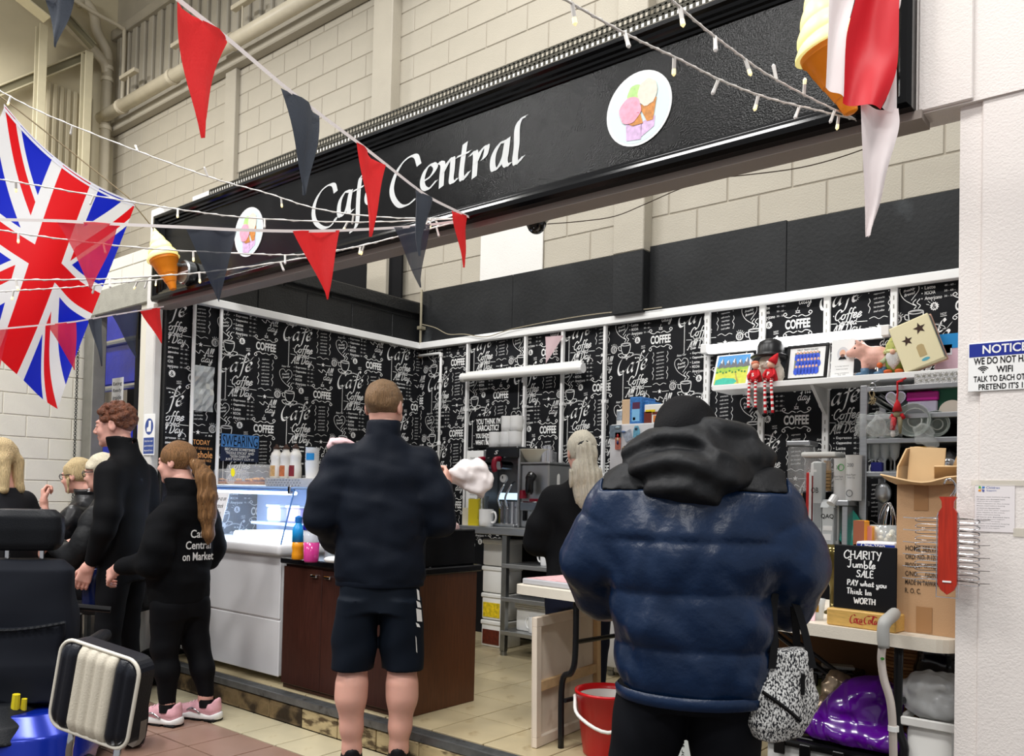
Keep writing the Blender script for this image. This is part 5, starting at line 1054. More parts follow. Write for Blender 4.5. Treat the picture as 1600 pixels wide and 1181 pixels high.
def soft_obj(name, parts, mats, parent=None, pick=None, M=None):
    """one mesh object from meshed soft bodies; pick(centres) gives material numbers"""
    Vs, Fs, Ms, o = [], [], [], 0
    for i, p in enumerate(parts):
        sf, mi = p if isinstance(p, tuple) else (p, 0); V, F = sf.mesh() if isinstance(sf, Soft) else sf
        c = V[F].mean(1); Ms.append(mi(c) if callable(mi) else np.full(len(F), mi)); Vs.append(V); Fs.append(F+o); o += len(V)
    V = np.concatenate(Vs); F = np.concatenate(Fs); mi = np.concatenate(Ms).astype(np.int32)
    if M is not None: A = np.array(M); V = V@A[:3, :3].T+A[:3, 3]
    if parent is not None: V = V-np.array(wloc(parent))
    me = bpy.data.meshes.new(name); me.vertices.add(len(V)); me.vertices.foreach_set('co', V.astype(np.float32).ravel()); me.loops.add(len(F)*4); me.loops.foreach_set('vertex_index', F.astype(np.int32).ravel())
    me.polygons.add(len(F)); me.polygons.foreach_set('loop_start', np.arange(0, len(F)*4, 4, dtype=np.int32)); me.polygons.foreach_set('loop_total', np.full(len(F), 4, np.int32))
    for m_ in (mats if isinstance(mats, (list, tuple)) else [mats]): me.materials.append(m_)
    me.polygons.foreach_set('material_index', mi); me.polygons.foreach_set('use_smooth', np.ones(len(F), bool)); me.update(calc_edges=True); me.validate()
    ob = bpy.data.objects.new(name, me); COL.objects.link(ob); ob.parent = parent
    return ob
# ------------------------------------------------------------------ ornaments on the wall shelf
SZ = SHZ+.0006
def flat(mb, M, poly, mi, z): fan(mb, poly, M, mi, z)
# mountain painting
a = ony(1112, 597, 5.06); c = ony(1164, 597, 5.06); w_ = c.x-a.x; M = wall_M((a.x, 5.05, SZ), (1, 0, 0), (0, .10, .25)); t = thing('mountain_painting', 'small painting of grey mountains and green fields', 'painting', ((a.x+c.x)/2, 5.07, SZ)); h_ = .235; w_ += .02
MB(M).rbox((0, 0, -.014), (w_, h_, 0), .002).build('canvas', m_wh, t)
def art(nm, poly, col, z): 
    b = MB(); fan(b, [(x*w_, y*h_) for x, y in poly], M, 0, z); b.build(nm, mat('art_'+nm, col, .5, var=.12, vscale=40), t)
art('sky', [(.06, .6), (.94, .6), (.94, .96), (.06, .96)], (70, 150, 214), .0008); art('field', [(.06, .05), (.94, .05), (.94, .62), (.06, .62)], (200, 206, 60), .001); art('lake', [(.08, .05), (.62, .05), (.7, .12), (.6, .22), (.3, .26), (.1, .2)], (40, 176, 150), .0014); art('meadow', [(.06, .42), (.94, .5), (.94, .64), (.06, .6)], (150, 190, 50), .0013); art('path', [(.7, .06), (.76, .06), (.62, .4), (.6, .4)], (170, 150, 60), .0018)
for k in range(5): art('mountain', [(.08+k*.17, .56), (.2+k*.17, .88-.05*(k % 2)), (.3+k*.17, .6)], (96, 100, 108), .0016+k*.0002); art('snow', [(.15+k*.17, .76), (.2+k*.17, .88-.05*(k % 2)), (.2+k*.17, .7)], (224, 226, 230), .003)
for k in range(10): art('bush', circ(.1+k*.085, .44+.03*math.sin(k*2), .028, 7, ry=.03)[:-1], (50, 130, 50), .0032)
# plush figure with bowler hat, two elf dolls
x = ony(1200, 590, 5.06).x; t = thing('plush_santa', 'white bearded plush figure wearing a black bowler hat', 'plush toy', (x, 5.08, SZ)); m_fur = mat('white_plush', (232, 222, 206), .95, bump=.8, bscale=120, var=.05)
b = MB(); b.ball((x, 5.10, SZ+.075), (.085, .07, .075), 14).ball((x+.01, 5.06, SZ+.13), (.07, .05, .06), 12).ball((x-.06, 5.06, SZ+.05), (.04, .04, .05), 10).ball((x+.07, 5.06, SZ+.05), (.035, .04, .05), 10); b.build('body', m_fur, t, smooth=True)
MB(T((x+.0, 5.09, SZ+.16), 0, -.06)).lathe([(.118, .0), (.122, .006), (.118, .012), (.088, .014), (.087, .03), (.084, .075), (.07, .105), (.04, .122), (.001, .127)], 28).build('bowler_hat', mat('black_felt', (16, 16, 18), .35), t, smooth=True)
m_rd = mat('red_felt', (196, 24, 34), .85, bump=.3); m_skin = mat('doll_skin', (226, 176, 150), .7); m_strW = mat('white_felt', (240, 234, 230), .9)
for k, dx in enumerate((-.055, .045)):
    xd = x+dx; t = thing('elf_doll', ('red elf doll with striped legs, left under the bowler hat', 'red elf doll with Santa hat and striped legs, right under the bowler hat')[k], 'doll', (xd, 5.0, SZ))
    MB().lathe([(.04, 0), (.042, .02), (.028, .07), (.014, .085)], 12, T((xd, 4.995, SZ), 0, -.1)).build('dress', m_rd, t, smooth=True); MB().ball((xd+.004, 4.985, SZ+.105), (.024, .022, .024), 12).build('head', m_skin, t, smooth=True)
    if k: MB().lathe([(.028, 0), (.026, .02), (.014, .05), (.002, .07)], 12, T((xd+.008, 4.988, SZ+.115), 0, -.2, .5)).build('santa_hat', m_rd, t, smooth=True); MB().tube([(xd-.02, 4.98, SZ+.12), (xd+.03, 4.985, SZ+.118)], .009, 8).build('hat_brim', m_strW, t, smooth=True)
    else: MB().ball((xd, 4.99, SZ+.12), (.028, .026, .018), 10).build('curly_hair', mat('doll_hair', (206, 120, 90), .9, bump=.6), t, smooth=True)
    b = MB(); fit_text(b, ('S', 'P')[k], wall_M((xd, 4.952, SZ+.045), (1, 0, 0)), .016, .022, bold=.03); b.build('embroidery', m_strW, t)
    for q in (-.018, .018):
        pts = spline([(xd+q, 4.985, SZ+.012), (xd+q*1.1, 4.955, SZ-.0), (xd+q*1.2+.004*k, 4.948, SZ-.08), (xd+q*1.3+.01*k, 4.95, SZ-.16-.04*k)], 7); lg = MB(); 
        for i in range(len(pts)-1): lg.cur = i % 2; lg.tube([pts[i], pts[i+1]], .0095, 8, caps=False)
        lg.build('striped_leg', [m_rd, m_strW], t, smooth=True); MB().ball((pts[-1][0], pts[-1][1]-.012, pts[-1][2]-.012), (.014, .026, .013), 10).build('boot', m_blk, t, smooth=True)
    for q in (-1, 1): MB().tube([(xd+q*.02, 4.985, SZ+.075), (xd+q*.035, 4.965, SZ+.04), (xd+q*.022, 4.945, SZ+.018)], .009, 7).build('arm', m_rd, t, smooth=True)
# team photo, memorial card
def frame_pic(name, label, px0, px1, py0, py1, Y, lean, cat):
    a = ony(px0, py1, Y); c = ony(px1, py1, Y); W = c.x-a.x; Hh = ony((px0+px1)/2, py0, Y).z-SZ; return thing(name, label, cat, ((a.x+c.x)/2, Y, SZ)), wall_M((a.x, Y, SZ), (1, 0, 0), (0, lean, 1)), W, Hh
t, M, W, Hh = frame_pic('team_photo', 'black framed photograph of a team in blue', 1226, 1291, 535, 587, 5.04, .22, 'picture')
for q in ((0, 0, W, .018), (0, Hh-.018, W, Hh), (0, .018, .018, Hh-.018), (W-.018, .018, W, Hh-.018)): MB(M).rbox((q[0], q[1], -.012), (q[2], q[3], .006), .002).build('frame_side', m_blkg, t)
MB(M).box((.015, .015, -.01), (W-.015, Hh-.015, 0)).build('mount', m_print_w, t); pho = MB(M).box((.05, .045, 0), (W-.05, Hh-.05, .001)).build('photo', mat('photo_green', (110, 120, 96), .4, var=.3, vscale=40), t); b = MB(); fit_text(b, 'FIRST TEAM SQUAD', M @ T((W/2, Hh-.034, .0012)), W*.5, .012); b.build('caption', m_print_k, t)
for r_ in range(3):
    for k in range(7):
        xx = .066+(W-.132)*k/6+(.008 if r_ % 2 else 0); yy = .06+r_*.045; MB(M).prism(circ(xx, yy+.0, .017, 8, ry=.024)[:-1], .0012+.0006*(2-r_), .0016+.0006*(2-r_)).build('blue_shirt', mat('team_blue', (26, 74, 206), .5, var=.2, vscale=60), pho); MB(M).prism(circ(xx, yy+.03, .0075, 8, ry=.009)[:-1], .0015+.0006*(2-r_), .0018+.0006*(2-r_)).build('face', m_skin, pho)
t, M, W, Hh = frame_pic('memorial_card', 'white printed card with an oval portrait', 1297, 1333, 528, 584, 5.05, .12, 'card'); MB(M).rbox((0, 0, -.003), (W, Hh, 0), .001).build('card', m_print_w, t)
M2 = M @ T((W/2, Hh*.62, .001)); MB(M2).prism(circ(0, 0, .032, 18, ry=.042)[:-1], 0, .0006).build('oval_ground', mat('pale_grey', (206, 206, 210), .5), t); MB(M2).prism(circ(0, .002, .017, 14, ry=.023)[:-1], .0007, .0012).build('face', m_skin, t); MB(M2).prism([(-.024, -.036), (.024, -.036), (.014, -.018), (-.014, -.018)], .0008, .001).build('shoulders', m_blk, t); MB(M2).prism(circ(0, -.012, .012, 10, ry=.01)[:-1], .0013, .0015).build('beard', mat('beard_grey', (120, 90, 80), .8), t)
b = MB(); 
for k, q in enumerate((.3, .23, .12, .08)): fit_text(b, ('In loving memory', 'forever in our hearts', 'always remembered', 'by all')[k], M @ T((W/2, Hh*q, .0012)), W*(.6, .5, .6, .3)[k], .008)
b.build('print', mat('grey_ink', (110, 110, 112), .7), t)
# pig in wellingtons
P = ony(1352, 582, 5.06); t = thing('pig_figurine', 'pink pig figurine in blue wellington boots', 'figurine', (P.x+.03, 5.08, SZ)); x = P.x+.03; m_pig = mat('pig_glaze', (224, 172, 156), .4, var=.12, vscale=40, dirt=((190, 120, 96), 30, .62))
s_ = Soft((x-.16, 4.96, SZ), (x+.14, 5.2, SZ+.25), .005); s_.ell((x+.02, 5.08, SZ+.115), (.085, .055, .062), .02).ell((x-.06, 5.06, SZ+.155), (.048, .045, .045), .03).cone((x-.09, 5.05, SZ+.145), (x-.115, 5.045, SZ+.14), .026, .022, .015).cone((x-.05, 5.08, SZ+.19), (x-.062, 5.09, SZ+.215), .016, .006, .01).cone((x-.06, 5.03, SZ+.19), (x-.072, 5.02, SZ+.21), .016, .006, .01)
for q, yy in ((-.03, 5.05), (-.01, 5.11), (.07, 5.05), (.08, 5.11)): s_.cone((x+q, yy, SZ+.09), (x+q, yy, SZ+.03), .022, .018, .015)
soft_obj('body', [s_], m_pig, t); MB().ball((x-.078, 5.022, SZ+.165), .007, 8).build('eye', m_blkg, t)
m_boot = mat('welly_blue', (74, 110, 140), .3)
for q, yy in ((-.03, 5.05), (-.01, 5.11), (.07, 5.05)): MB().lathe([(.022, .0), (.024, .045), (.021, .046)], 10, T((x+q, yy, SZ))).ball((x+q-.024, yy, SZ+.013), (.03, .017, .013), 10).build('boot', m_boot, t, smooth=True)
# gnome
P = ony(1396, 580, 5.02); x = P.x; t = thing('gnome', 'garden gnome with long white beard and patterned green hat', 'figurine', (x, 5.06, SZ)); m_gg = mat('gnome_green', (122, 150, 62), .5, var=.15, vscale=40)
MB().ball((x, 5.06, SZ+.065), (.055, .05, .065), 14).build('body', m_gg, t, smooth=True); MB().lathe([(.058, .0), (.056, .02), (.05, .05), (.03, .085), (.004, .105)], 16, T((x, 5.06, SZ+.125))).build('hat', mat('gnome_hat', (176, 178, 90), .6, dirt=((90, 120, 50), 60, .55), var=.1), t, smooth=True)
MB().lathe([(.062, 0), (.066, .01), (.062, .022)], 16, T((x, 5.06, SZ+.118))).build('hat_band', mat('gnome_band', (214, 214, 150), .6, dirt=((110, 130, 60), 80, .5), var=.1), t); MB().lathe([(.004, -.075), (.03, -.045), (.045, 0), (.036, .025), (.001, .03)], 12, T((x, 5.02, SZ+.1)) @ Matrix.Diagonal((1, .55, 1, 1))).build('beard', mat('gnome_beard', (228, 226, 222), .9, bump=.8, bscale=90, stretch=(4, 4, .5)), t, smooth=True); MB().ball((x, 5.0, SZ+.122), .016, 10).build('nose', m_skin, t, smooth=True)
for q in (-1, 1): MB().tube([(x+q*.045, 5.05, SZ+.1), (x+q*.07, 5.03, SZ+.065)], [.018, .014], 8).build('arm', mat('gnome_stripe', (180, 190, 150), .7, var=.2), t, smooth=True); MB().ball((x+q*.076, 5.025, SZ+.055), .017, 10).build('mitten', mat('gnome_orange', (206, 96, 40), .6), t, smooth=True); MB().ball((x+q*.03, 5.02, SZ+.013), (.024, .032, .013), 10).build('foot', MATS['gnome_orange'], t, smooth=True)
# starred box, pack, wire basket
P = ony(1428, 577, 4.99); t = thing('starred_box', 'tilted cream gift box with two dark stars', 'box', P); M = wall_M((P.x, 4.99, SZ+.012), (1, 0, 0)) @ T(rz=.34); m_gb = mat('cream_giftbox', (236, 226, 186), .5)
MB(M).rbox((-.05, 0, -.06), (.165, .27, 0), .004).build('box_body', m_gb, t); MB(M).rbox((-.055, -.004, -.075), (.17, .275, -.06), .003).build('pink_edge', mat('pink_edge', (206, 160, 140), .5), t); MB(M).box((.165, .01, -.058), (.1665, .26, -.004)).build('side_print', mat('grey_side', (120, 120, 110), .5), t)
for sx, sy, sr in ((.1, .205, .034), (.02, .165, .03)): MB(M).prism([(sx+(sr if k % 2 == 0 else sr*.42)*math.cos(PI/2+k*PI/5), sy+(sr if k % 2 == 0 else sr*.42)*math.sin(PI/2+k*PI/5)) for k in range(10)], 0, .001).build('star_window', mat('star_brown', (56, 32, 18), .5), t)
MB(M).prism([(.05, .05), (.09, .05), (.09, .11), (.08, .12), (.06, .12), (.05, .11)], 0, .001).build('bear_print', mat('bear_tan', (190, 168, 120), .6), t); MB(M).prism(circ(.075, .03, .022, 12, ry=.009)[:-1], 0, .001).build('blue_badge', mat('badge_blue', (90, 170, 190), .5), t)
packet('biscuit_pack', 'blue and pink food pack at the right end of the shelf', 1485, 521, 574, .16, .08, 5.12, SZ, [mat('pink_pack', (232, 196, 210), .45), (0, .62, 1, 1, mat('sky_pack', (40, 150, 220), .45)), (.1, .45, .55, .72, mat('white_logo', (235, 238, 245), .5)), (.15, .5, .5, .66, mat('navy_logo', (30, 60, 150), .5))])
a = ony(1430, 585, 4.95); wb_ = thing('silver_basket', 'silver patterned tray at the right end of the shelf', 'tray', (a.x+.2, 5.0, SZ-.06)); MB().rbox((a.x, 4.93, SHZ-.10), (-.6, 4.975, SHZ-.02), .004).build('tray_front', mat('embossed_silver', (186, 184, 182), .4, .5, bump=.8, bscale=160), wb_)
for i in range(18):
    for j in range(3): MB().box((a.x+.012+i*.028+(.014 if j % 2 else 0), 4.9285, SHZ-.09+j*.024), (a.x+.026+i*.028+(.014 if j % 2 else 0), 4.93, SHZ-.08+j*.024)).build('slot', m_conc, wb_)
bk = MB(T((-.88, 5.05, SZ+.03), .1, 0, -.25)).rbox((-.1, -.07, -.015), (.14, .07, .03), .01).build('black_gadget', m_blkg); tag(bk, 'black gadget lying on the silver tray', 'gadget')
# hooks with keys and a heart ornament
def hook_at(px_, py_, Y): return ony(px_, py_, Y)
P = hook_at(1363, 598, 4.82); t = thing('key_bunch', 'bunch of keys hanging from a shelf hook', 'keys', P)
MB().tube([(P.x+.018*math.cos(a_), P.y, P.z-.02+.018*math.sin(a_)) for a_ in np.linspace(0, 2*PI, 15)[:-1]], .002, 5, closed=True).rod((P.x, P.y, P.z), (P.x, P.y+.15, SHZ-.036), .0025).build('key_ring', m_chrome, t)
for k in range(9):
    a_ = -.5+k*.12; z0 = P.z-.045-.006*(k % 3); MB(T((P.x+.003*k-.012, P.y-.006+.002*(k % 3), z0), 0, 0, a_)).prism(circ(0, -.012, .010, 8)[:-1], -.001, .001, Matrix.Rotation(PI/2, 4, 'X')).box((-.003, -.001, -.065), (.003, .001, -.02)).box((-.003, -.001, -.06), (.008, .001, -.05)).build('key', mat('brass_keys', (190, 170, 130), .3, .8), t)
P = hook_at(1402, 600, 4.80); t = thing('heart_ornament', 'clear heart and red Santa ornament hanging on a ribbon', 'ornament', P)
MB().tube([(P.x, P.y+.17, SHZ-.037), (P.x, P.y, P.z+.012), (P.x+.002, P.y, P.z-.05), (P.x-.004, P.y, P.z-.12)], .005, 6).tube([(P.x-.002, P.y, P.z+.01), (P.x+.03, P.y-.01, P.z+.014)], .005, 6).build('red_ribbon', m_rd, t)
b = MB(); Ph = (P.x-.01, P.y+.01, P.z-.08); hp = [(math.sin(q)**3*.05, (13*math.cos(q)-5*math.cos(2*q)-2*math.cos(3*q)-math.cos(4*q))/17*.055) for q in np.linspace(0, 2*PI, 29)[:-1]]; b.prism(hp, -.01, .01, wall_M(Ph, (1, 0, 0))); b.build('heart', m_ply, t); MB().tube([wall_M(Ph, (1, 0, 0)) @ Vector((x_, y_, 0)) for x_, y_ in hp], .003, 6, closed=True).build('heart_rim', mat('lilac_plastic', (196, 190, 220), .2), t)
MB().lathe([(.026, 0), (.016, .04), (.003, .065)], 10, T((P.x+.004, P.y-.01, P.z-.15))).build('santa_hat', m_rd, t, smooth=True); MB().ball((P.x+.004, P.y-.012, P.z-.165), (.02, .018, .02), 10).build('santa_face', mat('jute', (150, 140, 110), .9), t, smooth=True)
for q in (-1, 1): MB().tube([(P.x+.004+q*.02, P.y-.01, P.z-.165), (P.x+.004+q*.034, P.y-.012, P.z-.19)], .011, 7).build('santa_arm', m_rd, t, smooth=True)
MB().tube([(P.x-.012, P.y-.01, P.z-.18), (P.x-.016, P.y-.012, P.z-.25)], .016, 8).build('checked_scarf', mat('red_check', (206, 60, 66), .8, var=.5, vscale=90), t, smooth=True); MB().tube([(P.x+.018, P.y-.008, P.z-.18), (P.x+.02, P.y-.01, P.z-.27)], [.016, .006], 8).build('jute_leg', MATS['jute'], t, smooth=True); MB().ball((P.x-.016, P.y-.012, P.z-.27), (.014, .012, .02), 8).build('white_tassel', m_strW, t)
# ------------------------------------------------------------------ steel rack of glassware at the right
RY = 4.86; rx0 = ony(1349, 700, RY).x; rx1 = -.62
rk = thing('steel_rack', 'steel rack of glassware beside the right wall', 'rack', ((rx0+rx1)/2, 5.05, ZK)); rz_ = [ony(1420, q, RY).z for q in (601, 646, 684, 737)]
MB().rbox((rx0-.02, RY-.01, ZK), (rx0+.02, RY+.03, rz_[0]+.01), .004).build('post', m_steel2, rk); MB().rbox((rx0-.02, YB-.08, ZK), (rx0+.02, YB-.04, rz_[0]+.01), .004).build('post', m_steel2, rk); MB().rbox((rx1-.04, RY-.01, ZK), (rx1, RY+.03, rz_[0]+.01), .004).build('post', m_steel2, rk)
for z in rz_+[1.06]: MB().rbox((rx0-.02, RY-.008, z-.028), (rx1, YB-.05, z), .003).build('shelf', m_steel2, rk)
MB().box((rx0, YB-.045, 1.06), (rx1, YB-.04, rz_[0])).build('back_sheet', m_dark, rk)
z1, z2, z3 = rz_[1]+.0006, rz_[2]+.0006, rz_[3]+.0006
for k in range(3):
    x = ony(1356+13*k, 640, RY+.04).x; pl = MB(T((x+.02, RY+.14, z1+.075), 0, 0, .62)).lathe([(.03, -.004), (.08, .004), (.092, .012), (.09, .014), (.03, .0)], 20).build('tilted_plate', mat('glass_plate', (190, 194, 190), .15, .5), None, smooth=True); tag(pl, ('leaning silver plate nearest the rack post', 'leaning silver plate, second from the rack post', 'leaning silver plate, third from the rack post')[k], 'plate', 'leaning plates on the rack')
for k, (px_, lb) in enumerate(((1361, 'bagged glass bowl at the left end of the rack'), (1387, 'bagged glass bowl behind the hanging Santa'), (1427, 'large bagged glass bowl overhanging its shelf'), (1459, 'clear glass bowl without a bag'))):
    P = ony(px_, 668, RY-.03); r_ = .072+.02*(k == 2); t = thing('glass_bowl', lb, 'bowl', (P.x, RY, z2), 'glass bowls lying on the rack'); M = T((P.x, RY+.03-.05*(k == 2), z2+r_), 0, PI/2)
    MB(M).lathe([(.02, -.06), (r_*.6, -.05), (r_*.95, 0), (r_, .03), (r_*.95, .031), (r_*.88, 0), (r_*.5, -.042), (.02, -.05)], 20).build('bowl', mat('bowl_glass', (196, 206, 200), .08, alpha=.55, spec=.8), t, smooth=True)
    for q in (.35, .7): MB(M).lathe([(r_*q, .0-.02), (r_*q+.006, -.018), (r_*q, -.014)], 20, cap=False).build('ring_relief', mat('ring_glass', (226, 230, 226), .1), t)
    if k < 3:
        s_ = Soft((P.x-.13, RY-.10, z2+.0), (P.x+.15, RY+.12, z2+.22), .007) if k != 2 else Soft((P.x-.16, RY-.16, z2-.08), (P.x+.2, RY+.12, z2+.22), .007)
        if k == 2: s_.cone((P.x+.06, RY-.06, z2+.02), (P.x+.1, RY-.08, z2-.03), .05, .035, .03)
        else: s_.cone((P.x-.02, RY-.03, z2+.06), (P.x+.02, RY-.03, z2+.05), .07, .06, .02)
        s_.noise(.03, 70, k); soft_obj('plastic_bag', [s_], mat('cling_bag', (236, 240, 238), .1, alpha=.22, spec=.9), t)
P = ony(1440, 640, RY+.03); pbx = thing('sponge_box', 'clear box with a bright pink lid on the rack', 'box', (P.x, RY+.1, z1)); MB(T((P.x, RY+.1, z1))).rbox((-.075, -.06, 0), (.075, .06, .07), .006).build('box', mat('frosted_lilac', (196, 190, 210), .3), pbx); MB(T((P.x, RY+.1, z1+.07))).rbox((-.08, -.065, 0), (.08, .065, .05), .006).build('lid', mat('magenta_lid', (190, 20, 140), .35), pbx)
for q in (-.03, .03): MB(T((P.x+q, RY+.12, z1+.1215))).lathe([(.028, 0), (.032, .03), (.02, .055), (.001, .06)], 12).build('pink_sponge', mat('pink_foam', (206, 120, 130), .8), pbx, smooth=True)
packet('green_book', 'dark green book standing at the right of the rack', 1478, 606, 643, .14, .12, RY+.06, z1, [mat('book_green', (22, 92, 66), .5)], 'book'); P = ony(1480, 640, RY+.02); o = MB(wall_M((P.x+.02, RY+.04, z1+.0), (1, 0, 0))).prism(circ(0, .0, .065, 16, 0, PI)+[(-.065, 0)], 0, .012).build('round_card', mat('cream_round', (222, 210, 196), .6)); tag(o, 'half-round cream card in front of the green book', 'card')
packet('dark_jar', 'dark glass jar on the rack behind the ornament', 1421, 624, 645, .1, .1, RY+.06, z1, [mat('jar_dark', (50, 66, 64), .2)], 'jar')
for k in range(7):
    P = ony(1352+7.5*k, 735, RY+.05+.03*(k % 2)); t = MB(T((P.x, RY+.06+.05*(k % 2), z3))).lathe([(.028, 0), (.028, .004), (.005, .012), (.004, .06), (.022, .085), (.029, .14), (.027, .19), (.026, .19), (.02, .09), (.001, .075)], 14, cap=False).build('wine_glass', mat('stem_glass', (220, 228, 230), .05, alpha=.4, spec=.9), None, smooth=True); tag(t, 'stemmed glass in the rack, %s from the steel post' % ('nearest', 'second', 'third', 'fourth', 'fifth', 'sixth', 'seventh')[k], 'glass', 'stemmed glasses in the rack')
packet('blue_pack', 'small dark blue pack among the glasses', 1369, 722, 736, .06, .04, RY+.01, z3, [mat('deep_blue_pack', (24, 30, 130), .4)]); packet('yellow_box', 'yellow tea box standing behind the cardboard flaps', 1443, 697, 736, .11, .06, RY+.04, z3, [mat('tea_yellow', (240, 176, 24), .5), (.1, .55, .8, .9, mat('tea_yellow2', (250, 200, 60), .5))], 'box'); packet('yellow_box', 'second yellow tea box half hidden by the cardboard', 1428, 716, 736, .08, .06, RY+.02, z3, [MATS['tea_yellow'], (.0, .6, 1, 1, mat('tea_pink', (196, 120, 120), .5))], 'box'); packet('white_tin', 'white tin with orange label in the rack', 1457, 700, 736, .06, .06, RY+.07, z3, [m_whp, (.2, .4, .9, .9, mat('tin_orange', (206, 140, 40), .5))], 'tin')
kt_ = MB(T((ony(1480, 735, RY+.05).x, RY+.1, z3))).lathe([(.05, 0), (.075, .03), (.075, .06), (.04, .1), (.01, .115), (.001, .13)], 16).build('steel_teapot', m_chrome, None, smooth=True); tag(kt_, 'steel teapot at the right of the rack', 'teapot')
# spoon and utensils hanging in the rack
ul = thing('ladle', 'big steel ladle hanging in the rack', 'ladle', ony(1380, 770, RY)); P = ony(1380, 770, RY+.02); MB().ball((P.x, P.y, P.z), (.045, .03, .06), 14).build('bowl', m_steel2, ul, smooth=True); MB().tube([(P.x+.01, P.y+.01, P.z-.05), (P.x+.012, P.y+.02, P.z-.3)], .008, 8).build('handle', m_chrome, ul)
# back worktop with jars, cups and cartons right of the blue coat
bwk = thing('back_worktop', 'black granite back worktop along the stall rear', 'worktop', (-1.9, 4.95, ZK)); MB().rbox((-2.28, 4.66, 1.03), (rx0-.03, YB-.06, 1.06), .004).build('top', m_gran, bwk); MB().rbox((-2.27, 4.70, ZK), (rx0-.04, YB-.06, 1.03), .004).build('carcass', m_dark, bwk)
stp = ony(1325, 782, 4.74).z
ss = thing('steel_riser', 'small steel riser shelf beside the rack', 'shelf', (rx0-.12, 4.9, 1.06)); ra = ony(1302, 785, 4.72).x; MB().rbox((ra, 4.70, stp-.03), (rx0-.03, 5.1, stp), .004).build('top', m_steel2, ss); MB().rbox((rx0-.07, 4.72, 1.0605), (rx0-.04, 5.1, stp-.03), .004).build('leg', m_steel2, ss); MB().rbox((ra, 5.06, 1.0605), (ra+.03, 5.1, stp-.03), .004).build('leg', m_steel2, ss)
for k, (px_, py_, lb) in enumerate(((1312, 716, 'white cup sleeve with green ring on the riser'), (1332, 711, 'taller white cup sleeve marked 200 on the riser'))):
    x = ony(px_, 750, 4.78).x; hh = ony(px_, py_, 4.78).z-stp; r_ = .038+.006*k; t = thing('cup_sleeve', lb, 'cup sleeve', (x, 4.8, stp)); MB(T((x, 4.80, stp+.0005))).lathe([(r_, 0), (r_, hh*.97), (r_*1.06, hh), (r_*.9, hh)], 18).build('sleeve', m_cer, t, auto=40)
    b = MB(); fit_text(b, ('32', '200')[k], wall_M((x-.005, 4.80-r_-.002, stp+hh*.78), (1, 0, 0)), .02+.014*k, .02); fit_text(b, 'Black Paper', wall_M((x+.0, 4.80-r_-.002, stp+hh*.56), (1, 0, 0)), .05, .013); fit_text(b, 'Sweet Cup', wall_M((x, 4.80-r_-.002, stp+hh*.5), (1, 0, 0)), .04, .012); b.build('print', MATS['grey_ink'], t)
    MB().tube([wall_M((x+.012-.02*k, 4.8-r_-.002, stp+hh*(.78 if k == 0 else .16)), (1, 0, 0)) @ Vector((.016*math.cos(q), .018*math.sin(q), 0)) for q in np.linspace(0, 2*PI, 17)[:-1]], .0022, 5, closed=True).build('ring_logo', mat('logo_green', (70, 170, 80), .5) if k == 0 else MATS['grey_ink'], t)
m_wood = mat('pale_wood', (214, 176, 124), .6, var=.15, vscale=30); 
x = ony(1279, 745, 4.85).x; t = thing('biscuit_jar', 'tall clear jar of wafers with a white lid', 'jar', (x, 4.9, 1.0605)); zb = ony(1279, 768, 4.85).z; zt_ = ony(1279, 706, 4.85).z; MB().rbox((x-.085, 4.84, zb), (x+.085, 4.99, zt_-.03), .012).build('jar', m_ply, t); MB().rbox((x-.1, 4.83, zt_-.03), (x+.1, 5.0, zt_), .012, n=2).build('lid', m_whp, t, auto=40); MB().rbox((x-.09, 4.84, 1.0606), (x+.09, 5.0, zb-.001), .006).build('crate_under', m_blk, t)
for k in range(5):
    MB().tube([(x+.03+.012*(k % 2), 4.86+.015*k, zb+.01), (x+.034+.01*(k % 2), 4.86+.015*k, zt_-.05)], [.012, .009], 8).build('wafer_stick', m_wood, t, smooth=True)
for k in range(6): MB().cyl((x+.045, 4.845, zb+.005+k*.02), .03, .016, 12).build('wafer_disc', m_wood, t)
x = ony(1248, 730, 4.85).x; zb2 = ony(1248, 755, 4.85).z; t = thing('sweet_jar', 'square clear jar of biscuits beside the coat', 'jar', (x, 4.9, 1.0605)); MB().rbox((x-.07, 4.85, 1.0606), (x+.06, 4.98, zb2+.22), .01).build('jar', m_ply, t); MB().rbox((x-.075, 4.84, zb2+.22), (x+.065, 4.99, zb2+.25), .006).build('lid', m_steel2, t)
for k in range(16): MB(T((x+rnd.uniform(-.045, .04), 4.9+rnd.uniform(-.03, .03), 1.09+k*.016), rnd.random()*3, rnd.random())).rbox((-.022, -.018, -.008), (.022, .018, .008), .005).build('biscuit', m_cake, t)
# cartons and packs on the charity table, right of the coat
# ------------------------------------------------------------------ the charity table and what is on, under and beside it
TA, TB = Vector((-2.50, 3.075, 0)), Vector((-.58, 2.875, 0)); tdir = (TB-TA).normalized(); tang = math.atan2(tdir.y, tdir.x); TZ = .875
TM = T((TA.x, TA.y, 0), tang)      # local x along the near edge, y into the stall
tb = thing('folding_table', 'white folding table with black bent legs at the stall front', 'table', (TA+TB)/2+Vector((0, .35, ZK)))
m_tt = mat('table_white_plastic', (224, 216, 200), .5, var=.04, vscale=10, bump=.1, bscale=200); m_leg = mat('black_tube_steel', (26, 27, 30), .3, .3)
out = []; L_, Wd, rr = 1.93, .74, .06
for cx, cy, a0 in ((rr, rr, PI), (L_-rr, rr, 1.5*PI), (L_-rr, Wd-rr, 0), (rr, Wd-rr, .5*PI)): out += [(cx+rr*math.cos(a0+q*PI/10), cy+rr*math.sin(a0+q*PI/10)) for q in range(6)]
MB(TM).prism(out, TZ-.042, TZ).build('top', m_tt, tb)
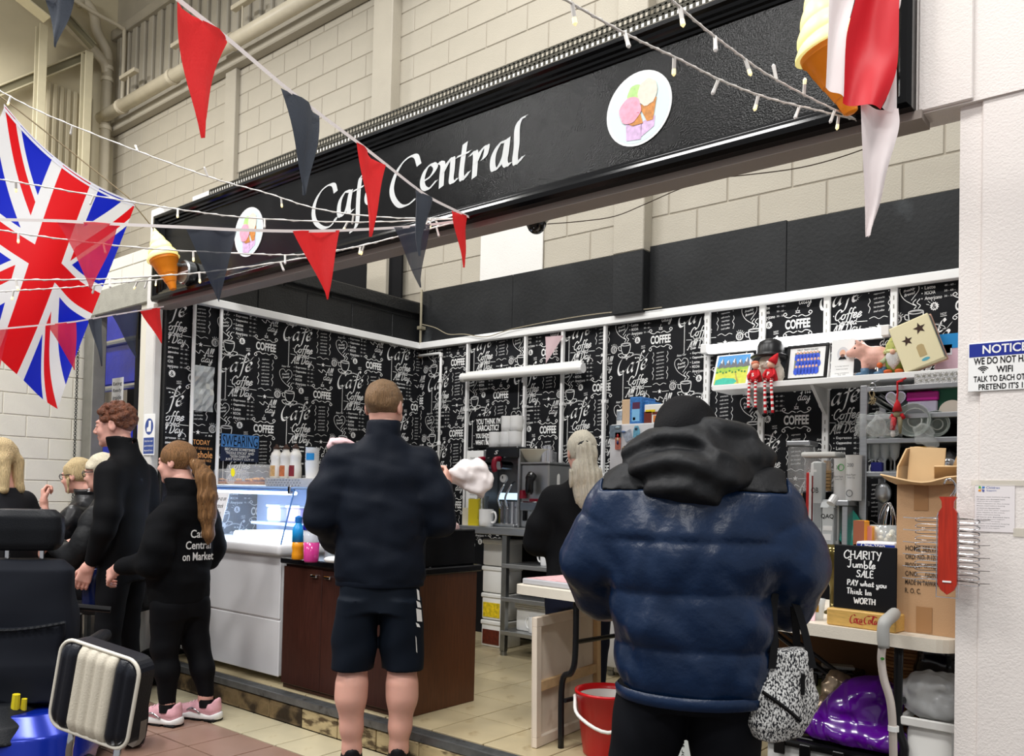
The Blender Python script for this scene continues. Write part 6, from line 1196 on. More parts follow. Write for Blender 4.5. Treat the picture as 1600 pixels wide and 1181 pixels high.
def leg_pair(x0, bend, sgn):
    for y in (.10, .60):
        pts = spline([(x0, y, TZ-.045), (x0+.0, y, TZ-.30), (x0+sgn*.02, y+.0, TZ-.38), (x0+sgn*bend, y, .30+ZK), (x0+sgn*bend, y, ZK+.0)], 5); MB(TM).tube(pts, .0145, 9).build('leg', m_leg, tb, smooth=True)
    for z in (TZ-.24, .36): MB(TM).tube([(x0+(sgn*bend*.75 if z < .5 else 0), .10, z), (x0+(sgn*bend*.75 if z < .5 else 0), .60, z)], .011, 8).build('cross_bar', m_leg, tb)
leg_pair(.32, .075, -1); leg_pair(1.74, .02, 1)
MB(TM).tube([(1.08, .35, TZ-.06), (1.70, .35, .45)], .010, 7).build('brace', m_leg, tb); MB(TM).tube([(1.15, .33, TZ-.06), (1.74, .33, .48)], .008, 7).build('brace', m_leg, tb)
def on_table(px_, py_): P = onz(px_, py_, TZ); P.z = TZ+.0006; return P
# chalkboard in a wooden block
P = on_table(1346, 982); CM = T(P, tang-.03); ck = thing('chalkboard', 'small chalkboard for the charity jumble sale in a wooden block', 'chalkboard', P); pw = lambda px0, px1, D: (px1-px0)*D/CAM_F
kw = .235; kh = ony(1340, 853, P.y).z-(TZ+.055)
wblk = MB(CM).rbox((-kw/2, -.012, .0), (kw/2, .075, .058), .004).build('wooden_block', mat('varnished_pine', (206, 166, 92), .4, var=.15, vscale=20, stretch=(1, 8, 8)), ck)
slt = MB(CM).rbox((-kw/2+.008, .02, .04), (kw/2-.012, .028, kh+.055), .003).build('slate', mat('chalk_slate', (20, 21, 24), .6), ck)
MT = CM @ wall_M((0, .0188, 0), (1, 0, 0)); m_chk = mat('chalk_line', (240, 240, 238), .9)
HAND = {'H': (.6, [[(.08, 1), (.06, 0)], [(.5, 1), (.5, 0)], [(.06, .5), (.5, .52)]]), 'R': (.55, [[(.08, 1), (.06, 0)], [(.05, .95), (.4, .95), (.42, .6), (.08, .52), (.48, 0)]]), 'I': (.25, [[(.1, .98), (.1, 0)]]), 'T': (.5, [[(.02, .95), (.5, 1)], [(.26, .98), (.24, 0)]]), 'Y': (.55, [[(.05, 1), (.25, .55)], [(.52, 1), (.2, -.1)]]), 'J': (.55, [[(.1, 1), (.5, 1)], [(.36, 1), (.34, .25), (.18, 0), (.02, .15)]]), 'u': (.5, [[(.06, .5), (.08, .1), (.25, .02), (.4, .2)], [(.42, .5), (.42, 0)]]), 'm': (.7, [[(.06, .5), (.05, 0)], [(.06, .3), (.2, .5), (.3, .35), (.3, 0)], [(.3, .3), (.45, .5), (.56, .35), (.56, 0)]]), 'b': (.5, [[(.08, 1), (.07, .02), (.3, 0), (.42, .2), (.3, .42), (.08, .35)]]), 'L': (.5, [[(.08, 1), (.06, .02), (.45, .05)]]), 'E': (.5, [[(.45, 1), (.08, .98), (.06, .02), (.46, .04)], [(.07, .52), (.38, .54)]]), 'P': (.5, [[(.08, 1), (.06, 0)], [(.06, .98), (.42, .92), (.4, .55), (.08, .5)]]), 'k': (.45, [[(.08, 1), (.07, 0)], [(.38, .5), (.1, .25), (.42, 0)]]), 'i': (.25, [[(.1, .5), (.1, 0)], [(.1, .68), (.11, .72)]]), 'W': (.85, [[(.02, 1), (.2, 0), (.4, .7), (.58, 0), (.8, 1)]]), 'O': (.6, [[(.3, 1), (.06, .6), (.1, .1), (.35, 0), (.54, .4), (.45, .9), (.3, 1)]])}
def hand_text(mb, txt, M, size, wd):
    F_ = {**PENS, **HAND}; w_ = sum(F_[c][0] if c != ' ' else .35 for c in txt); x = -w_/2
    for c in txt:
        if c == ' ': x += .35; continue
        for s_ in F_[c][1]: pen(mb, [((x+a_)*size, b_*size) for a_, b_ in (spline(s_, 4) if len(s_) > 2 else s_)], wd, M, 0)
        x += F_[c][0]+.03
b = MB(); y0 = kh+.055
for k, (tx, dx, sz) in enumerate((('CHARITY', -.012, .125), ('Jumble', -.014, .118), ('SALE', -.0, .1), ('PAY what you', .004, .082), ('Think Im', -.02, .09), ('WORTH', .0, .088))): hand_text(b, tx, MT @ T((dx, y0-kh*(.205+k*.136), 0)) @ Matrix.Diagonal((1.18, 1, 1, 1)), sz*kh, .0036)
b.build('chalk_writing', m_chk, slt)
# red flowing script on the block
b = MB(); MK = CM @ wall_M((.012, -.0128, .03), (1, 0, 0)); m_cc = mat('red_script', (178, 30, 44), .5)
S1 = [[(.0, .9), (-.12, 1.05), (-.4, .9), (-.62, .35), (-.55, -.1), (-.3, -.18), (-.05, .05)], [(.1, .55), (-.06, .5), (-.1, .1), (.05, .0), (.2, .25), (.1, .55), (.3, .5)], [(.55, .5), (.38, .52), (.28, .15), (.42, .0), (.6, .2)], [(.9, .5), (.7, .5), (.62, .1), (.75, .0), (.9, .4), (.86, .05), (1.0, .1)], [(1.0, .35), (1.15, .38)], [(1.9, 1.0), (1.6, 1.08), (1.25, .7), (1.22, .15), (1.45, -.05), (1.7, .15)], [(1.95, .55), (1.78, .5), (1.76, .1), (1.9, .0), (2.05, .25), (1.95, .55), (2.1, .52)], [(2.15, .3), (2.4, .95), (2.3, 1.05), (2.2, .5), (2.25, .0), (2.38, .12)], [(2.75, .5), (2.55, .5), (2.48, .1), (2.6, .0), (2.76, .4), (2.72, .05), (2.9, .14)], [(-.5, -.2), (0, -.05), (.9, -.22), (1.4, -.1)], [(1.5, 1.0), (2.2, 1.15), (2.8, 1.0)]]
for s_ in S1: pen(b, [(q[0]*.0265-.029, q[1]*.024-.010) for q in spline(s_, 5)], .0042, MK, 0, nib=.5)
b.build('red_lettering', m_cc, wblk)
# small tumbler, goblet, pink card
P = on_table(1276, 968); t = thing('shot_tumbler', 'small crested glass tumbler by the chalkboard', 'glass', P); MB(T(P)).lathe([(.022, 0), (.03, .075), (.0285, .075), (.021, .01), (.001, .008)], 16, cap=False).build('glass', MATS['stem_glass'], t, smooth=True); MB(T(P, -1.9)).lathe([(.0272, .03), (.0295, .055)], 5, cap=False, ang=.9).build('gold_crest', mat('gold_print', (190, 150, 60), .35, .6), t)
P = on_table(1290, 962); P.y += .08; t = thing('goblet', 'dark gold glass goblet behind the tumbler', 'goblet', P); MB(T(P)).lathe([(.034, 0), (.034, .006), (.012, .02), (.012, .1), (.02, .12), (.036, .15), (.042, .22), (.04, .26), (.037, .26), (.038, .22), (.03, .155), (.001, .13)], 18, cap=False).build('goblet_body', mat('bronze_glass', (96, 84, 44), .1, .6), t, smooth=True)
P = on_table(1254, 968); P.y += .0; o = thing('pink_card', 'pale pink card with a dark pink picture beside the coat', 'card', P); M = wall_M(P, tdir, (0, .12, 1)); MB(M).rbox((-.075, 0, -.004), (.045, .15, 0), .001).build('card', mat('blush_card', (240, 206, 216), .6), o); MB(M).prism([(-.012, .04), (.016, .06), (.02, .1), (.0, .125), (-.03, .11), (-.034, .07)], 0, .001).build('pink_picture', mat('fuchsia', (206, 30, 110), .5), o)
# cardboard box with open flaps
P0 = on_table(1399, 985); m_card = mat('brown_cardboard', (188, 150, 112), .8, var=.06, vscale=6, bump=.1, bscale=200); m_cardl = mat('light_cardboard', (206, 174, 130), .8, var=.06, vscale=8); m_tape = mat('parcel_tape', (166, 124, 84), .35)
cb = thing('cardboard_box', 'tall open cardboard box with torn flaps on the table', 'box', P0); BM = T((P0.x, P0.y, TZ+.0006), tang); bw_, bd, bh = .34, .30, ony(1399, 757, P0.y).z-TZ
fpn = cb
for q in (((0, 0, 0), (bw_, .006, bh)), ((0, bd-.006, 0), (bw_, bd, bh)), ((0, .006, 0), (.006, bd-.006, bh)), ((bw_-.006, .006, 0), (bw_, bd-.006, bh)), ((.006, .006, 0), (bw_-.006, bd-.006, .006))): pnl_ = MB(BM).box(*q).build('panel', m_card, cb); fpn = pnl_ if q[0] == (0, 0, 0) else fpn
def flap(pts, m_=m_cardl):
    """bent card flap from rows of local points"""
    b = MB(BM); R = [[Vector(p) for p in spline(r_, 4)] for r_ in pts]; b.grid(R); o = b.build('flap', m_, cb, smooth=False); md = o.modifiers.new('t', 'SOLIDIFY'); md.thickness = .005
flap([[(-.004, 0, bh), (.1, -.0, bh+.002), (.22, 0, bh+.002), (bw_, 0, bh)], [(-.02, -.03, bh+.012), (.1, -.035, bh-.004), (.22, -.035, bh+.006), (bw_, -.04, bh-.008)], [(-.035, -.055, bh+.03), (.1, -.065, bh+.004), (.2, -.06, bh+.024), (bw_, -.07, bh+.0)]])
flap([[(0, .0, bh), (0, .1, bh), (0, .2, bh), (0, .29, bh)], [(.0, .01, bh+.06), (.0, .1, bh+.065), (.0, .2, bh+.06), (.0, .29, bh+.06)], [(.02, .03, bh+.12), (.03, .1, bh+.13), (.03, .2, bh+.13), (.03, .28, bh+.12)]])
MB(BM @ T((.075, .05, bh+.06), .12, -.05, .06)).rbox((-.055, -.003, -.062), (.055, .003, .065), .001).build('flap', m_cardl, cb); MB(BM @ T((.20, .08, bh+.04), -.1, .3, .5)).rbox((-.06, -.003, -.05), (.07, .003, .05), .001).build('flap', m_cardl, cb); MB(BM @ T((.16, .06, bh+.03), .3, .9, 0)).rbox((-.06, -.003, -.04), (.06, .003, .05), .001).build('flap', m_cardl, cb)
FMx = BM @ wall_M((0, -.0008, 0), (1, 0, 0)); MB(FMx).box((.055, bh-.085, 0), (.10, bh, .001)).build('tape', m_tape, fpn); MB(FMx).box((.066, .005, 0), (.115, .088, .001)).build('tape', m_tape, fpn)
b = MB()
for k, (tx, w_) in enumerate((('HOME SERVICE', .115), ('ORD. NO. P.127MAN', .13), ('PRODUCT WITHDRAW', .125), ('C/NO. .   GONE', .105), ('MADE IN TAIWAN', .105), ('R. O. C.', .05))): fit_text(b, tx, FMx @ T((.03+w_/2, bh-.21-k*.028, .001)), w_, .0165, bold=.01)
b.build('stencil_print', mat('stencil_ink', (48, 40, 36), .8), fpn)
# red wooden tie rack hanging on the wall corner
tk = thing('wire_rack', 'red wooden rack with chrome wire loops hanging at the wall corner', 'rack', ony(1481, 928, YF-.05)); M = wall_M(ony(1481, 855, YF-.06), (1, 0, 0)); u_ = .0019
MB(M).prism([(-.025, .105), (-.026, -.11), (-.018, -.128), (.0, -.142), (.018, -.128), (.026, -.11), (.025, .105), (.016, .12), (.017, .138), (.024, .152), (-.024, .152), (-.017, .138), (-.016, .12)], -.008, .008).build('red_board', mat('red_stained_wood', (168, 40, 20), .35, var=.2, vscale=20, stretch=(6, 6, .5)), tk)
MB(M).tube([(-.03, -.11, .0), (-.03, -.15, .004), (.03, -.15, .004), (.03, -.11, 0)], u_, 6).tube([(-.026, .105, 0), (-.03, .09, .002), (-.03, -.11, 0)], u_, 6).tube([(.026, .105, 0), (.03, .09, .002), (.03, -.11, 0)], u_, 6).build('wire_frame', m_chrome, tk); MB(M).box((-.012, -.105, .008), (.012, -.1, .01)).build('badge', m_cer, tk)
for k in range(11):
    y = .085-k*.0185
    for s_ in (-1, 1): MB(M).tube(spline([(s_*.026, y, 0), (s_*.07, y+.002, .012), (s_*.085, y-.002, .014), (s_*.086, y-.008, .014), (s_*.07, y-.010, .012), (s_*.026, y-.009, 0)], 3), .0014, 5).build('wire_loop', m_chrome, tk)
    if k % 2 == 0:
        for s_ in (-1, 1): MB(M).tube([(s_*.026, y+.004, 0), (s_*.09, y, .03), (s_*.118, y+.002, .034)], .0014, 5).build('wire_arm', m_chrome, tk)
MB(M).tube(spline([(.012, .15, 0), (.02, .175, 0), (.012, .2, .0), (-.004, .205, .002), (-.012, .19, .004)], 5), .0025, 6).tube(spline([(.004, .15, .004), (.016, .17, .004), (.02, .19, .006), (.006, .208, .01)], 5), .002, 6).rod((.0, .203, 0), (.0, .203, -.07), .003).build('hook', m_chrome, tk, smooth=True)
# packs behind the chalkboard
Pt = lambda px_, py_, dy: on_table(px_, py_)+Vector((0, dy, 0))
def tpack(name, label, px0, px1, py0, Y, dep, cols, cat='box', z=None):
    z = (1.0605 if Y > 4.5 else TZ+.0006) if z is None else z; x0 = ony(px0, py0+40, Y).x; x1 = ony(px1, py0+40, Y).x; return packet(name, label, (px0+px1)/2, py0, py0+80, x1-x0, dep, Y, z, cols, cat)
m_kallo = mat('grey_carton', (196, 200, 200), .5)
c1 = tpack('drink_carton', 'grey and white carton with a round cap beside the blue sleeve', 1270, 1284, 722, 4.72, .07, [m_kallo, (.1, .2, .9, .5, mat('carton_text', (150, 154, 156), .6))], 'carton'); P = ony(1277, 733, 4.755); MB(T((P.x, 4.755, P.z-.012), 0, 0, 0, 1.3)).lathe([(.026, -.02), (.028, .0), (.026, .035), (.016, .042), (.001, .044)], 14).build('white_cap', m_cer, c1, auto=40); b = MB(); fit_text(b, 'OB', wall_M((P.x, 4.718, P.z-.12), (1, 0, 0)), .04, .03); b.build('print', m_print_k, c1)
c2 = tpack('milk_carton', 'grey gable carton printed with letters and white speech bubbles', 1284, 1302, 792, 4.70, .07, [m_kallo, (.1, .38, .9, .5, m_print_w), (.1, .12, .8, .28, m_print_w)], 'carton'); P = ony(1293, 790, 4.70); MB().add([(P.x-.04, 4.70, P.z-.01), (P.x+.04, 4.70, P.z-.01), (P.x+.04, 4.77, P.z-.01), (P.x-.04, 4.77, P.z-.01), (P.x-.04, 4.735, P.z+.035), (P.x+.04, 4.735, P.z+.035)], [(0, 1, 5, 4), (2, 3, 4, 5), (0, 4, 3), (1, 2, 5)]).build('gable', m_kallo, c2); MB().tube([(P.x+.02, 4.69, P.z+.01), (P.x+.035, 4.72, P.z+.05)], .024, 12).build('white_cap', m_cer, c2); b = MB(); fit_text(b, 'QAQ', wall_M((P.x, 4.6975, P.z-.06), (1, 0, 0)), .07, .028, bold=.01); b.build('print', m_print_k, c2)
c3 = tpack('juice_carton', 'slim grey carton with tiny print right of the gable carton', 1301, 1310, 788, 4.74, .06, [mat('pale_carton', (214, 216, 214), .5), (.2, .1, .8, .9, MATS['carton_text'])], 'carton'); rp_ = tpack('red_packet', 'narrow red and white packet behind the blue sleeve', 1259, 1268, 738, 4.80, .05, [mat('red_pack', (206, 40, 36), .5), (.55, 0, 1, 1, m_print_w)], 'packet')
P = ony(1321, 822, 4.78); o = MB(wall_M((P.x, 4.80, P.z), (1, 0, 0)) @ T(rz=.5, ry=.5)).lathe([(.05, -.01), (.1, .0), (.105, .012), (.1, .014), (.05, .0)], 28, Matrix.Diagonal((.75, 1.4, 1, 1))).build('teal_plate', mat('teal_plastic', (40, 170, 150), .25), None, smooth=True); tag(o, 'teal oval plate leaning behind the cartons', 'plate')
tpack('tea_box', 'orange and white tea box leaning behind the chalkboard', 1333, 1350, 813, 3.34, .07, [mat('tea_orange', (236, 156, 24), .5), (0, .72, 1, 1, mat('tea_brown', (140, 80, 56), .5)), (.05, .5, .9, .74, m_print_w)]); tpack('tea_box', 'second orange tea box with pale cookies beside it', 1350, 1362, 822, 3.38, .07, [MATS['tea_orange'], (.0, .75, 1, 1, mat('tea_rose', (200, 130, 120), .5))])
os_ = tpack('blue_lid_box', 'clear box with a dark blue label band behind the chalkboard', 1337, 1398, 847, 3.26, .12, [mat('pale_box', (222, 222, 226), .4), (0.02, .80, .99, .97, mat('royal_blue', (30, 56, 150), .4))]); P = ony(1355, 853, 3.255); b = MB(); fit_text(b, 'One-Step', wall_M((P.x+.02, 3.2545, P.z), (1, 0, 0)), .085, .022, bold=.01, shear=.15); b.build('lettering', m_print_w, os_)
cj = thing('whisk_jar', 'glass jar of pale sweets with steel whisks', 'jar', ony(1380, 840, 3.42)); P = ony(1380, 845, 3.44); MB(T((P.x, 3.46, P.z-.05))).lathe([(.05, 0), (.055, .05), (.055, .11), (.05, .112)], 16, cap=False).build('jar', MATS['stem_glass'], cj, smooth=True)
for k in range(22): MB().ball((P.x+rnd.uniform(-.04, .04), 3.45+rnd.uniform(-.03, .02), P.z-.04+.004*k), .011, 6).build('sweet', mat('cream_sweet', (234, 228, 206), .6), cj)
for k in range(4):
    a_ = k*PI/4; MB(T((P.x+.01, 3.46, P.z+.05), a_, .1)).tube(spline([(0, 0, -.1), (.03, 0, -.02), (.028, 0, .05), (0, 0, .1), (-.028, 0, .05), (-.03, 0, -.02), (0, 0, -.1)], 4), .0016, 5).build('whisk_wire', m_chrome, cj)
for k, (px_, py_) in enumerate(((1392, 925), (1390, 945))):
    P = on_table(px_, 970)+Vector((0, .12, .0)); 
    o = MB(T((P.x, P.y, TZ+.0006+.035*k))).lathe([(.05, 0), (.075, .02), (.08, .034), (.072, .03), (.04, .008)], 18).build('steel_dish', m_chrome, None, smooth=True); tag(o, ('lower steel dish behind the chalkboard', 'upper steel dish behind the chalkboard')[k], 'dish', 'steel dishes on the table')
# tray with blue plates on the left end of the table
P = on_table(848, 918); t = thing('serving_tray', 'pale pink topped grey tray on the left end of the table', 'tray', P); MB(TM).rbox((.02, .05, TZ+.0006), (.50, .42, TZ+.028), .005).build('tray', mat('grey_tray', (176, 176, 180), .45), t); MB(TM).box((.035, .065, TZ+.028), (.485, .405, TZ+.0295)).build('pink_liner', mat('pink_cloth_print', (214, 170, 172), .7, var=.25, vscale=30), t)
for k in range(5): o = MB(TM @ T((.32, .2, TZ+.03+k*.007))).lathe([(.05, 0), (.085, .005), (.092, .0085), (.05, .002)], 22).build('blue_plate', mat('blue_plastic', (40, 116, 190), .35), None, smooth=True); tag(o, 'bright blue plastic plate on the tray, %s of the stack' % ('lowest', 'second from the bottom', 'middle', 'second from the top', 'topmost')[k], 'plate', 'stack of blue plates')
# walking stick hooked on the table edge
P = onz(1388, 975, TZ); ws = thing('walking_stick', 'grey walking stick leaning on the table edge', 'walking stick', onz(1397, 1240, .0)); sy_ = YF-.06
H0, H1 = ony(1377, 985, sy_), ony(1398, 958, sy_+.10)
MB().tube(spline([tuple(ony(1381, 1012, sy_)), tuple(ony(1380, 985, sy_)), tuple(ony(1383, 972, sy_+.012)), tuple(ony(1393, 963, sy_+.07)), tuple(ony(1399, 957, sy_+.12))], 5), [.017, .018, .019, .019, .019, .019, .019, .019, .0195, .02, .02, .02, .02, .02, .02, .02, .02, .02, .02, .019, .014], 12).build('handle', mat('grey_rubber', (172, 172, 168), .5), ws, smooth=True)
st_ = [tuple(ony(*q, sy_)) for q in ((1379, 1008), (1377, 1030), (1381, 1060), (1390, 1090), (1394, 1120), (1396, 1181), (1398, 1290))]
MB().tube(spline(st_, 5), .0125, 12).build('shaft', mat('champagne_alloy', (212, 202, 194), .3, .4), ws, smooth=True); Pq = Vector(ony(1396, 1138, sy_)); MB().tube([Pq-Vector((0, 0, .008)), Pq+Vector((0, 0, .008))], .0165, 12).build('height_collar', m_cer, ws); MB(wall_M(Vector(ony(1379, 1029, sy_-.014)), (1, 0, 0))).prism(circ(0, 0, .006, 10, ry=.0045)[:-1], 0, .002).build('green_sticker', mat('sticker_green', (50, 120, 40), .5), ws)
MB().tube([Vector(st_[-1]), Vector((st_[-1][0], st_[-1][1], 0.0))], [.014, .02], 10).build('ferrule', m_blk, ws)
# canvas leaning at the left table legs
c0, c1, c2, c3 = onz(832, 1168, ZK+.002), onz(930, 1125, ZK+.002), Vector((0, 0, 0)), Vector((0, 0, 0)); up_ = ond(861, 966, 3.97)-c0; ux = (c1-c0).normalized(); CMx = wall_M(c0, ux, up_.normalized()); cw, chh = .62, up_.length
cv = thing('stretched_canvas', 'large canvas seen from the back leaning under the table', 'canvas', c0); m_stw = mat('raw_pine', (206, 172, 128), .6, var=.12, vscale=20); m_can = mat('raw_canvas', (222, 208, 190), .9, var=.05, vscale=8, dirt=((186, 166, 146), 5, .62)); zc = 1
MB(CMx).box((0, 0, -.006), (cw, chh, -.003)).build('cloth', m_can, cv)
for q in (((0, 0, -.003), (cw, .045, .022)), ((0, chh-.045, -.003), (cw, chh, .022)), ((0, .045, -.003), (.04, chh-.045, .022)), ((cw-.04, .045, -.003), (cw, chh-.045, .022))): MB(CMx).rbox(*q, .002).build('stretcher_bar', m_can if q[0][0] == 0 and q[1][0] < .1 or q[0][1] == 0 or q[1][1] == chh else m_stw, cv)
MB(CMx).rbox((.04, chh*.42, -.003), (cw-.04, chh*.42+.045, .018), .002).build('cross_bar', m_stw, cv)
# red bucket
P = onz(925, 1176, ZK); P.z = ZK+.0005; P += Vector((.05, .04, 0)); bk = thing('bucket', 'red bucket with a white handle under the table', 'bucket', P); MB(T(P)).lathe([(.10, 0), (.105, .004), (.142, .27), (.148, .272), (.148, .285), (.138, .285), (.132, .26)], 28, cap=False).lathe([(.001, .004), (.102, .004)], 28, cap=False).build('pail', mat('red_bucket', (196, 12, 22), .3), bk, smooth=True); MB(T(P)).lathe([(.137, .28), (.131, .25), (.098, .01)], 28, cap=False).build('white_lining', m_whp, bk, smooth=True)
MB(T(P, .6)).tube(spline([(.146, 0, .255), (.13, -.10, .19), (.0, -.175, .14), (-.13, -.10, .19), (-.146, 0, .255)], 5), .008, 8).build('handle', m_whp, bk, smooth=True)
# ------------------------------------------------------------------ under the table at the right
tl = lambda x, y, z: TM @ Vector((x, y, z))
bx_ = lambda px_, Y: ony(px_, 1100, Y).x
o = MB().rbox((bx_(1215, 3.5), 3.5, ZK+.0005), (bx_(1398, 3.5), 3.66, .80), .004).build('brown_carton', mat('dark_cardboard', (104, 72, 42), .8, var=.08)); tag(o, 'dark brown carton against the back under the table', 'box')
def crate(label, x0, x1, y0, y1, h, body, lid, z=ZK+.0005):
    t = thing('storage_box', label, 'storage box', ((x0+x1)/2, (y0+y1)/2, z)); MB().rbox((x0+.015, y0+.015, z), (x1-.015, y1-.015, z+h), .012, n=2).build('box_body', body, t, auto=40); ld = MB().rbox((x0, y0, z+h), (x1, y1, z+h+.028), .01, n=2).build('lid', lid, t, auto=40); MB().rbox((x0+.03, y0+.03, z+h+.028), (x1-.03, y1-.03, z+h+.034), .003).build('lid_panel', lid, ld)
    for q in (.15, .35, .6, .85): MB().rbox((x0+(x1-x0)*q-.02, y0-.006, z+h-.03), (x0+(x1-x0)*q+.02, y0+.004, z+h+.02), .003).build('clip', lid, ld)
crate('clear storage box with black clip lid at the table front', bx_(1190, 2.98), bx_(1400, 2.98), 2.98, 3.26, .275, mat('milky_plastic', (206, 206, 202), .3), m_blkg)
crate('yellowish storage box with black lid behind the purple bag', bx_(1240, 3.30), bx_(1330, 3.30), 3.29, 3.48, .47, mat('olive_plastic', (150, 150, 84), .35), m_blkg)
lz = ZK+.31
s_ = Soft((-.3, -.2, 0), (.3, .26, .34), .007); s_.ell((.02, .03, .09), (.13, .11, .12), .05).ell((.04, .04, .16), (.09, .08, .07), .05).cone((-.1, -.06, .03), (.15, -.07, .03), .045, .045, .04).cone((-.17, -.05, .02), (.0, -.08, .025), .018, .035, .03).noise(.016, 34, 3).noise(.009, 90, 4).cut(lambda X, Y, Z: .004-Z+0*X+0*Y)
pbg = soft_obj('purple_bag', [s_], mat('purple_polythene', (84, 8, 132), .16, var=.2, vscale=10, spec=.7), None, M=T((bx_(1335, 3.1), 3.1, lz))); tag(pbg, 'crumpled purple plastic bag on the black lid', 'bag')
s_ = Soft((-.2, -.1, -.06), (.2, .1, .24), .007); s_.cone((-.055, 0, .03), (.03, .02, .19), .03, .036, .02).noise(.018, 60, 8).noise(.006, 150, 2); fb_ = soft_obj('foil_bag', [s_], mat('bronze_foil', (150, 132, 110), .22, .6, var=.35, vscale=30), None, M=T((bx_(1294, 3.14), 3.14, lz))); tag(fb_, 'crumpled bronze foil bag left of the purple bag', 'bag')
o = MB(T((bx_(1303, 3.33), 3.37, ZK+.5055), .4)).rbox((-.06, -.03, 0), (.06, .03, .014), .004).build('silver_pouch', mat('silver_pouch', (190, 190, 186), .3, .4)); tag(o, 'flat silver pouch on the rear black lid', 'pouch')
wkx = bx_(1412, 3.42); wk = thing('wicker_basket', 'brown wicker basket under the right of the table', 'basket', (wkx, 3.52, ZK))
for k in range(30):
    R_ = [(wkx+.10*math.cos(q)+.004*math.cos(q*12+k*PI), 3.52+.08*math.sin(q), .40+k*.0135) for q in np.linspace(0, 2*PI, 49)[:-1]]; MB().tube(R_, .0075, 5, closed=True).build('weave_row', mat('wicker_%d' % (k % 3), ((168, 116, 66), (146, 96, 52), (186, 134, 82))[k % 3], .7), wk)
MB().cyl((wkx, 3.52, ZK+.001), .085, .26, 16).build('basket_base', MATS['wicker_1'], wk)
wbx0, wbx1 = bx_(1404, 2.99), bx_(1500, 2.99); crb = thing('white_bin', 'white plastic bin stuffed with clear bags under the table', 'bin', ((wbx0+wbx1)/2, 3.08, ZK)); bnz = .595
MB().rbox((wbx0+.02, 3.0, ZK+.0005), (wbx1-.02, 3.2, bnz-.03), .02, n=2).build('bin_body', m_whp, crb, auto=40)
for q in (((wbx0, 2.985, bnz-.03), (wbx1, 3.0, bnz)), ((wbx0, 3.2, bnz-.03), (wbx1, 3.215, bnz)), ((wbx0, 3.0, bnz-.03), (wbx0+.015, 3.2, bnz)), ((wbx1-.015, 3.0, bnz-.03), (wbx1, 3.2, bnz))): MB().rbox(*q, .004).build('rim', m_whp, crb)
s_ = Soft((wbx0-.06, 2.98, bnz-.04), (wbx1+.04, 3.3, bnz+.2), .008); s_.ell((wbx0+.05, 3.1, bnz+.06), (.07, .08, .07), .04).ell((wbx1-.05, 3.12, bnz+.06), (.08, .08, .08), .04).noise(.02, 40, 5).noise(.010, 110, 6); soft_obj('clear_bags', [s_], mat('crumpled_polythene', (226, 228, 228), .15, alpha=.85, spec=.9), crb)
s_ = Soft((-.2, -.2, -.2), (.2, .2, .2), .009); s_.ell((0, 0, 0), (.1, .1, .11), .04).noise(.03, 40, 11); o = soft_obj('black_sack', [s_], mat('black_polythene', (14, 14, 16), .18, spec=.7), None, M=T((bx_(1476, 3.4), 3.42, .70))); tag(o, 'shiny black sack behind the white bin', 'sack')
crt = MB().rbox((bx_(1450, 3.4), 3.34, ZK+.0005), (bx_(1510, 3.4), 3.52, .60), .01).build('stand_box', m_blk); tag(crt, 'black box under the shiny sack', 'box')
dst = thing('door_stop_box', 'pale box marked door stop behind the handbag', 'box', tl(.93, .05, ZK)); MB(TM).rbox((.84, .02, ZK+.0005), (1.0, .2, .42), .004).build('box_body', mat('pale_mint', (206, 210, 204), .5), dst); b = MB(); fit_text(b, '3 door stop', TM @ wall_M((.955, .0188, .30), (0, 0, 1), (-1, 0, 0)), .16, .022); b.build('print', m_print_k, dst)
# ------------------------------------------------------------------ notices on the right wall
NW = YF-.0125; a = ony(1513, 573, NW); c = ony(1630, 562, NW); MN = wall_M(((a.x+c.x)/2, NW, ony(1572, 571, NW).z), (1, 0, 0)); w_ = (c.x-a.x); h_ = .148
ns = thing('notice_sign', 'white and blue notice sign about having no wifi', 'sign', MN.translation); npn = MB(MN).rbox((-w_/2, -h_/2, 0), (w_/2, h_/2, .004), .002).build('panel', m_print_w, ns); MB(MN).box((-w_/2+.003, h_/2-.043, .004), (w_/2-.003, h_/2-.003, .0046)).build('blue_header', mat('sign_blue', (18, 40, 140), .4), npn)
b = MB(); fit_text(b, 'NOTICE', MN @ T((0, h_/2-.022, .0052)), w_*.60, .026, bold=.02); b.build('lettering', m_print_w, npn)
for tx, dx, dy, ww, hh in (('WE DO NOT HAVE', 0, .018, .84, .021), ('WIFI', .0, -.010, .22, .02), ('TALK TO EACH OTHER', 0, -.036, .84, .018), ("PRETEND IT'S 1995", .02, -.060, .74, .018)): b = MB(); fit_text(b, tx, MN @ T((dx*w_, dy, .0048)), ww*w_, hh, bold=.02); b.build('lettering', m_print_k, npn)
b = MB(); MW = MN @ T((-.29*w_, -.016, .0048)); fan(b, circ(0, 0, .0025, 8)[:-1], MW)
for q in (.007, .012, .017): pen(b, circ(0, 0, q, 10, PI*.22, PI*.78), .003, MW)
b.build('wifi_symbol', m_print_k, npn)
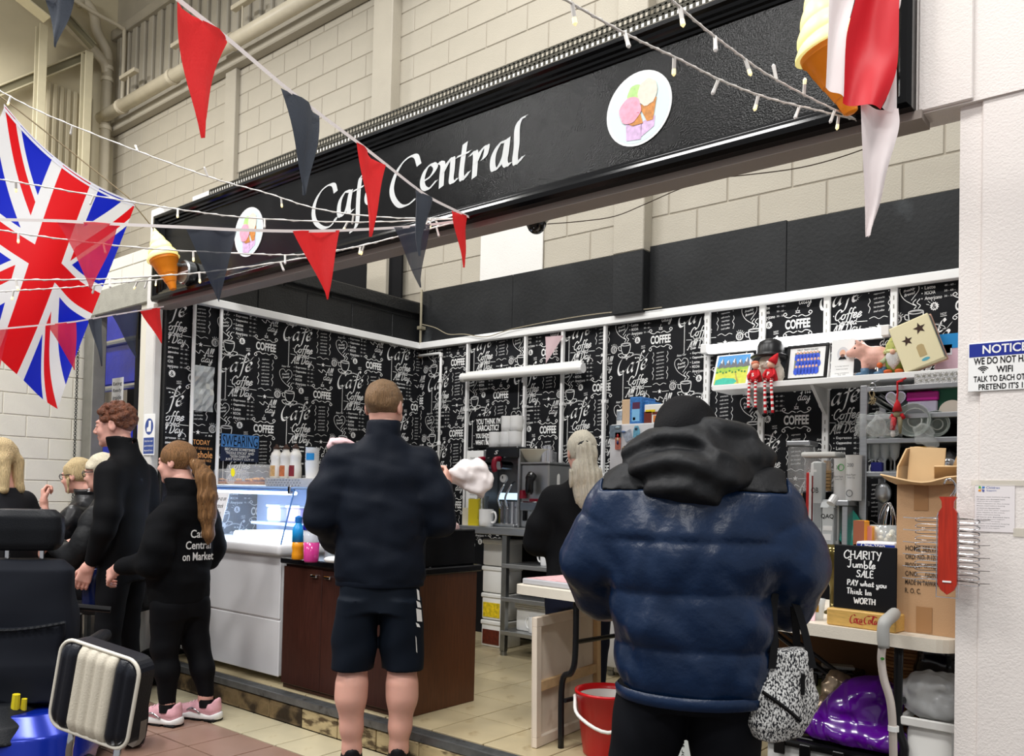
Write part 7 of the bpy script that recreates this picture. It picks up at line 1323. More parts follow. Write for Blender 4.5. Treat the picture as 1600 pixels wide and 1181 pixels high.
a = ony(1523, 795, NW); c = ony(1586, 795, NW); MN = wall_M(((a.x+c.x)/2, NW, ony(1554, 794, NW).z), (1, 0, 0)); w_ = c.x-a.x; h_ = .142; nt_ = thing('paper_notice', 'white printed sheet in a plastic sleeve taped to the right wall', 'notice', MN.translation); MB(MN).rbox((-w_/2, -h_/2, 0), (w_/2, h_/2, .002), .0008).build('sheet', mat('sheet_white', (228, 222, 222), .5), nt_); MB(MN).box((-w_/2-.01, h_/2-.004, 0), (w_/2+.03, h_/2+.012, .0025)).build('tape', mat('clear_tape', (226, 220, 206), .25, alpha=.5), nt_); MB(MN).box((w_/2-.004, -h_/2-.01, 0), (w_/2+.025, -h_/2+.014, .0025)).build('tape', MATS['clear_tape'], nt_)
for k in range(4): MB(MN @ T((-w_/2+.018, h_/2-.014, .0024)) @ T(rz=k*PI/2)).prism([(.001, .001), (.008, .002), (.009, .007), (.002, .008)], 0, .0004).build('logo_petal', mat('logo_%d' % k, ((60, 120, 190), (90, 170, 70), (226, 150, 50), (80, 90, 160))[k], .5), nt_)
b = MB(); fit_text(b, 'Children', MN @ T((-w_/2+.048, h_/2-.010, .0024)), .035, .007); fit_text(b, 'Support', MN @ T((-w_/2+.044, h_/2-.019, .0024)), .026, .006)
b.build('logo_name', mat('logo_navy', (40, 80, 160), .5), nt_); b = MB()
for k in range(15): fit_text(b, ('Please read before buying', 'all items are donated here', 'thank you for your support', 'what happens to the money')[k % 4], MN @ T((-.004-.006*(k % 3), h_/2-.038-k*.0066, .0024)), w_*(.82-.12*(k % 3)), .0035)
b.build('small_print', mat('grey_ink', (110, 110, 112), .7), nt_)
# items on the cabinet counter
CZ = .9025
def cpt(px_, py_): P = onz(px_, py_, CZ); P.z = CZ; return P
P = cpt(465, 874); t = thing('sports_drink', 'orange drink in a clear bottle with blue sleeve and cap', 'bottle', P); MB(T(P)).lathe([(.03, 0), (.034, .006), (.034, .03), (.031, .05), (.034, .07), (.034, .10)], 18).build('orange_drink', mat('orange_juice', (230, 150, 24), .15), t, smooth=True); MB(T(P)).lathe([(.0345, .10), (.035, .16), (.03, .185), (.018, .2), (.017, .215)], 18).build('blue_sleeve', mat('cyan_sleeve', (30, 150, 220), .3), t, smooth=True); MB(T(P)).lathe([(.02, .212), (.02, .24), (.013, .245), (.001, .25)], 14).build('cap', mat('cap_blue', (30, 110, 190), .3), t, auto=40)
P = cpt(486, 878); t = thing('shaker_bottle', 'pink drink in a clear shaker with a dark blue lid', 'bottle', P); MB(T(P)).lathe([(.036, 0), (.04, .01), (.044, .11)], 20).build('pink_drink', mat('magenta_drink', (206, 60, 140), .15), t, smooth=True); MB(T(P)).lathe([(.0442, .11), (.047, .18), (.045, .18), (.043, .11)], 20, cap=False).build('clear_wall', mat('shaker_plastic', (226, 228, 236), .15, alpha=.6), t, smooth=True); MB(T(P)).lathe([(.05, .178), (.05, .2), (.04, .22), (.02, .228), (.02, .238), (.001, .24)], 20).build('lid', mat('navy_lid', (16, 22, 140), .25), t, auto=40)
P = cpt(511, 878); P.y += .02; t = thing('water_bottle', 'clear water bottle with blue label beside the dark jacket', 'bottle', P); MB(T(P)).lathe([(.03, 0), (.034, .008), (.031, .02), (.034, .035), (.031, .05), (.034, .065), (.034, .13), (.02, .165), (.014, .175), (.014, .19)], 16).build('bottle_body', mat('bottle_plastic', (200, 212, 220), .06, alpha=.45, spec=.9), t, smooth=True); MB(T(P)).lathe([(.0346, .085), (.0346, .125)], 16, cap=False).build('blue_label', mat('label_sky', (40, 120, 200), .4), t); MB(T(P)).cyl((0, 0, .188), .016, .018, 12).build('cap', mat('cap_blue', (30, 110, 190), .3), t)
P = cpt(520, 880); s_ = Soft((-.09, -.06, 0), (.09, .06, .06), .006); s_.ell((0, 0, .02), (.07, .04, .022), .01).noise(.008, 60, 1).cut(lambda X, Y, Z: .002-Z+0*X+0*Y); o = soft_obj('paper_parcel', [s_], m_print_w, None, M=T(P)); tag(o, 'small white paper parcel on the counter edge', 'parcel')
P = onz(666, 890, CZ); P = onx(667, 884, -3.16); P.z = CZ; t = thing('spray_can', 'white and purple spray can marked 10 on the counter', 'spray can', P); MB(T(P)).lathe([(.026, 0), (.028, .02), (.028, .03)], 16).build('base', m_cer, t, auto=40); MB(T(P)).lathe([(.026, .03), (.026, .11)], 16).build('printed_can', mat('can_white', (232, 226, 232), .3), t, auto=40); MB(T(P)).lathe([(.0262, .09), (.0262, .125)], 16, cap=False).build('purple_band', mat('can_purple', (120, 50, 150), .3), t); MB(T(P)).lathe([(.024, .125), (.024, .19), (.02, .195)], 16).build('cap', m_steel2, t, auto=40); b = MB(); fit_text(b, '10', wall_M((P.x+.022, P.y-.020, CZ+.07), (.6, .8, 0)), .026, .026, bold=.04); b.build('number', mat('red_script', (178, 30, 44), .5), t)
# on the raised black box: checked cloths, beakers
BZ = 1.1005; m_chkc = mat('red_check_cloth', (222, 190, 188), .9, var=.3, vscale=120)
def cloth_heap(label, P, r_, m_, hang=None):
    s_ = Soft((-r_*1.6, -r_*1.4, -.16), (r_*1.6, r_*1.4, .09), .006); s_.ell((0, 0, .02), (r_, r_*.7, .025), .01)
    if hang: s_.cone((r_*.6, -r_*.2, .02), hang[0], .02, .018, .01).cone(hang[0], hang[1], .022, .012, .01)
    s_.noise(.016, 90, 3); o = soft_obj('dish_cloth', [s_], m_, None, M=T(P)); tag(o, label, 'cloth')
cloth_heap('red checked dish cloth lying on the black box', (-3.36, 3.24, BZ), .07, m_chkc); cloth_heap('red checked dish cloth hanging over the black box edge', (-3.24, 3.40, BZ), .06, m_chkc, ((.105, -.02, .0), (.128, -.03, -.085)))
for k, (dx, dy, r_, hh, m_, lb) in enumerate(((-.33, 3.30, .035, .1, m_chrome, 'steel beaker on the black box'), (-.25, 3.34, .03, .08, MATS['stem_glass'], 'clear beaker on the black box'), (-.24, 3.47, .03, .12, mat('beaker_blue', (22, 30, 160), .3), 'dark blue plastic beaker on the black box'))):
    o = MB(T((-3.08+dx, dy, BZ))).lathe([(r_*.85, 0), (r_, hh), (r_*.93, hh), (r_*.8, .008), (.001, .006)], 16, cap=False).build('beaker', m_, None, smooth=True); tag(o, lb, 'beaker')
# ------------------------------------------------------------------ people
m_skinp = mat('skin', (222, 168, 150), .5, sss=.1, var=.05, vscale=12); m_lip = mat('lips', (178, 96, 92), .45); m_eyew = mat('eye_white', (236, 232, 228), .2); m_iris = mat('iris', (60, 44, 34), .2)
def V3(*a): return np.array(a, float)
BODIES = []
class Body:
    """a person in a local frame: x to their right, y forward, z up"""
    def __init__(s, label, pos, heading, z0=0.0):
        s.t = thing('person', label, 'person', (pos[0], pos[1], z0)); s.M = T((pos[0], pos[1], z0), math.atan2(heading[1], heading[0])-PI/2); s.skin = []
    def head(s, c, yaw=0, pitch=0, roll=0, sc_=1.0, neck=None, h=.0045, ears=True, neck_r=.056):
        """skull, face with eyes, nose, mouth, ears; c = middle of the head"""
        R = np.array((Matrix.Rotation(yaw, 3, 'Z') @ Matrix.Rotation(pitch, 3, 'X') @ Matrix.Rotation(roll, 3, 'Y'))); c = np.array(c, float); s.hR, s.hc, s.hs = R, c, sc_
        P = lambda x, y, z: c+R@(V3(x, y, z)*sc_); Rr = lambda *r: tuple(q*sc_ for q in r)
        S = Soft(c-.2*sc_, c+.2*sc_, h); nb = np.array(neck if neck is not None else c+V3(0, -.03, -.22))
        S.ell(P(0, -.015, .03), Rr(.075, .093, .085), .01, rot=R).ell(P(0, .028, -.025), Rr(.061, .066, .084), .03, rot=R).ell(P(0, .036, -.072), Rr(.05, .052, .042), .025, rot=R).ell(P(0, .078, -.098), Rr(.021, .017, .016), .018, rot=R)
        S.cone(P(0, .09, .012), P(0, .112, -.026), .008*sc_, .0125*sc_, .008).ell(P(0, .105, -.033), Rr(.017, .012, .009), .006, rot=R).ell(P(0, .08, .024), Rr(.05, .018, .012), .014, rot=R)
        for q in (-1, 1): S.ell(P(q*.036, .068, -.032), Rr(.024, .02, .022), .02, rot=R).ell(P(q*.031, .1, .005), Rr(.018, .015, .010), .008, 'sub', rot=R).ell(P(q*.031, .082, .004), Rr(.0145, .013, .012), .003, rot=R)
        S.ell(P(0, .09, -.06), Rr(.023, .012, .0065), .004, rot=R).ell(P(0, .088, -.071), Rr(.019, .012, .007), .004, rot=R)
        if ears:
            for q in (-1, 1): S.ell(P(q*.078, -.012, -.004), Rr(.010, .022, .033), .008, rot=R).ell(P(q*.088, -.006, .0), Rr(.006, .012, .02), .004, 'sub', rot=R)
        S.cone(P(0, -.02, -.05), nb, neck_r*sc_, neck_r*1.08*sc_, .025)
        Ri = R.T
        def pick(cn):
            q = (cn-c)@R/sc_; mi = np.zeros(len(q), int); mi[(abs(q[:, 0]) < .023) & (q[:, 1] > .092) & (q[:, 2] < -.056) & (q[:, 2] > -.077)] = 1
            for e in (-1, 1): d = np.sqrt((q[:, 0]-e*.031)**2+((q[:, 2]-.004)*1.6)**2); mi[(d < .012) & (q[:, 1] > .08)] = 2; mi[(d < .006) & (q[:, 1] > .08)] = 3
            return mi
        s.skin.append((S, pick)); s.P = P; s.R = R
    def limb(s, pts, rs, h=.009, k=.03, extra=None):
        a = np.array(pts); m_ = max(rs)+.04; S = Soft(a.min(0)-m_, a.max(0)+m_, h); S.chain(pts, rs, k)
        if extra: extra(S)
        s.skin.append((S, 0)); return S
    def hand(s, wrist, fwd, palm, side, curl=.5, sc_=1.0, thumb=.6, spread=.16):
        """five unequal, bent fingers; fwd = along the hand, palm = where the palm looks, side +1 right / -1 left"""
        w_ = np.array(wrist, float); f = np.array(fwd, float); f /= np.linalg.norm(f); n = np.array(palm, float); n -= f*(n@f); n /= np.linalg.norm(n); l = np.cross(f, n)*side   # l points to the thumb side
        S = Soft(w_-.2*sc_, w_+.2*sc_, .0042); kn = []
        for i, (dx, ln) in enumerate(((.030, .072), (.010, .078), (-.011, .074), (-.030, .066))):
            k_ = w_+(f*.092+l*dx)*sc_; kn.append(k_); S.cone(w_+(f*.012+l*dx*.6)*sc_, k_, .017*sc_, .0125*sc_, .012)
            a = curl*.55; p = k_; r0 = .0098*sc_; L = (ln*.48, ln*.30, ln*.26); dr = f*1+l*dx*spread*6
            for j in range(3):
                dr_ = f*math.cos(a)+n*math.sin(a)+l*dx*spread*6*(1-curl); q = p+dr_/np.linalg.norm(dr_)*L[j]*1.25*sc_; S.cone(p, q, r0, r0*.9, .004); p = q; r0 *= .9; a += curl*(1.0, .9, .7)[j]
        tb = w_+(f*.028+l*.024+n*.006)*sc_; t1 = tb+(f*.034+l*.030*thumb+n*.02)*sc_; t2 = t1+(f*.03+l*.008*thumb+n*.012)*sc_; S.cone(tb, t1, .0145*sc_, .0115*sc_, .010).cone(t1, t2, .011*sc_, .009*sc_, .004)
        S.cone(w_-f*.05*sc_, w_+f*.02*sc_, .026*sc_, .025*sc_, .02); s.skin.append((S, 0))
    def skin_done(s, m_=None): s.sm = m_ or m_skinp; s.rec = []; BODIES.append(s)
    def finish(s):
        """trunk and limbs under the clothes join the head, hands and legs into one figure"""
        pts = np.array([p for r in s.rec for p in (r[0], r[1])]); S = Soft(pts.min(0)-.2, pts.max(0)+.2, .014)
        for a, b_, ra, rb in s.rec: S.cone(a, b_, max(ra*.74-.006, .02), max(rb*.74-.006, .02), .01)
        s.skin.append((S, 0)); soft_obj('body', s.skin, [s.sm, m_lip, m_eyew, m_iris], s.t, M=s.M)
    def wear(s, name, parts, mats):
        if name in ('jacket', 'coat', 'sweater', 'zip_top', 'fleece', 'puffer_coat', 't_shirt', 'trousers', 'leggings'):
            q = parts[0][0] if isinstance(parts, list) else parts; s.rec += q.rec
        return soft_obj(name, parts if isinstance(parts, list) else [parts], mats, s.t, M=s.M)
    def add(s, name, mb, mats, smooth=True, par=None): mb.M = s.M; mb.v = [tuple(s.M @ Vector(p)) for p in mb.v]; return mb.build(name, mats, par or s.t, smooth=smooth)
    def hair_cap(s, name, m_, grow=.01, line=None, extra=None, noise=None, h=.005, ext=.24):
        S = Soft(s.hc-ext*s.hs, s.hc+ext*s.hs, h); P, sc_, R = s.P, s.hs, s.R; Rr = lambda *r: tuple(q*sc_ for q in r)
        S.ell(P(0, -.016, .032), Rr(.076+grow, .094+grow, .086+grow), .01, rot=R)
        if line is not None:
            def cutf(X, Y, Z):
                q = [(X-s.hc[0]), (Y-s.hc[1]), (Z-s.hc[2])]; lx = (R[0, 0]*q[0]+R[1, 0]*q[1]+R[2, 0]*q[2])/sc_; ly = (R[0, 1]*q[0]+R[1, 1]*q[1]+R[2, 1]*q[2])/sc_; lz = (R[0, 2]*q[0]+R[1, 2]*q[1]+R[2, 2]*q[2])/sc_; return line(lx, ly, lz)*sc_
            S.cut(cutf)
        if extra: extra(S, P, Rr, R)
        if noise: S.noise(*noise)
        return s.wear(name, S, m_)
def hairmat(name, col, var=.3): return mat(name, col, .5, var=var, vscale=60, bump=1.0, bscale=110, stretch=(3, 3, .3))
def at(px_, D): q = ray(px_, 760); return (q.x*D, q.y*D)
def fold(S, amp, fr, seed): return S.noise(amp, fr, seed)
def trainer(B, x, y0, z0, yaw, up, sole, trim, L=.28, name='shoe', pitch=0):
    """laced trainer with thick sole"""
    M = T((x, y0, z0), yaw, pitch); S = Soft((-.09, -.13, -.02), (.09, .24, .17), .006); S.cone((0, -.05, .055), (0, .02, .06), .042, .04, .02).cone((0, .02, .05), (0, .15, .032), .042, .034, .03).cone((0, -.055, .06), (0, -.06, .095), .036, .034, .02).cone((0, -.045, .10), (0, -.045, .2), .034, .034, .01, 'sub')
    sh = soft_obj(name, [S], up, B.t, M=B.M @ M); B.shoe = sh; S = Soft((-.09, -.13, -.01), (.09, .24, .07), .006); S.cone((0, -.06, .018), (0, .15, .012), .046, .042, .02).cut(lambda X, Y, Z: np.maximum(-Z, Z-.034-.012*np.sin(Y*38))+0*X); soft_obj('sole', [S], sole, sh, M=B.M @ M)
    b = MB(B.M @ M)
    for k in range(4): b.tube([(-.02, .045+k*.022, .092-k*.009), (.0, .05+k*.022, .099-k*.009), (.02, .045+k*.022, .092-k*.009)], .0035, 5)
    b.build('laces', trim, sh)
m_blackknit = mat('black_fleece', (11, 12, 15), .9, bump=.25, bscale=260, var=.15, vscale=6); m_legg = mat('black_leggings', (9, 10, 14), .75, var=.1)
# ---------------- man in navy jacket and shorts, from behind
MB_ = Body('man in navy jacket and shorts standing with his back to us', (-2.962, 2.66), (-.72, .69))
B = MB_; m_navy = mat('navy_jersey', (15, 22, 34), .6, var=.1, vscale=5, bump=.15, bscale=300); m_short = mat('navy_shorts', (12, 20, 31), .7, var=.12, vscale=8)
B.head((.0, .03, 1.70), yaw=-.35, pitch=-.05, neck=(0, .012, 1.50), sc_=1.06, neck_r=.058)
for q in (-1, 1): B.limb([(q*.10, .0, .62), (q*.112, .0, .50), (q*.116, -.022, .40), (q*.118, -.026, .34), (q*.112, -.02, .2), (q*.108, -.015, .10), (q*.108, -.01, .05)], [.078, .064, .069, .068, .05, .041, .042])
B.hand((.30, .27, 1.335), (.25, .7, .55), (-.8, .2, -.3), 1, .75); B.skin_done()
S = Soft((-.45, -.26, .80), (.45, .46, 1.72), .0085)
S.loft([(.855, 0, 0, .200, .135), (.90, 0, 0, .206, .142), (1.05, 0, 0, .204, .14), (1.25, 0, .0, .213, .135), (1.40, 0, .0, .205, .125), (1.48, 0, -.005, .165, .105), (1.535, 0, -.012, .11, .088), (1.565, 0, -.014, .08, .082), (1.63, 0, -.002, .076, .080)], .03, 2.3)
S.chain([(-.185, 0, 1.435), (-.262, -.015, 1.28), (-.285, -.02, 1.17), (-.22, .16, 1.06), (-.16, .30, 1.02)], [.085, .078, .07, .058, .045], .045); S.chain([(.185, 0, 1.435), (.25, -.01, 1.28), (.276, .0, 1.17), (.29, .14, 1.26), (.30, .255, 1.33)], [.085, .078, .072, .058, .044], .045)
S.cone((0, .008, 1.60), (0, .02, 1.72), .062, .066, .005, 'sub'); fold(S, .010, 26, 5); fold(S, .004, 60, 2); S.cut(lambda X, Y, Z: .858-Z+0*X+0*Y); B.wear('jacket', S, m_navy)
b = MB(); b.lathe([(.203, .858), (.207, .862), (.205, .905), (.20, .908)], 36, Matrix.Diagonal((1, .68, 1, 1)), cap=False); B.add('waistband', b, m_navy)
S = Soft((-.3, -.22, .44), (.3, .22, .93), .008); S.loft([(.74, 0, 0, .19, .135), (.86, 0, 0, .19, .13), (.91, 0, 0, .188, .126)], .02, 2.4)
for q in (-1, 1): S.loft([(.468, q*.118, .002, .10, .105), (.6, q*.112, .0, .104, .112), (.80, q*.098, -.006, .096, .126)], .02, 2.2)
fold(S, .008, 30, 3); S.cut(lambda X, Y, Z: .468-Z+0*X+0*Y); B.wear('shorts', S, m_short)
b = MB(); lm = T((0, 0, 0)); 
for k, (z0, z1, ww) in enumerate(((.855, .80, .010), (.80, .765, .016), (.765, .70, .022), (.70, .675, .014), (.64, .56, .004))): b.add([(.172, -.104, z0), (.172+ww*1.1, -.104+ww*1.3, z0-.01), (.178+ww*1.1, -.104+ww*1.3, z1), (.178, -.104, z1+.006)], [(0, 1, 2, 3)])
B.add('leg_print', b, m_print_w, False)
def short_cut(lx, ly, lz): return np.maximum(np.maximum(-.055-.10*np.maximum(ly+.05, 0)*2.2-lz-.0, (ly-.062)+.35*(lz-.10)*(lz < .1)), np.where((np.abs(lx) > .058) & (ly > -.03) & (lz < .03), .01, -.05))
m_hair = hairmat('short_brown_hair', (134, 104, 72)); B.hair_cap('hair', m_hair, .007, lambda lx, ly, lz: np.maximum(-.072-lz+.35*np.maximum(ly+.02, 0), ly-.072), None, (.004, 90, 2))
for q in (-1, 1): trainer(B, q*.112, .0, 0.0, -q*.12, mat('trainer_black', (22, 22, 24), .5), m_print_w, m_print_w); B.add('sock', MB().lathe([(.05, .06), (.046, .10), (.043, .125)], 16, T((q*.108, -.012, 0)), cap=False), m_blk)
S = Soft((.2, .2, 1.22), (.62, .55, 1.58), .007); S.cone((.33, .36, 1.38), (.42, .36, 1.40), .03, .06, .03).ell((.46, .36, 1.40), (.085, .04, .085), .03).cone((.5, .36, 1.36), (.5, .36, 1.33), .05, .04, .03); fold(S, .03, 45, 4); fold(S, .008, 110, 6); co = soft_obj('tea_towel', [S], mat('white_towel', (238, 230, 228), .85, thin=.15), None, M=B.M); tag(co, 'white tea towel held up in the man\'s right hand', 'towel')
S = Soft((-.42, .2, 1.3), (-.1, .45, 1.62), .007); S.ell((-.23, .34, 1.545), (.06, .05, .022), .02).cone((-.26, .33, 1.53), (-.17, .34, 1.51), .025, .03, .02); fold(S, .014, 70, 2); co = soft_obj('pink_cloth', [S], mat('pink_white_cloth', (232, 196, 200), .85, var=.15, vscale=30), None, M=B.M); tag(co, 'pink and white cloth on the man\'s left shoulder side', 'cloth')
# ---------------- man in the blue puffer coat, from behind
px_, py_ = at(1082, 2.47); B = Body('man in blue puffer coat with black hood, seen from behind', (px_, py_), (-.45, .89))
m_pufb = mat('blue_nylon', (7, 32, 62), .34, var=.12, vscale=7, bump=.25, bscale=35, spec=.45); m_pufk = mat('black_nylon', (30, 31, 33), .5, var=.12, vscale=7, bump=.25, bscale=40)
B.head((-.025, .10, 1.475), yaw=0, pitch=-.7, neck=(0, .06, 1.36), sc_=.96); B.hand((-.17, .30, .955), (.5, .7, -.3), (.3, .2, -.9), -1, .6); B.hand((.17, .30, .955), (-.5, .7, -.3), (-.3, .2, -.9), 1, .6); B.skin_done()
seams = np.array([.735, .875, 1.030, 1.176, 1.35, 1.42])
def quilt(Z, sm, a=.016):
    z = np.asarray(Z); i = np.clip(np.searchsorted(sm, z)-1, 0, len(sm)-2); t = np.clip((z-sm[i])/(sm[i+1]-sm[i]), 0, 1); return a*((np.sin(PI*t)+1e-4)**.36-.7)
S = Soft((-.47, -.28, .66), (.47, .46, 1.46), .0085)
S.loft([(.72, .01, .0, .205, .16), (.80, .01, 0, .222, .17), (1.0, .005, .0, .236, .18), (1.2, 0, .0, .246, .175), (1.32, 0, .02, .232, .15), (1.385, 0, .03, .155, .12), (1.42, 0, .04, .10, .10)], .03, 2.4, fn=lambda X, Y, Z: quilt(Z.ravel(), seams)[None, None, :].astype(np.float32)*np.ones_like(X))
def sl(t, L): return .012*(np.abs(np.sin(t*PI*max(1, round(L/.12))))**.5-.6)
for q in (-1, 1): S.cone((q*.195, .0, 1.315), (q*.296, .0, 1.11), .094, .092, .05, fn=sl).cone((q*.296, .0, 1.11), (q*.28, .10, 1.00), .09, .084, .03).cone((q*.282, .09, 1.0), (q*.17, .27, .955), .082, .062, .03, fn=sl)
fold(S, .011, 24, 9); fold(S, .006, 62, 1); S.cut(lambda X, Y, Z: .722-Z+0*X+0*Y)
S2 = Soft.__new__(Soft); S2.__dict__.update(S.__dict__); S2.d = S.d.copy(); yoke = lambda X, Y, Z: np.maximum(1.326-.02*np.abs(X)-Z, np.abs(X)-.262)+0*Y
S.cut(lambda X, Y, Z: -yoke(X, Y, Z)); S2.d -= .002; S2.cut(yoke); B.wear('coat', [(S, 0), (S2, 1)], [m_pufb, m_pufk])
b = MB(); b.lathe([(.222, .715), (.228, .72), (.232, .742), (.224, .75)], 40, T((.01, 0, 0)) @ Matrix.Diagonal((.98, .78, 1, 1)), cap=False); B.add('hem_band', b, m_pufb)
S = Soft((-.3, -.3, 1.15), (.3, .3, 1.68), .007); S.ell((-.005, -.07, 1.385), (.17, .11, .06), .04).ell((-.02, -.12, 1.33), (.105, .055, .045), .05).cone((-.17, .01, 1.385), (-.06, -.13, 1.33), .045, .04, .04).cone((.185, .01, 1.40), (.06, -.13, 1.33), .05, .04, .04).cone((-.115, .03, 1.42), (.12, .03, 1.44), .08, .085, .05).ell((0, .03, 1.47), (.128, .105, .06), .05); X_, Y_2, Z_ = S.ax[0][:, None, None], S.ax[1][None, :, None], S.ax[2][None, None, :]; S.d += (.008*np.sin(Z_*75+6*np.abs(X_)*3+2*np.sin(X_*14))).astype(np.float32)*np.ones_like(S.d); fold(S, .010, 30, 7); fold(S, .005, 70, 3); B.wear('hood', S, m_pufk)
S = Soft(B.hc-.2, B.hc+.2, .006); S.ell(B.P(0, -.02, .03), (.098, .118, .105), .01, rot=B.R).ell(B.P(0, -.07, -.03), (.09, .07, .075), .03, rot=B.R); fold(S, .004, 60, 3); B.wear('beanie', S, mat('black_beanie', (18, 18, 20), .85, bump=.3, bscale=200))
S = Soft((-.36, -.26, -.02), (.32, .26, .85), .009); S.loft([(.68, 0, 0, .175, .14), (.80, 0, 0, .18, .14)], .02); S.chain([(-.1, 0, .72), (-.15, .01, .45), (-.20, -.0, .08)], [.115, .092, .075], .02); S.chain([(.1, 0, .72), (.115, .02, .45), (.12, .0, .08)], [.112, .09, .075], .02); fold(S, .010, 30, 4); S.cut(lambda X, Y, Z: .05-Z+0*X+0*Y); B.wear('trousers', S, mat('dark_trousers', (10, 12, 18), .8, var=.15, vscale=8))
for q, x in ((-1, -.2), (1, .12)): trainer(B, x, .02, 0, -q*.15, m_blk, m_blk, m_blk)
# tweed bag hanging from his arm
Pb = ond(1222, 1150, 2.36); bg = thing('tweed_bag', 'black and white tweed handbag hanging from the coat sleeve', 'handbag', Pb); m_tw = mat('tweed', (120, 120, 124), .9, var=.1)
def tweed():
    M = bpy.data.materials.new('black_white_tweed'); M.use_nodes = True; N = M.node_tree.nodes; L = M.node_tree.links; b = N['Principled BSDF']; b.inputs['Roughness'].default_value = .9; tc = N.new('ShaderNodeTexCoord'); mp = N.new('ShaderNodeMapping'); mp.inputs['Scale'].default_value = (1, 1, .55); n = N.new('ShaderNodeTexNoise'); n.inputs['Scale'].default_value = 230; n.inputs['Detail'].default_value = 2; cr_ = N.new('ShaderNodeValToRGB'); cr_.color_ramp.elements[0].position = .44; cr_.color_ramp.elements[1].position = .54; cr_.color_ramp.elements[0].color = (*lin((22, 24, 32)), 1); cr_.color_ramp.elements[1].color = (*lin((222, 222, 220)), 1)
    L.new(tc.outputs['Object'], mp.inputs[0]); L.new(mp.outputs[0], n.inputs['Vector']); L.new(n.outputs['Fac'], cr_.inputs[0]); L.new(cr_.outputs[0], b.inputs['Base Color']); bp = N.new('ShaderNodeBump'); bp.inputs['Strength'].default_value = .6; bp.inputs['Distance'].default_value = .006; L.new(n.outputs['Fac'], bp.inputs['Height']); L.new(bp.outputs[0], b.inputs['Normal']); return M
mtw = tweed(); S = Soft((-.15, -.12, -.02), (.15, .12, .3), .007); S.loft([(.0, -.012, 0, .07, .045), (.04, -.012, 0, .096, .06), (.12, 0, 0, .10, .062), (.2, .01, 0, .082, .05), (.245, .015, 0, .062, .04)], .02, 2.6); fold(S, .012, 34, 6); BMg = T(Pb, CAM_YAW+.15); soft_obj('bag_body', [S], mtw, bg, M=BMg)
for q in (-1, 1):
    pts = spline([(-.055, q*.045, .20), (-.045, q*.035, .27), (-.035, q*.01, .38), (-.01, q*.0, .42), (.02, q*.0, .40), (.045, q*.02, .32), (.065, q*.045, .20)], 6); b = MB(BMg); R = [[Vector(p)+Vector((-.011, 0, 0)), Vector(p)+Vector((.011, 0, 0))] for p in pts]; b.grid(R); o = b.build('strap', m_blk, bg); md = o.modifiers.new('t', 'SOLIDIFY'); md.thickness = .004
MB(BMg).rbox((.02, -.066, .13), (.034, -.06, .19), .003).build('dark_tab', m_blk, bg); b = MB(BMg); b.tube(spline([(-.09, -.062, .14), (-.03, -.066, .10), (.02, -.066, .06)], 5), .006, 6); b.build('zip', m_blk, bg)
# ---------------- woman with pale ponytail serving
B = Body('woman with long pale ponytail in black working behind the counter', at(908, 4.62), (-.70, .71), ZK)
B.head((.0, .02, 1.40), yaw=.1, pitch=-.15, neck=(0, -.02, 1.22), sc_=.95); B.hand((-.22, .30, .98), (.2, .9, 0), (.3, 0, -1), -1, .5); B.hand((.2, .32, 1.0), (-.1, .9, 0), (-.3, 0, -1), 1, .5); B.skin_done()
S = Soft((-.4, -.25, .62), (.4, .42, 1.34), .009); S.loft([(.64, 0, 0, .19, .14), (.8, 0, 0, .19, .145), (1.0, 0, 0, .185, .135), (1.12, 0, 0, .18, .12), (1.2, 0, -.005, .13, .095), (1.25, 0, -.01, .075, .075), (1.285, 0, -.01, .065, .068)], .03, 2.3); S.chain([(-.15, 0, 1.14), (-.22, -.01, .99), (-.24, .02, .90), (-.2, .26, .97)], [.075, .07, .066, .045], .04); S.chain([(.16, 0, 1.14), (.24, -.01, .99), (.26, .02, .90), (.2, .28, .98)], [.075, .07, .066, .045], .04); fold(S, .01, 30, 8); B.wear('sweater', S, mat('black_cotton', (14, 15, 18), .8, var=.12, bump=.15, bscale=240))
S = Soft((-.25, -.2, -.02), (.25, .2, .72), .01); S.loft([(.55, 0, 0, .175, .13), (.68, 0, 0, .18, .135)], .02)
for q in (-1, 1): S.chain([(q*.09, 0, .6), (q*.1, .01, .35), (q*.1, 0, .06)], [.1, .075, .055], .02)
S.cut(lambda X, Y, Z: .03-Z+0*X+0*Y); B.wear('trousers', S, mat('navy_trousers', (20, 24, 40), .8))
for q in (-1, 1): trainer(B, q*.1, .02, 0, -q*.1, m_blk, m_blk, m_blk)
m_pale = hairmat('pale_blonde_hair', (226, 218, 198), .16)
B.hair_cap('hair', m_pale, .012, lambda lx, ly, lz: np.maximum(ly-.05-.4*np.maximum(lz, 0), -.07-lz), None, (.006, 60, 1))
S = Soft((-.17, -.3, .98), (.2, .1, 1.5), .0055); S.chain([(0, -.09, 1.432), (.0, -.135, 1.385), (-.005, -.14, 1.28), (.02, -.135, 1.18), (.05, -.14, 1.10), (.07, -.14, 1.075)], [.024, .06, .086, .082, .055, .018], .02); fold(S, .018, 50, 3); X0 = S.ax[0][:, None, None]; Z0 = S.ax[2][None, None, :]; S.d += (.005*np.sin(X0*210+Z0*14)).astype(np.float32); B.wear('ponytail', S, m_pale)
B.add('hair_tie', MB().lathe([(.036, -.014), (.046, 0), (.036, .014)], 14, T((0, -.112, 1.424), 0, 1.0)), m_blk)
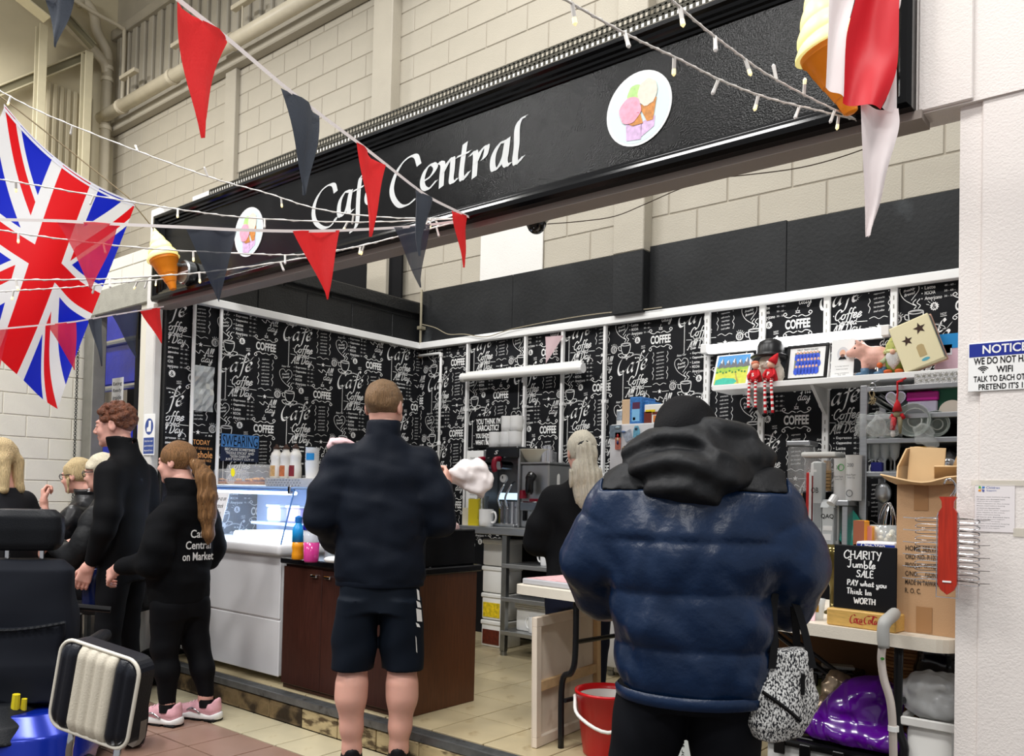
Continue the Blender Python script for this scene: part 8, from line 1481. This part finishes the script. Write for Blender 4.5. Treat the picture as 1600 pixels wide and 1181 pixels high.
# ---------------- curly haired boy in profile
LFT = -cr
B = Body('curly haired young man in a black zip top looking left', at(196, 4.95), (LFT.x*.99+cf.x*.08, LFT.y*.99+cf.y*.08))
HB = 1.655; B.head((.0, .075, HB), yaw=.15, pitch=-.1, neck=(0, .03, HB-.2), sc_=1.05); B.hand((-.20, .09, .84), (.05, .35, -.9), (.8, .4, .2), -1, .55); B.hand((.22, .08, .85), (0, .3, -.95), (-.8, .4, .2), 1, .55); B.skin_done(mat('fair_skin', (228, 172, 156), .5, sss=.1, var=.08, vscale=14))
S = Soft((-.38, -.28, .80), (.38, .34, 1.60), .009); S.loft([(.82, 0, .01, .165, .112), (.95, 0, .01, .175, .118), (1.15, 0, .01, .185, .122), (1.32, 0, .005, .195, .116), (1.42, 0, .0, .16, .1), (1.475, 0, .0, .095, .088), (1.51, 0, .015, .084, .09), (1.585, 0, .04, .080, .088)], .03, 2.2); S.chain([(-.18, -.0, 1.36), (-.235, -.035, 1.14), (-.245, -.02, 1.05), (-.20, .07, .87)], [.08, .066, .058, .042], .04); S.chain([(.18, 0, 1.36), (.24, -.03, 1.13), (.25, .0, 1.06), (.22, .06, .88)], [.085, .072, .066, .046], .04); S.cone((0, .015, 1.56), (0, .05, 1.66), .064, .068, .004, 'sub'); fold(S, .008, 28, 2); B.wear('zip_top', S, mat('black_softshell', (10, 11, 14), .75, var=.12, vscale=6))
b = MB(); MLg = T((-.155, .10, 1.27), 0) @ wall_M((0, 0, 0), (-.55, -.84, 0)) ; b.add([(MLg @ Vector(p)) for p in ((-.014, -.01, .03), (.014, -.008, .03), (.014, -.003, .03), (-.014, -.005, .03), (-.01, .002, .03), (.014, .004, .03), (.012, .010, .03), (-.012, .008, .03))], [(0, 1, 2, 3), (4, 5, 6, 7)]); B.add('chest_logo', b, m_print_w, False)
S = Soft((-.26, -.2, -.02), (.26, .22, .88), .01); S.loft([(.74, 0, 0, .155, .125), (.85, 0, 0, .16, .13)], .02)
for q in (-1, 1): S.chain([(q*.09, 0, .78), (q*.1, .02, .47), (q*.1, -.02, .09)], [.095, .072, .055], .02)
fold(S, .006, 30, 3); S.cut(lambda X, Y, Z: .05-Z+0*X+0*Y); B.wear('trousers', S, m_legg)
for q in (-1, 1): trainer(B, q*.1, .0, 0, -q*.1, m_blk, m_blk, m_blk)
m_curl = mat('curly_auburn_hair', (104, 60, 38), .5, var=.35, vscale=40, bump=1.0, bscale=110)
def curls(S, P, Rr, R):
    g = np.random.RandomState(3)
    for i in range(150):
        v = g.normal(size=3); v /= np.linalg.norm(v)
        if v[2] < -.1 and v[1] > -.2 or v[2] < -.55: continue
        if v[1] > .55 and v[2] < .45: continue
        S.ell(P(v[0]*.083, -.012+v[1]*.098, .036+v[2]*.094), float(.014+.008*g.rand())*1.05, .006)
B.hair_cap('hair', m_curl, .006, lambda lx, ly, lz: np.maximum(np.maximum(ly-.075, .02-lz-.6*np.maximum(-ly+.02, 0)), -.055-lz), curls)
lb_ = thing('navy_bag', 'shiny navy handbag hanging from the young man\'s hand', 'bag', ond(148, 950, 4.85)); S = Soft((-.09, -.06, -.02), (.09, .06, .3), .008); S.loft([(0, 0, 0, .06, .035), (.04, 0, 0, .066, .04), (.2, 0, 0, .05, .03), (.24, 0, 0, .035, .02)], .02, 2.5); fold(S, .008, 30, 3); soft_obj('bag_body', [S], mat('navy_patent', (14, 24, 62), .15), lb_, M=T(ond(146, 952, 4.85), 1.2)); MB(T(ond(146, 952, 4.85), 1.2)).tube(spline([(-.03, 0, .23), (-.02, 0, .28), (0, 0, .30), (.02, 0, .28), (.03, 0, .23)], 4), .005, 6).build('strap', m_blk, lb_)
# ---------------- girl with ponytail, cafe fleece and pink trainers
hd = (LFT.x*.95+cf.x*.3, LFT.y*.95+cf.y*.3); B = Body('girl with long ponytail in a black cafe fleece and pink trainers', (-4.36, 2.45), hd)
HG = 1.435; B.head((.0, .06, HG), yaw=.12, pitch=-.08, neck=(0, -.02, HG-.18), sc_=.97); B.hand((-.20, .25, .855), (.1, .75, -.5), (.7, .2, -.5), -1, .8); B.hand((.2, .2, .87), (0, .6, -.7), (-.8, .2, -.2), 1, .6)
B.limb([(-.08, .01, .28), (-.085, .0, .12), (-.085, .0, .05)], [.042, .034, .036]); B.limb([(.08, -.10, .28), (.085, -.115, .12), (.085, -.115, .05)], [.042, .034, .036]); B.skin_done(MATS['fair_skin'])
S = Soft((-.4, -.32, .62), (.4, .42, 1.36), .009); S.loft([(.66, 0, .02, .172, .128), (.78, 0, .015, .182, .136), (.95, 0, .018, .176, .13), (1.08, 0, .02, .172, .124), (1.18, 0, .01, .155, .118), (1.25, 0, .0, .09, .09), (1.275, 0, .0, .084, .092), (1.345, 0, .022, .084, .094)], .03, 2.3); S.chain([(-.16, .0, 1.13), (-.212, -.02, .98), (-.222, .02, .90), (-.205, .21, .865)], [.082, .076, .07, .05], .04); S.chain([(.165, 0, 1.13), (.23, -.01, .97), (.24, .04, .9), (.2, .16, .89)], [.085, .08, .074, .05], .04); S.cone((0, .01, 1.30), (0, .03, 1.42), .064, .07, .004, 'sub'); fold(S, .016, 22, 12); fold(S, .006, 50, 2); B.wear('fleece', S, m_blackknit)
b = MB(); MT_ = wall_M((-.03, -.126, .985), (1, 0, 0)) @ T(ry=-.32)
for k, tx in enumerate(('Café', 'Central', 'on Market')): fit_text(b, tx, MT_ @ T((.0, .06-k*.062, 0)), (.10, .155, .19)[k], .045, bold=.015)
B.add('back_print', b, m_print_w, False)
S = Soft((-.26, -.3, .05), (.26, .34, .76), .009); S.loft([(.58, 0, .01, .15, .115), (.72, 0, .01, .15, .11)], .02); S.chain([(-.075, .01, .64), (-.085, .03, .42), (-.085, .01, .30), (-.085, .0, .12)], [.104, .07, .062, .043], .03); S.chain([(.075, -.01, .64), (.085, -.04, .42), (.085, -.09, .28), (.085, -.115, .15)], [.104, .07, .062, .043], .03); fold(S, .005, 30, 5); S.cut(lambda X, Y, Z: .115-Z+0*X+0*Y); B.wear('leggings', S, m_legg)
m_pink = mat('pink_mesh_trainer', (232, 176, 186), .6, var=.1, vscale=30, bump=.2, bscale=200)
for x, y in ((-.085, .01), (.085, -.115)):
    trainer(B, x, y, 0.012, .06, m_pink, m_print_w, mat('pink_lace', (240, 206, 212), .7)); B.add('sock', MB().lathe([(.05, .075), (.046, .10), (.043, .118)], 16, T((x, y-.01, 0)), cap=False), m_blk)
    b = MB(T((x, y, 0))); 
    for q in (-.05, .04, .13): b.rbox((-.045, q-.04, 0), (.045, q+.03, .014), .005)
    B.add('outsole', MB().add(b.v, b.f), m_blk, False, B.shoe)
    B.add('silver_stripe', MB().tube(spline([(x-.045, y+.0, .045), (x-.048, y+.05, .07), (x-.04, y+.09, .055)], 4), .006, 6), m_chrome, True, B.shoe)
m_hl = mat('highlighted_brown_hair', (142, 102, 62), .5, var=.5, vscale=50, bump=1.0, bscale=100, stretch=(4, 4, .25))
B.hair_cap('hair', m_hl, .011, lambda lx, ly, lz: np.maximum(ly-.07-.2*lz+.0, np.maximum(-.075-lz, np.where((ly > -.01), .0-lz-.25*np.maximum(.05-ly, 0), -.1))), None, (.004, 70, 3))
S = Soft((-.15, -.34, .90), (.15, .0, 1.48), .0055); hy_ = HG; S.chain([(0, -.05, hy_-.005), (0, -.09, hy_-.02), (.0, -.135, hy_-.08), (.0, -.15, hy_-.18), (-.0, -.155, hy_-.30), (-.0, -.165, hy_-.40), (.0, -.17, hy_-.455)], [.026, .036, .048, .05, .042, .026, .008], .02); S.d += (.004*np.sin(S.ax[1][None, :, None]*230+S.ax[2][None, None, :]*16)).astype(np.float32); fold(S, .006, 50, 2); B.wear('ponytail', S, m_hl); B.add('hair_tie', MB().lathe([(.024, -.01), (.034, 0), (.024, .01)], 12, T((0, -.075, HG-.01), 0, 1.2)), mat('tan_band', (206, 180, 150), .7))
# ---------------- seated women behind, far left woman
def glasses(B, m_):
    b = MB(); P = B.P
    for q in (-1, 1): b.tube([tuple(P(q*.032+.024*math.cos(a), .104-.006*abs(math.cos(a)), .004+.018*math.sin(a))) for a in np.linspace(0, 2*PI, 17)[:-1]], .0028, 5, closed=True); b.tube([tuple(P(q*.056, .1, .008)), tuple(P(q*.078, .06, .01)), tuple(P(q*.082, -.005, .008))], .0028, 5)
    b.tube([tuple(P(-.01, .108, .008)), tuple(P(.01, .108, .008))], .0028, 5); B.add('glasses', b, m_)
def seat_for(B, label, z):
    t = thing('mobility_chair', label, 'mobility chair', wloc(B.t)); M = B.M
    MB(M).rbox((-.21, -.2, z-.10), (.21, .26, z-.002), .03, n=2).build('cushion', m_blk, t, auto=40); MB(M).rbox((-.19, -.30, z-.05), (.19, -.24, z+.42), .03, n=2).build('backrest', m_blk, t, auto=40); MB(M).rbox((-.16, -.26, .12), (.16, .34, .20), .03).build('chassis', m_blkg, t); MB(M).cyl((0, 0, .2), .05, z-.30, 12).build('seat_post', m_steel, t)
    for x in (-.19, .19):
        for y in (-.16, .26): MB(M @ T((x, y, .12), 0, 0, PI/2)).lathe([(.05, -.03), (.11, -.035), (.12, -.015), (.12, .015), (.11, .035), (.05, .03)], 20).build('wheel', mat('tyre', (24, 24, 26), .7), t, auto=40)
def puffer(B, z0, zs, lean, arms, m_, pitch=.11, w_=1.0):
    S = Soft((-.42, -.34, z0-.06), (.42, .55, zs+.24), .01); sm = np.arange(z0-.2, zs+.3, pitch); S.loft([(z0, 0, 0, .2*w_, .17), (z0+.2, 0, lean*.3, .21*w_, .175), (zs-.12, 0, lean*.8, .2*w_, .15), (zs, 0, lean, .15*w_, .12), (zs+.07, 0, lean*1.1, .08, .085), (zs+.13, 0, lean*1.2, .078, .085)], .03, 2.3, fn=lambda X, Y, Z: quilt(Z.ravel(), sm, .012)[None, None, :].astype(np.float32)*np.ones_like(X))
    for a in arms: S.chain(a, [.082, .076, .07, .05], .04, fn=lambda t, L: .008*(np.abs(np.sin(t*PI*max(1, round(L/.1))))**.5-.6))
    fold(S, .008, 34, 6); B.wear('puffer_coat', S, m_)
def lap(B, z):
    S = Soft((-.3, -.25, .02), (.3, .72, z+.16), .012); S.ell((0, 0, z+.04), (.2, .2, .12), .03)
    for q in (-1, 1): S.chain([(q*.1, 0, z+.06), (q*.12, .44, z+.07), (q*.12, .5, .26)], [.11, .085, .06], .03)
    B.wear('trousers', S, m_legg)
    for q in (-1, 1): trainer(B, q*.12, .5, .225, 0, m_blk, m_blk, m_blk)
m_puf = mat('black_puffer', (20, 21, 24), .35, var=.15, bump=.2, bscale=40)
B = Body('seated blonde woman in glasses resting her chin on her fist', at(150, 5.85), (LFT.x*.98+cf.x*.1, LFT.y*.98+cf.y*.1)); Z1 = 1.36
B.head((0, .14, Z1), yaw=.0, pitch=-.12, neck=(0, .04, Z1-.19), sc_=1.0); B.hand((-.12, .30, Z1-.20), (.3, .35, .9), (.6, -.7, .2), -1, 1.25); B.hand((.1, .36, Z1-.42), (-.4, .6, 0), (0, 0, -1), 1, .6); B.skin_done(); puffer(B, .66, 1.14, .05, [[(-.17, .04, 1.09), (-.25, .12, .90), (-.22, .24, .90), (-.13, .30, 1.10)], [(.17, .04, 1.09), (.25, .08, .9), (.22, .2, .86), (.12, .33, .93)]], m_puf); lap(B, .58); seat_for(B, 'black mobility chair under the blonde woman in glasses', .60)
m_bl_ = hairmat('streaked_blonde_hair', (214, 190, 142), .22); B.hair_cap('hair', m_bl_, .014, lambda lx, ly, lz: np.maximum(ly-.055-.35*np.maximum(lz, 0), np.where(ly > -.01, -.03-lz, -.085-lz)), lambda S, P, Rr, R: S.ell(P(0, -.135, .02), Rr(.045, .045, .05), .02).cone(P(-.08, .02, -.02), P(-.075, .03, -.12), .012, .006, .01), (.006, 60, 5)); glasses(B, m_blkg)
o = MB(B.M).rbox((-.20, .20, .98), (-.14, .24, 1.08), .004).build('scarf_panel', m_print_w, B.t)
B = Body('seated older woman with short white hair and glasses in a puffer coat', at(186, 5.32), (LFT.x*.98+cf.x*.1, LFT.y*.98+cf.y*.1)); Z1 = 1.375
B.head((0, .12, Z1), yaw=.0, pitch=-.1, neck=(0, .04, Z1-.19), sc_=.98); B.hand((-.16, .36, .93), (.2, .6, -.5), (.8, 0, -.4), -1, .7); B.hand((.1, .36, .92), (-.2, .7, -.4), (-.6, 0, -.6), 1, .7); B.skin_done(); puffer(B, .66, 1.15, .05, [[(-.17, .04, 1.10), (-.25, .06, .93), (-.25, .12, .86), (-.17, .33, .93)], [(.17, .04, 1.10), (.25, .06, .93), (.24, .12, .86), (.12, .33, .92)]], mat('black_puffer_matt', (26, 27, 29), .5, var=.15, bump=.25, bscale=40)); lap(B, .58); seat_for(B, 'black mobility chair under the white haired woman', .60)
B.hair_cap('hair', hairmat('white_blonde_hair', (232, 222, 196), .12), .018, lambda lx, ly, lz: np.maximum(ly-.085, np.where(ly > .0, .03-lz, -.06-lz)), None, (.01, 60, 9)); glasses(B, mat('grey_frame', (60, 62, 70), .3))
B = Body('blonde woman in a black t-shirt cut off by the left edge', at(4, 5.3), (LFT.x*.9+cf.x*.4, LFT.y*.9+cf.y*.4)); Z1 = 1.46
B.head((0, .05, Z1), yaw=.2, pitch=0, neck=(0, -.01, Z1-.19), sc_=1.0); B.limb([(-.17, 0, 1.18), (-.22, -.02, .98), (-.23, .02, .92), (-.15, .26, .92)], [.055, .05, .045, .034]); B.limb([(.17, 0, 1.18), (.22, .02, .96), (.2, .1, .9), (.1, .3, .92)], [.055, .05, .045, .034]); B.hand((-.15, .26, .92), (.3, .9, 0), (.5, 0, -.8), -1, .6); B.hand((.1, .3, .92), (-.3, .9, 0), (-.5, 0, -.8), 1, .6); B.skin_done()
S = Soft((-.36, -.26, .64), (.36, .26, 1.34), .01); S.loft([(.66, 0, 0, .18, .14), (.9, 0, 0, .18, .14), (1.1, 0, 0, .185, .13), (1.2, 0, 0, .14, .1), (1.27, 0, 0, .075, .08)], .03, 2.3); S.cone((-.15, 0, 1.17), (-.225, -.01, 1.0), .08, .075, .04).cone((.15, 0, 1.17), (.225, .0, 1.0), .08, .075, .04); fold(S, .008, 30, 3); B.wear('t_shirt', S, mat('charcoal_tee', (30, 31, 35), .8)); lap(B, .58); seat_for(B, 'black mobility chair at the left edge', .60)
B.hair_cap('hair', m_bl_, .014, lambda lx, ly, lz: np.maximum(ly-.06, -.09-lz), lambda S, P, Rr, R: S.cone(P(-.05, -.09, -.02), P(-.07, -.12, -.2), .04, .03, .03).cone(P(.05, -.09, -.02), P(.05, -.12, -.2), .04, .03, .03), (.006, 50, 2), ext=.3)
S = Soft((-.3, .1, .74), (.12, .5, .98), .01); S.ell((-.1, .3, .84), (.15, .12, .06), .03); fold(S, .02, 30, 2); o = soft_obj('denim_jacket', [S], mat('denim_blue', (96, 112, 156), .85, var=.15, vscale=20), None, M=B.M); tag(o, 'folded blue denim jacket on the lap at the left edge', 'jacket')

for b_ in BODIES: b_.finish()
# ------------------------------------------------------------------ doorway, left foreground
bc = thing('blue_cage', 'cage under a blue cover seen through the doorway', 'cage', (-9.3, 4.7, 0)); m_tarp = mat('blue_tarpaulin', (14, 40, 186), .3, var=.15, vscale=4, bump=.3, bscale=14)
S = Soft((-10.9, 4.35, -.02), (-7.6, 5.15, 2.45), .03); S.loft([(.0, -9.3, 4.75, 1.45, .3), (2.0, -9.3, 4.75, 1.45, .3), (2.2, -9.3, 4.75, 1.4, .26)], .02, 6); fold(S, .05, 7, 3); soft_obj('tarpaulin', [S], m_tarp, bc)
for z in (2.42, 2.95): MB().tube([(-10.7, 4.50, z), (-7.8, 4.50, z)], .035, 8).build('rail', m_steel2, bc)
MB().rbox((-10.7, 4.52, 2.46), (-7.8, 4.56, 3.3), .02).build('blue_panel', m_tarp, bc)
for x in (-10.25, -9.0, -7.85): MB().rbox((x, 4.42, 0), (x+.07, 4.47, 3.3), .01).build('post', m_blk, bc)
P = ony(184, 614, 4.38); po = thing('ready_poster', 'small white poster on the blue cover behind the young man', 'poster', P); MP = wall_M(P, (1, 0, 0)); MB(MP).rbox((-.13, -.17, 0), (.13, .17, .006), .001).build('sheet', m_print_w, po); b = MB(); [fit_text(b, tx, MP @ T((0, .1-k*.075, .007)), .2, .05, bold=.01) for k, tx in enumerate(('Eating', 'Ready', 'inside'))]; b.build('lettering', m_print_k, po)
# boot sign on the post
P = Vector((XL-.065, YF-.022, ony(227, 680, YF).z)); MS = wall_M(P, (1, 0, 0)); bs = thing('safety_sign', 'white and blue safety footwear sign on the post', 'sign', P); MB(MS).rbox((-.075, -.14, 0), (.075, .14, .004), .001).build('panel', m_print_w, bs); MB(MS).prism(circ(0, .055, .056, 24)[:-1], .004, .0045).build('blue_disc', mat('safety_blue', (30, 64, 140), .4), bs); MB(MS).prism([(-.005, .095), (.025, .095), (.025, .02), (-.03, .02), (-.03, .045), (-.008, .055)], .0045, .005).build('boot_pictogram', m_print_w, bs); MB(MS).box((-.07, -.13, .004), (.07, -.02, .0045)).build('blue_block', MATS['safety_blue'], bs); b = MB(); [fit_text(b, tx, MS @ T((0, -.045-k*.032, .005)), .115, .018) for k, tx in enumerate(('Only foot wear', 'permitted', 'beyond here'))]; b.build('lettering', m_print_w, bs)
ch_ = MB(); x_, y_ = XE+.06, YA-.1
for k in range(120): ch_.tube([(x_, y_+.012*math.cos(a)*(k % 2)+0, .9+k*.0205+.014*math.sin(a)) if k % 2 else (x_+.012*math.cos(a), y_, .9+k*.0205+.014*math.sin(a)) for a in np.linspace(0, 2*PI, 9)[:-1]], .004, 4, closed=True)
o = ch_.build('shutter_chain', mat('dark_chain', (60, 62, 60), .5, .7)); o['kind'] = 'stuff'; tag(o, 'long metal chain of the roller shutter by the doorway', 'chain')
# mobility scooter seen from behind at the left edge
SP = ond(22, 1000, 3.3); SM = T((SP.x, SP.y, 0), CAM_YAW+.22); sc_t = thing('mobility_scooter', 'mobility scooter with black seat and blue shroud at the left edge', 'mobility scooter', (SP.x, SP.y, 0)); m_vin = mat('black_vinyl', (24, 26, 30), .42, var=.12, vscale=6, bump=.12, bscale=200); m_cov = mat('dark_seat_cover', (26, 29, 37), .75, var=.1, vscale=5)
S = Soft((-.22, -.1, 1.0), (.22, .1, 1.26), .007); S.loft([(1.035, .03, 0, .11, .05), (1.06, .03, 0, .132, .062), (1.12, .03, 0, .138, .066), (1.17, .03, 0, .132, .062), (1.198, .03, 0, .10, .045)], .02, 3.2); soft_obj('headrest', [S], m_vin, sc_t, M=SM)
for x in (-.035, .09): MB(SM).tube([(x, 0, .96), (x, 0, 1.06)], .009, 8).build('headrest_post', m_chrome, sc_t)
S = Soft((-.32, -.18, .42), (.34, .14, 1.06), .009); S.loft([(.44, .0, .0, .215, .075), (.5, .0, .0, .235, .085), (.8, .0, .0, .225, .085), (.96, .0, .0, .205, .075), (1.0, .0, .0, .17, .05)], .02, 4); fold(S, .006, 20, 3); soft_obj('backrest', [S], m_cov, sc_t, M=SM)
S = Soft((-.3, -.24, .44), (.32, .0, .84), .008); S.loft([(.455, .0, -.09, .2, .03), (.6, .0, -.095, .226, .035), (.77, .0, -.09, .222, .022)], .02, 3.5); S.d += (.004*np.sin(S.ax[0][:, None, None]*150)*np.clip((S.ax[2][None, None, :]-.70)/.06, 0, 1)).astype(np.float32); fold(S, .008, 24, 5); S.cut(lambda X, Y, Z: Z-(.77-.03*np.cos(X*7))+0*Y); soft_obj('back_pocket', [S], m_cov, sc_t, M=SM)
b = MB(SM); b.tube([(-.215+.43*k/40, -.125-.004*(k % 2), .765-.028*math.cos((-.215+.43*k/40)*7)) for k in range(41)], .008, 6); b.build('elastic_hem', m_vin, sc_t)
MB(SM).rbox((-.22, -.05, .48), (.22, .42, .58), .04, n=3).build('seat_cushion', m_vin, sc_t, auto=40); MB(SM).cyl((0, .1, .3), .05, .18, 12).build('seat_post', m_steel, sc_t)
for x in (-.28, .26): MB(SM).rbox((x-.03, -.02, .62), (x+.03, .32, .67), .02, n=2).build('armrest', m_vin, sc_t, auto=40); MB(SM).tube([(x, .0, .64), (x*.85, .0, .5)], .012, 8).build('armrest_bracket', m_blk, sc_t)
m_sh = mat('metallic_blue_shroud', (14, 40, 150), .22, .3); S = Soft((-.34, -.42, .08), (.4, .36, .5), .009); S.loft([(.16, .03, -.02, .26, .26), (.26, .03, -.02, .285, .3), (.36, .03, 0, .27, .28), (.43, .03, .02, .2, .22)], .02, 3.2); soft_obj('shroud', [S], m_sh, sc_t, M=SM); S = Soft((-.34, -.42, .3), (.34, .3, .52), .009); S.loft([(.34, -.06, -.05, .235, .27), (.40, -.06, -.04, .21, .24), (.46, -.06, 0, .15, .16)], .02, 3); soft_obj('battery_cover', [S], m_vin, sc_t, M=SM)
shr_ = [c for c in sc_t.children if c.name.startswith('shroud')][0]; bcv_ = [c for c in sc_t.children if c.name.startswith('battery_cover')][0]
RM = SM @ T((.15, -.325, .27), .2, -.15); MB(RM).rbox((-.05, -.008, -.028), (.05, .008, .028), .006).build('red_reflector', mat('red_reflector', (200, 16, 26), .25), shr_); b = MB(); fit_text(b, 'Pride', SM @ T((-.03, -.318, .37)) @ wall_M((0, 0, 0), (1, 0, 0), (0, .4, .9)), .10, .03, bold=.01, shear=.2); b.build('badge', m_steel2, bcv_)
MB(SM).tube([(.06, -.15, .44), (.065, -.155, .50)], [.016, .014], 8).tube([(.085, -.14, .43), (.09, -.145, .48)], [.012, .01], 8).build('yellow_lever', mat('yellow_lever', (226, 206, 40), .4), sc_t)
for x in (-.29, .29):
    for y in (-.12, .85): MB(SM @ T((x, y, .125), 0, 0, PI/2)).lathe([(.05, -.035), (.115, -.04), (.125, -.02), (.125, .02), (.115, .04), (.05, .035)], 22).build('tyre', MATS['tyre'], sc_t, auto=40)
MB(SM).rbox((-.2, .2, .1), (.2, .95, .16), .03).build('footplate', m_blkg, sc_t); MB(SM).tube([(0, .9, .16), (0, .84, .66)], .03, 10).build('tiller', m_blk, sc_t); MB(SM).tube([(-.16, .84, .68), (0, .82, .7), (.16, .84, .68)], .016, 8).build('handlebar', m_blk, sc_t)
# striped bar stool back
D_ = 2.70; cpos = ond(146, 1084, D_); xx = (cr*math.cos(.20)-cu*math.sin(.20)); yy = (cu*math.cos(.20)+cr*math.sin(.20)); nn = (-cf-cr*.30).normalized(); xx = (xx-nn*xx.dot(nn)).normalized(); yy = nn.cross(xx); QM = Matrix(((xx.x, yy.x, nn.x, cpos.x), (xx.y, yy.y, nn.y, cpos.y), (xx.z, yy.z, nn.z, cpos.z), (0, 0, 0, 1)))
stl = thing('striped_stool', 'stool with black and cream striped padded back in the foreground', 'stool', (cpos.x, cpos.y, 0)); m_bv = mat('navy_black_vinyl', (16, 20, 30), .35, bump=.1, bscale=200); m_cv = mat('cream_vinyl', (214, 206, 188), .45, bump=.2, bscale=240)
def rsq(w_, h_, r_, n=6):
    o_ = []
    for cx_, cy_, a0 in ((w_-r_, h_-r_, 0), (-w_+r_, h_-r_, .5*PI), (-w_+r_, -h_+r_, PI), (w_-r_, -h_+r_, 1.5*PI)): o_ += [(cx_+r_*math.cos(a0+q*.5*PI/n), cy_+r_*math.sin(a0+q*.5*PI/n)) for q in range(n+1)]
    return o_
hw, hh = .158, .148
MB(QM).prism(rsq(hw, hh, .05), -.075, -.004).build('pad', m_bv, stl)
S = Soft((-.18, -.18, -.04), (.18, .18, .05), .005); S.cut(lambda X, Y, Z: 0*X+0*Y+0*Z-1)
def pad_sdf(x0, x1):
    S = Soft((-.18, -.18, -.03), (.18, .18, .05), .0042); X, Y, Z = S.ax[0][:, None, None], S.ax[1][None, :, None], S.ax[2][None, None, :]; qx = np.maximum(np.abs(X)-hw+.058, 0); qy = np.maximum(np.abs(Y)-hh+.058, 0); e2 = np.sqrt(qx**2+qy**2)-.052; top = .020*(1-np.clip(-(-e2)/.04, -1, 1)*0)-.016*np.clip(1+e2/.04, 0, 1)**2
    w_ = (x1-x0); n_ = max(1, round(w_/.041)); 
    if n_ > 1: top = top-.006*(np.abs(np.cos((X-x0)/w_*n_*PI))**6)
    S.d = np.maximum(np.maximum(e2, np.maximum(Z-top, -.01-Z)), np.maximum(x0-X, X-x1)).astype(np.float32)*np.ones((S.n[0], S.n[1], S.n[2]), np.float32); return S
for x0, x1, m_, nm in ((-.16, -.078, m_bv, 'side_panel'), (-.076, .076, m_cv, 'stripe_panel'), (.078, .16, m_bv, 'side_panel')): soft_obj(nm, [pad_sdf(x0, x1)], m_, stl, M=QM)
MB(QM).tube([(x, y, -.002) for x, y in rsq(hw, hh, .05)], .0065, 8, closed=True).build('piping', mat('cream_piping', (226, 220, 206), .4), stl, smooth=True)
for x in (-.10, .09): MB().tube([QM @ Vector((x, -hh+.02, -.05)), QM @ Vector((x, -hh-.09, -.05)), Vector(((QM @ Vector((x, -hh-.3, -.08))).x, (QM @ Vector((x, -hh-.3, -.08))).y, .0))], .012, 10).build('chrome_leg', m_chrome, stl, smooth=True)
MB(T((cpos.x-.02, cpos.y+.06, 0))).cyl((0, 0, 0), .17, .02, 24).build('floor_plate', m_chrome, stl)
MB(QM).prism([(.10, -.148), (.15, -.12), (.152, -.08), (.158, -.06), (.162, -.12), (.145, -.152)], -.08, -.05).build('chrome_bracket', m_chrome, stl)
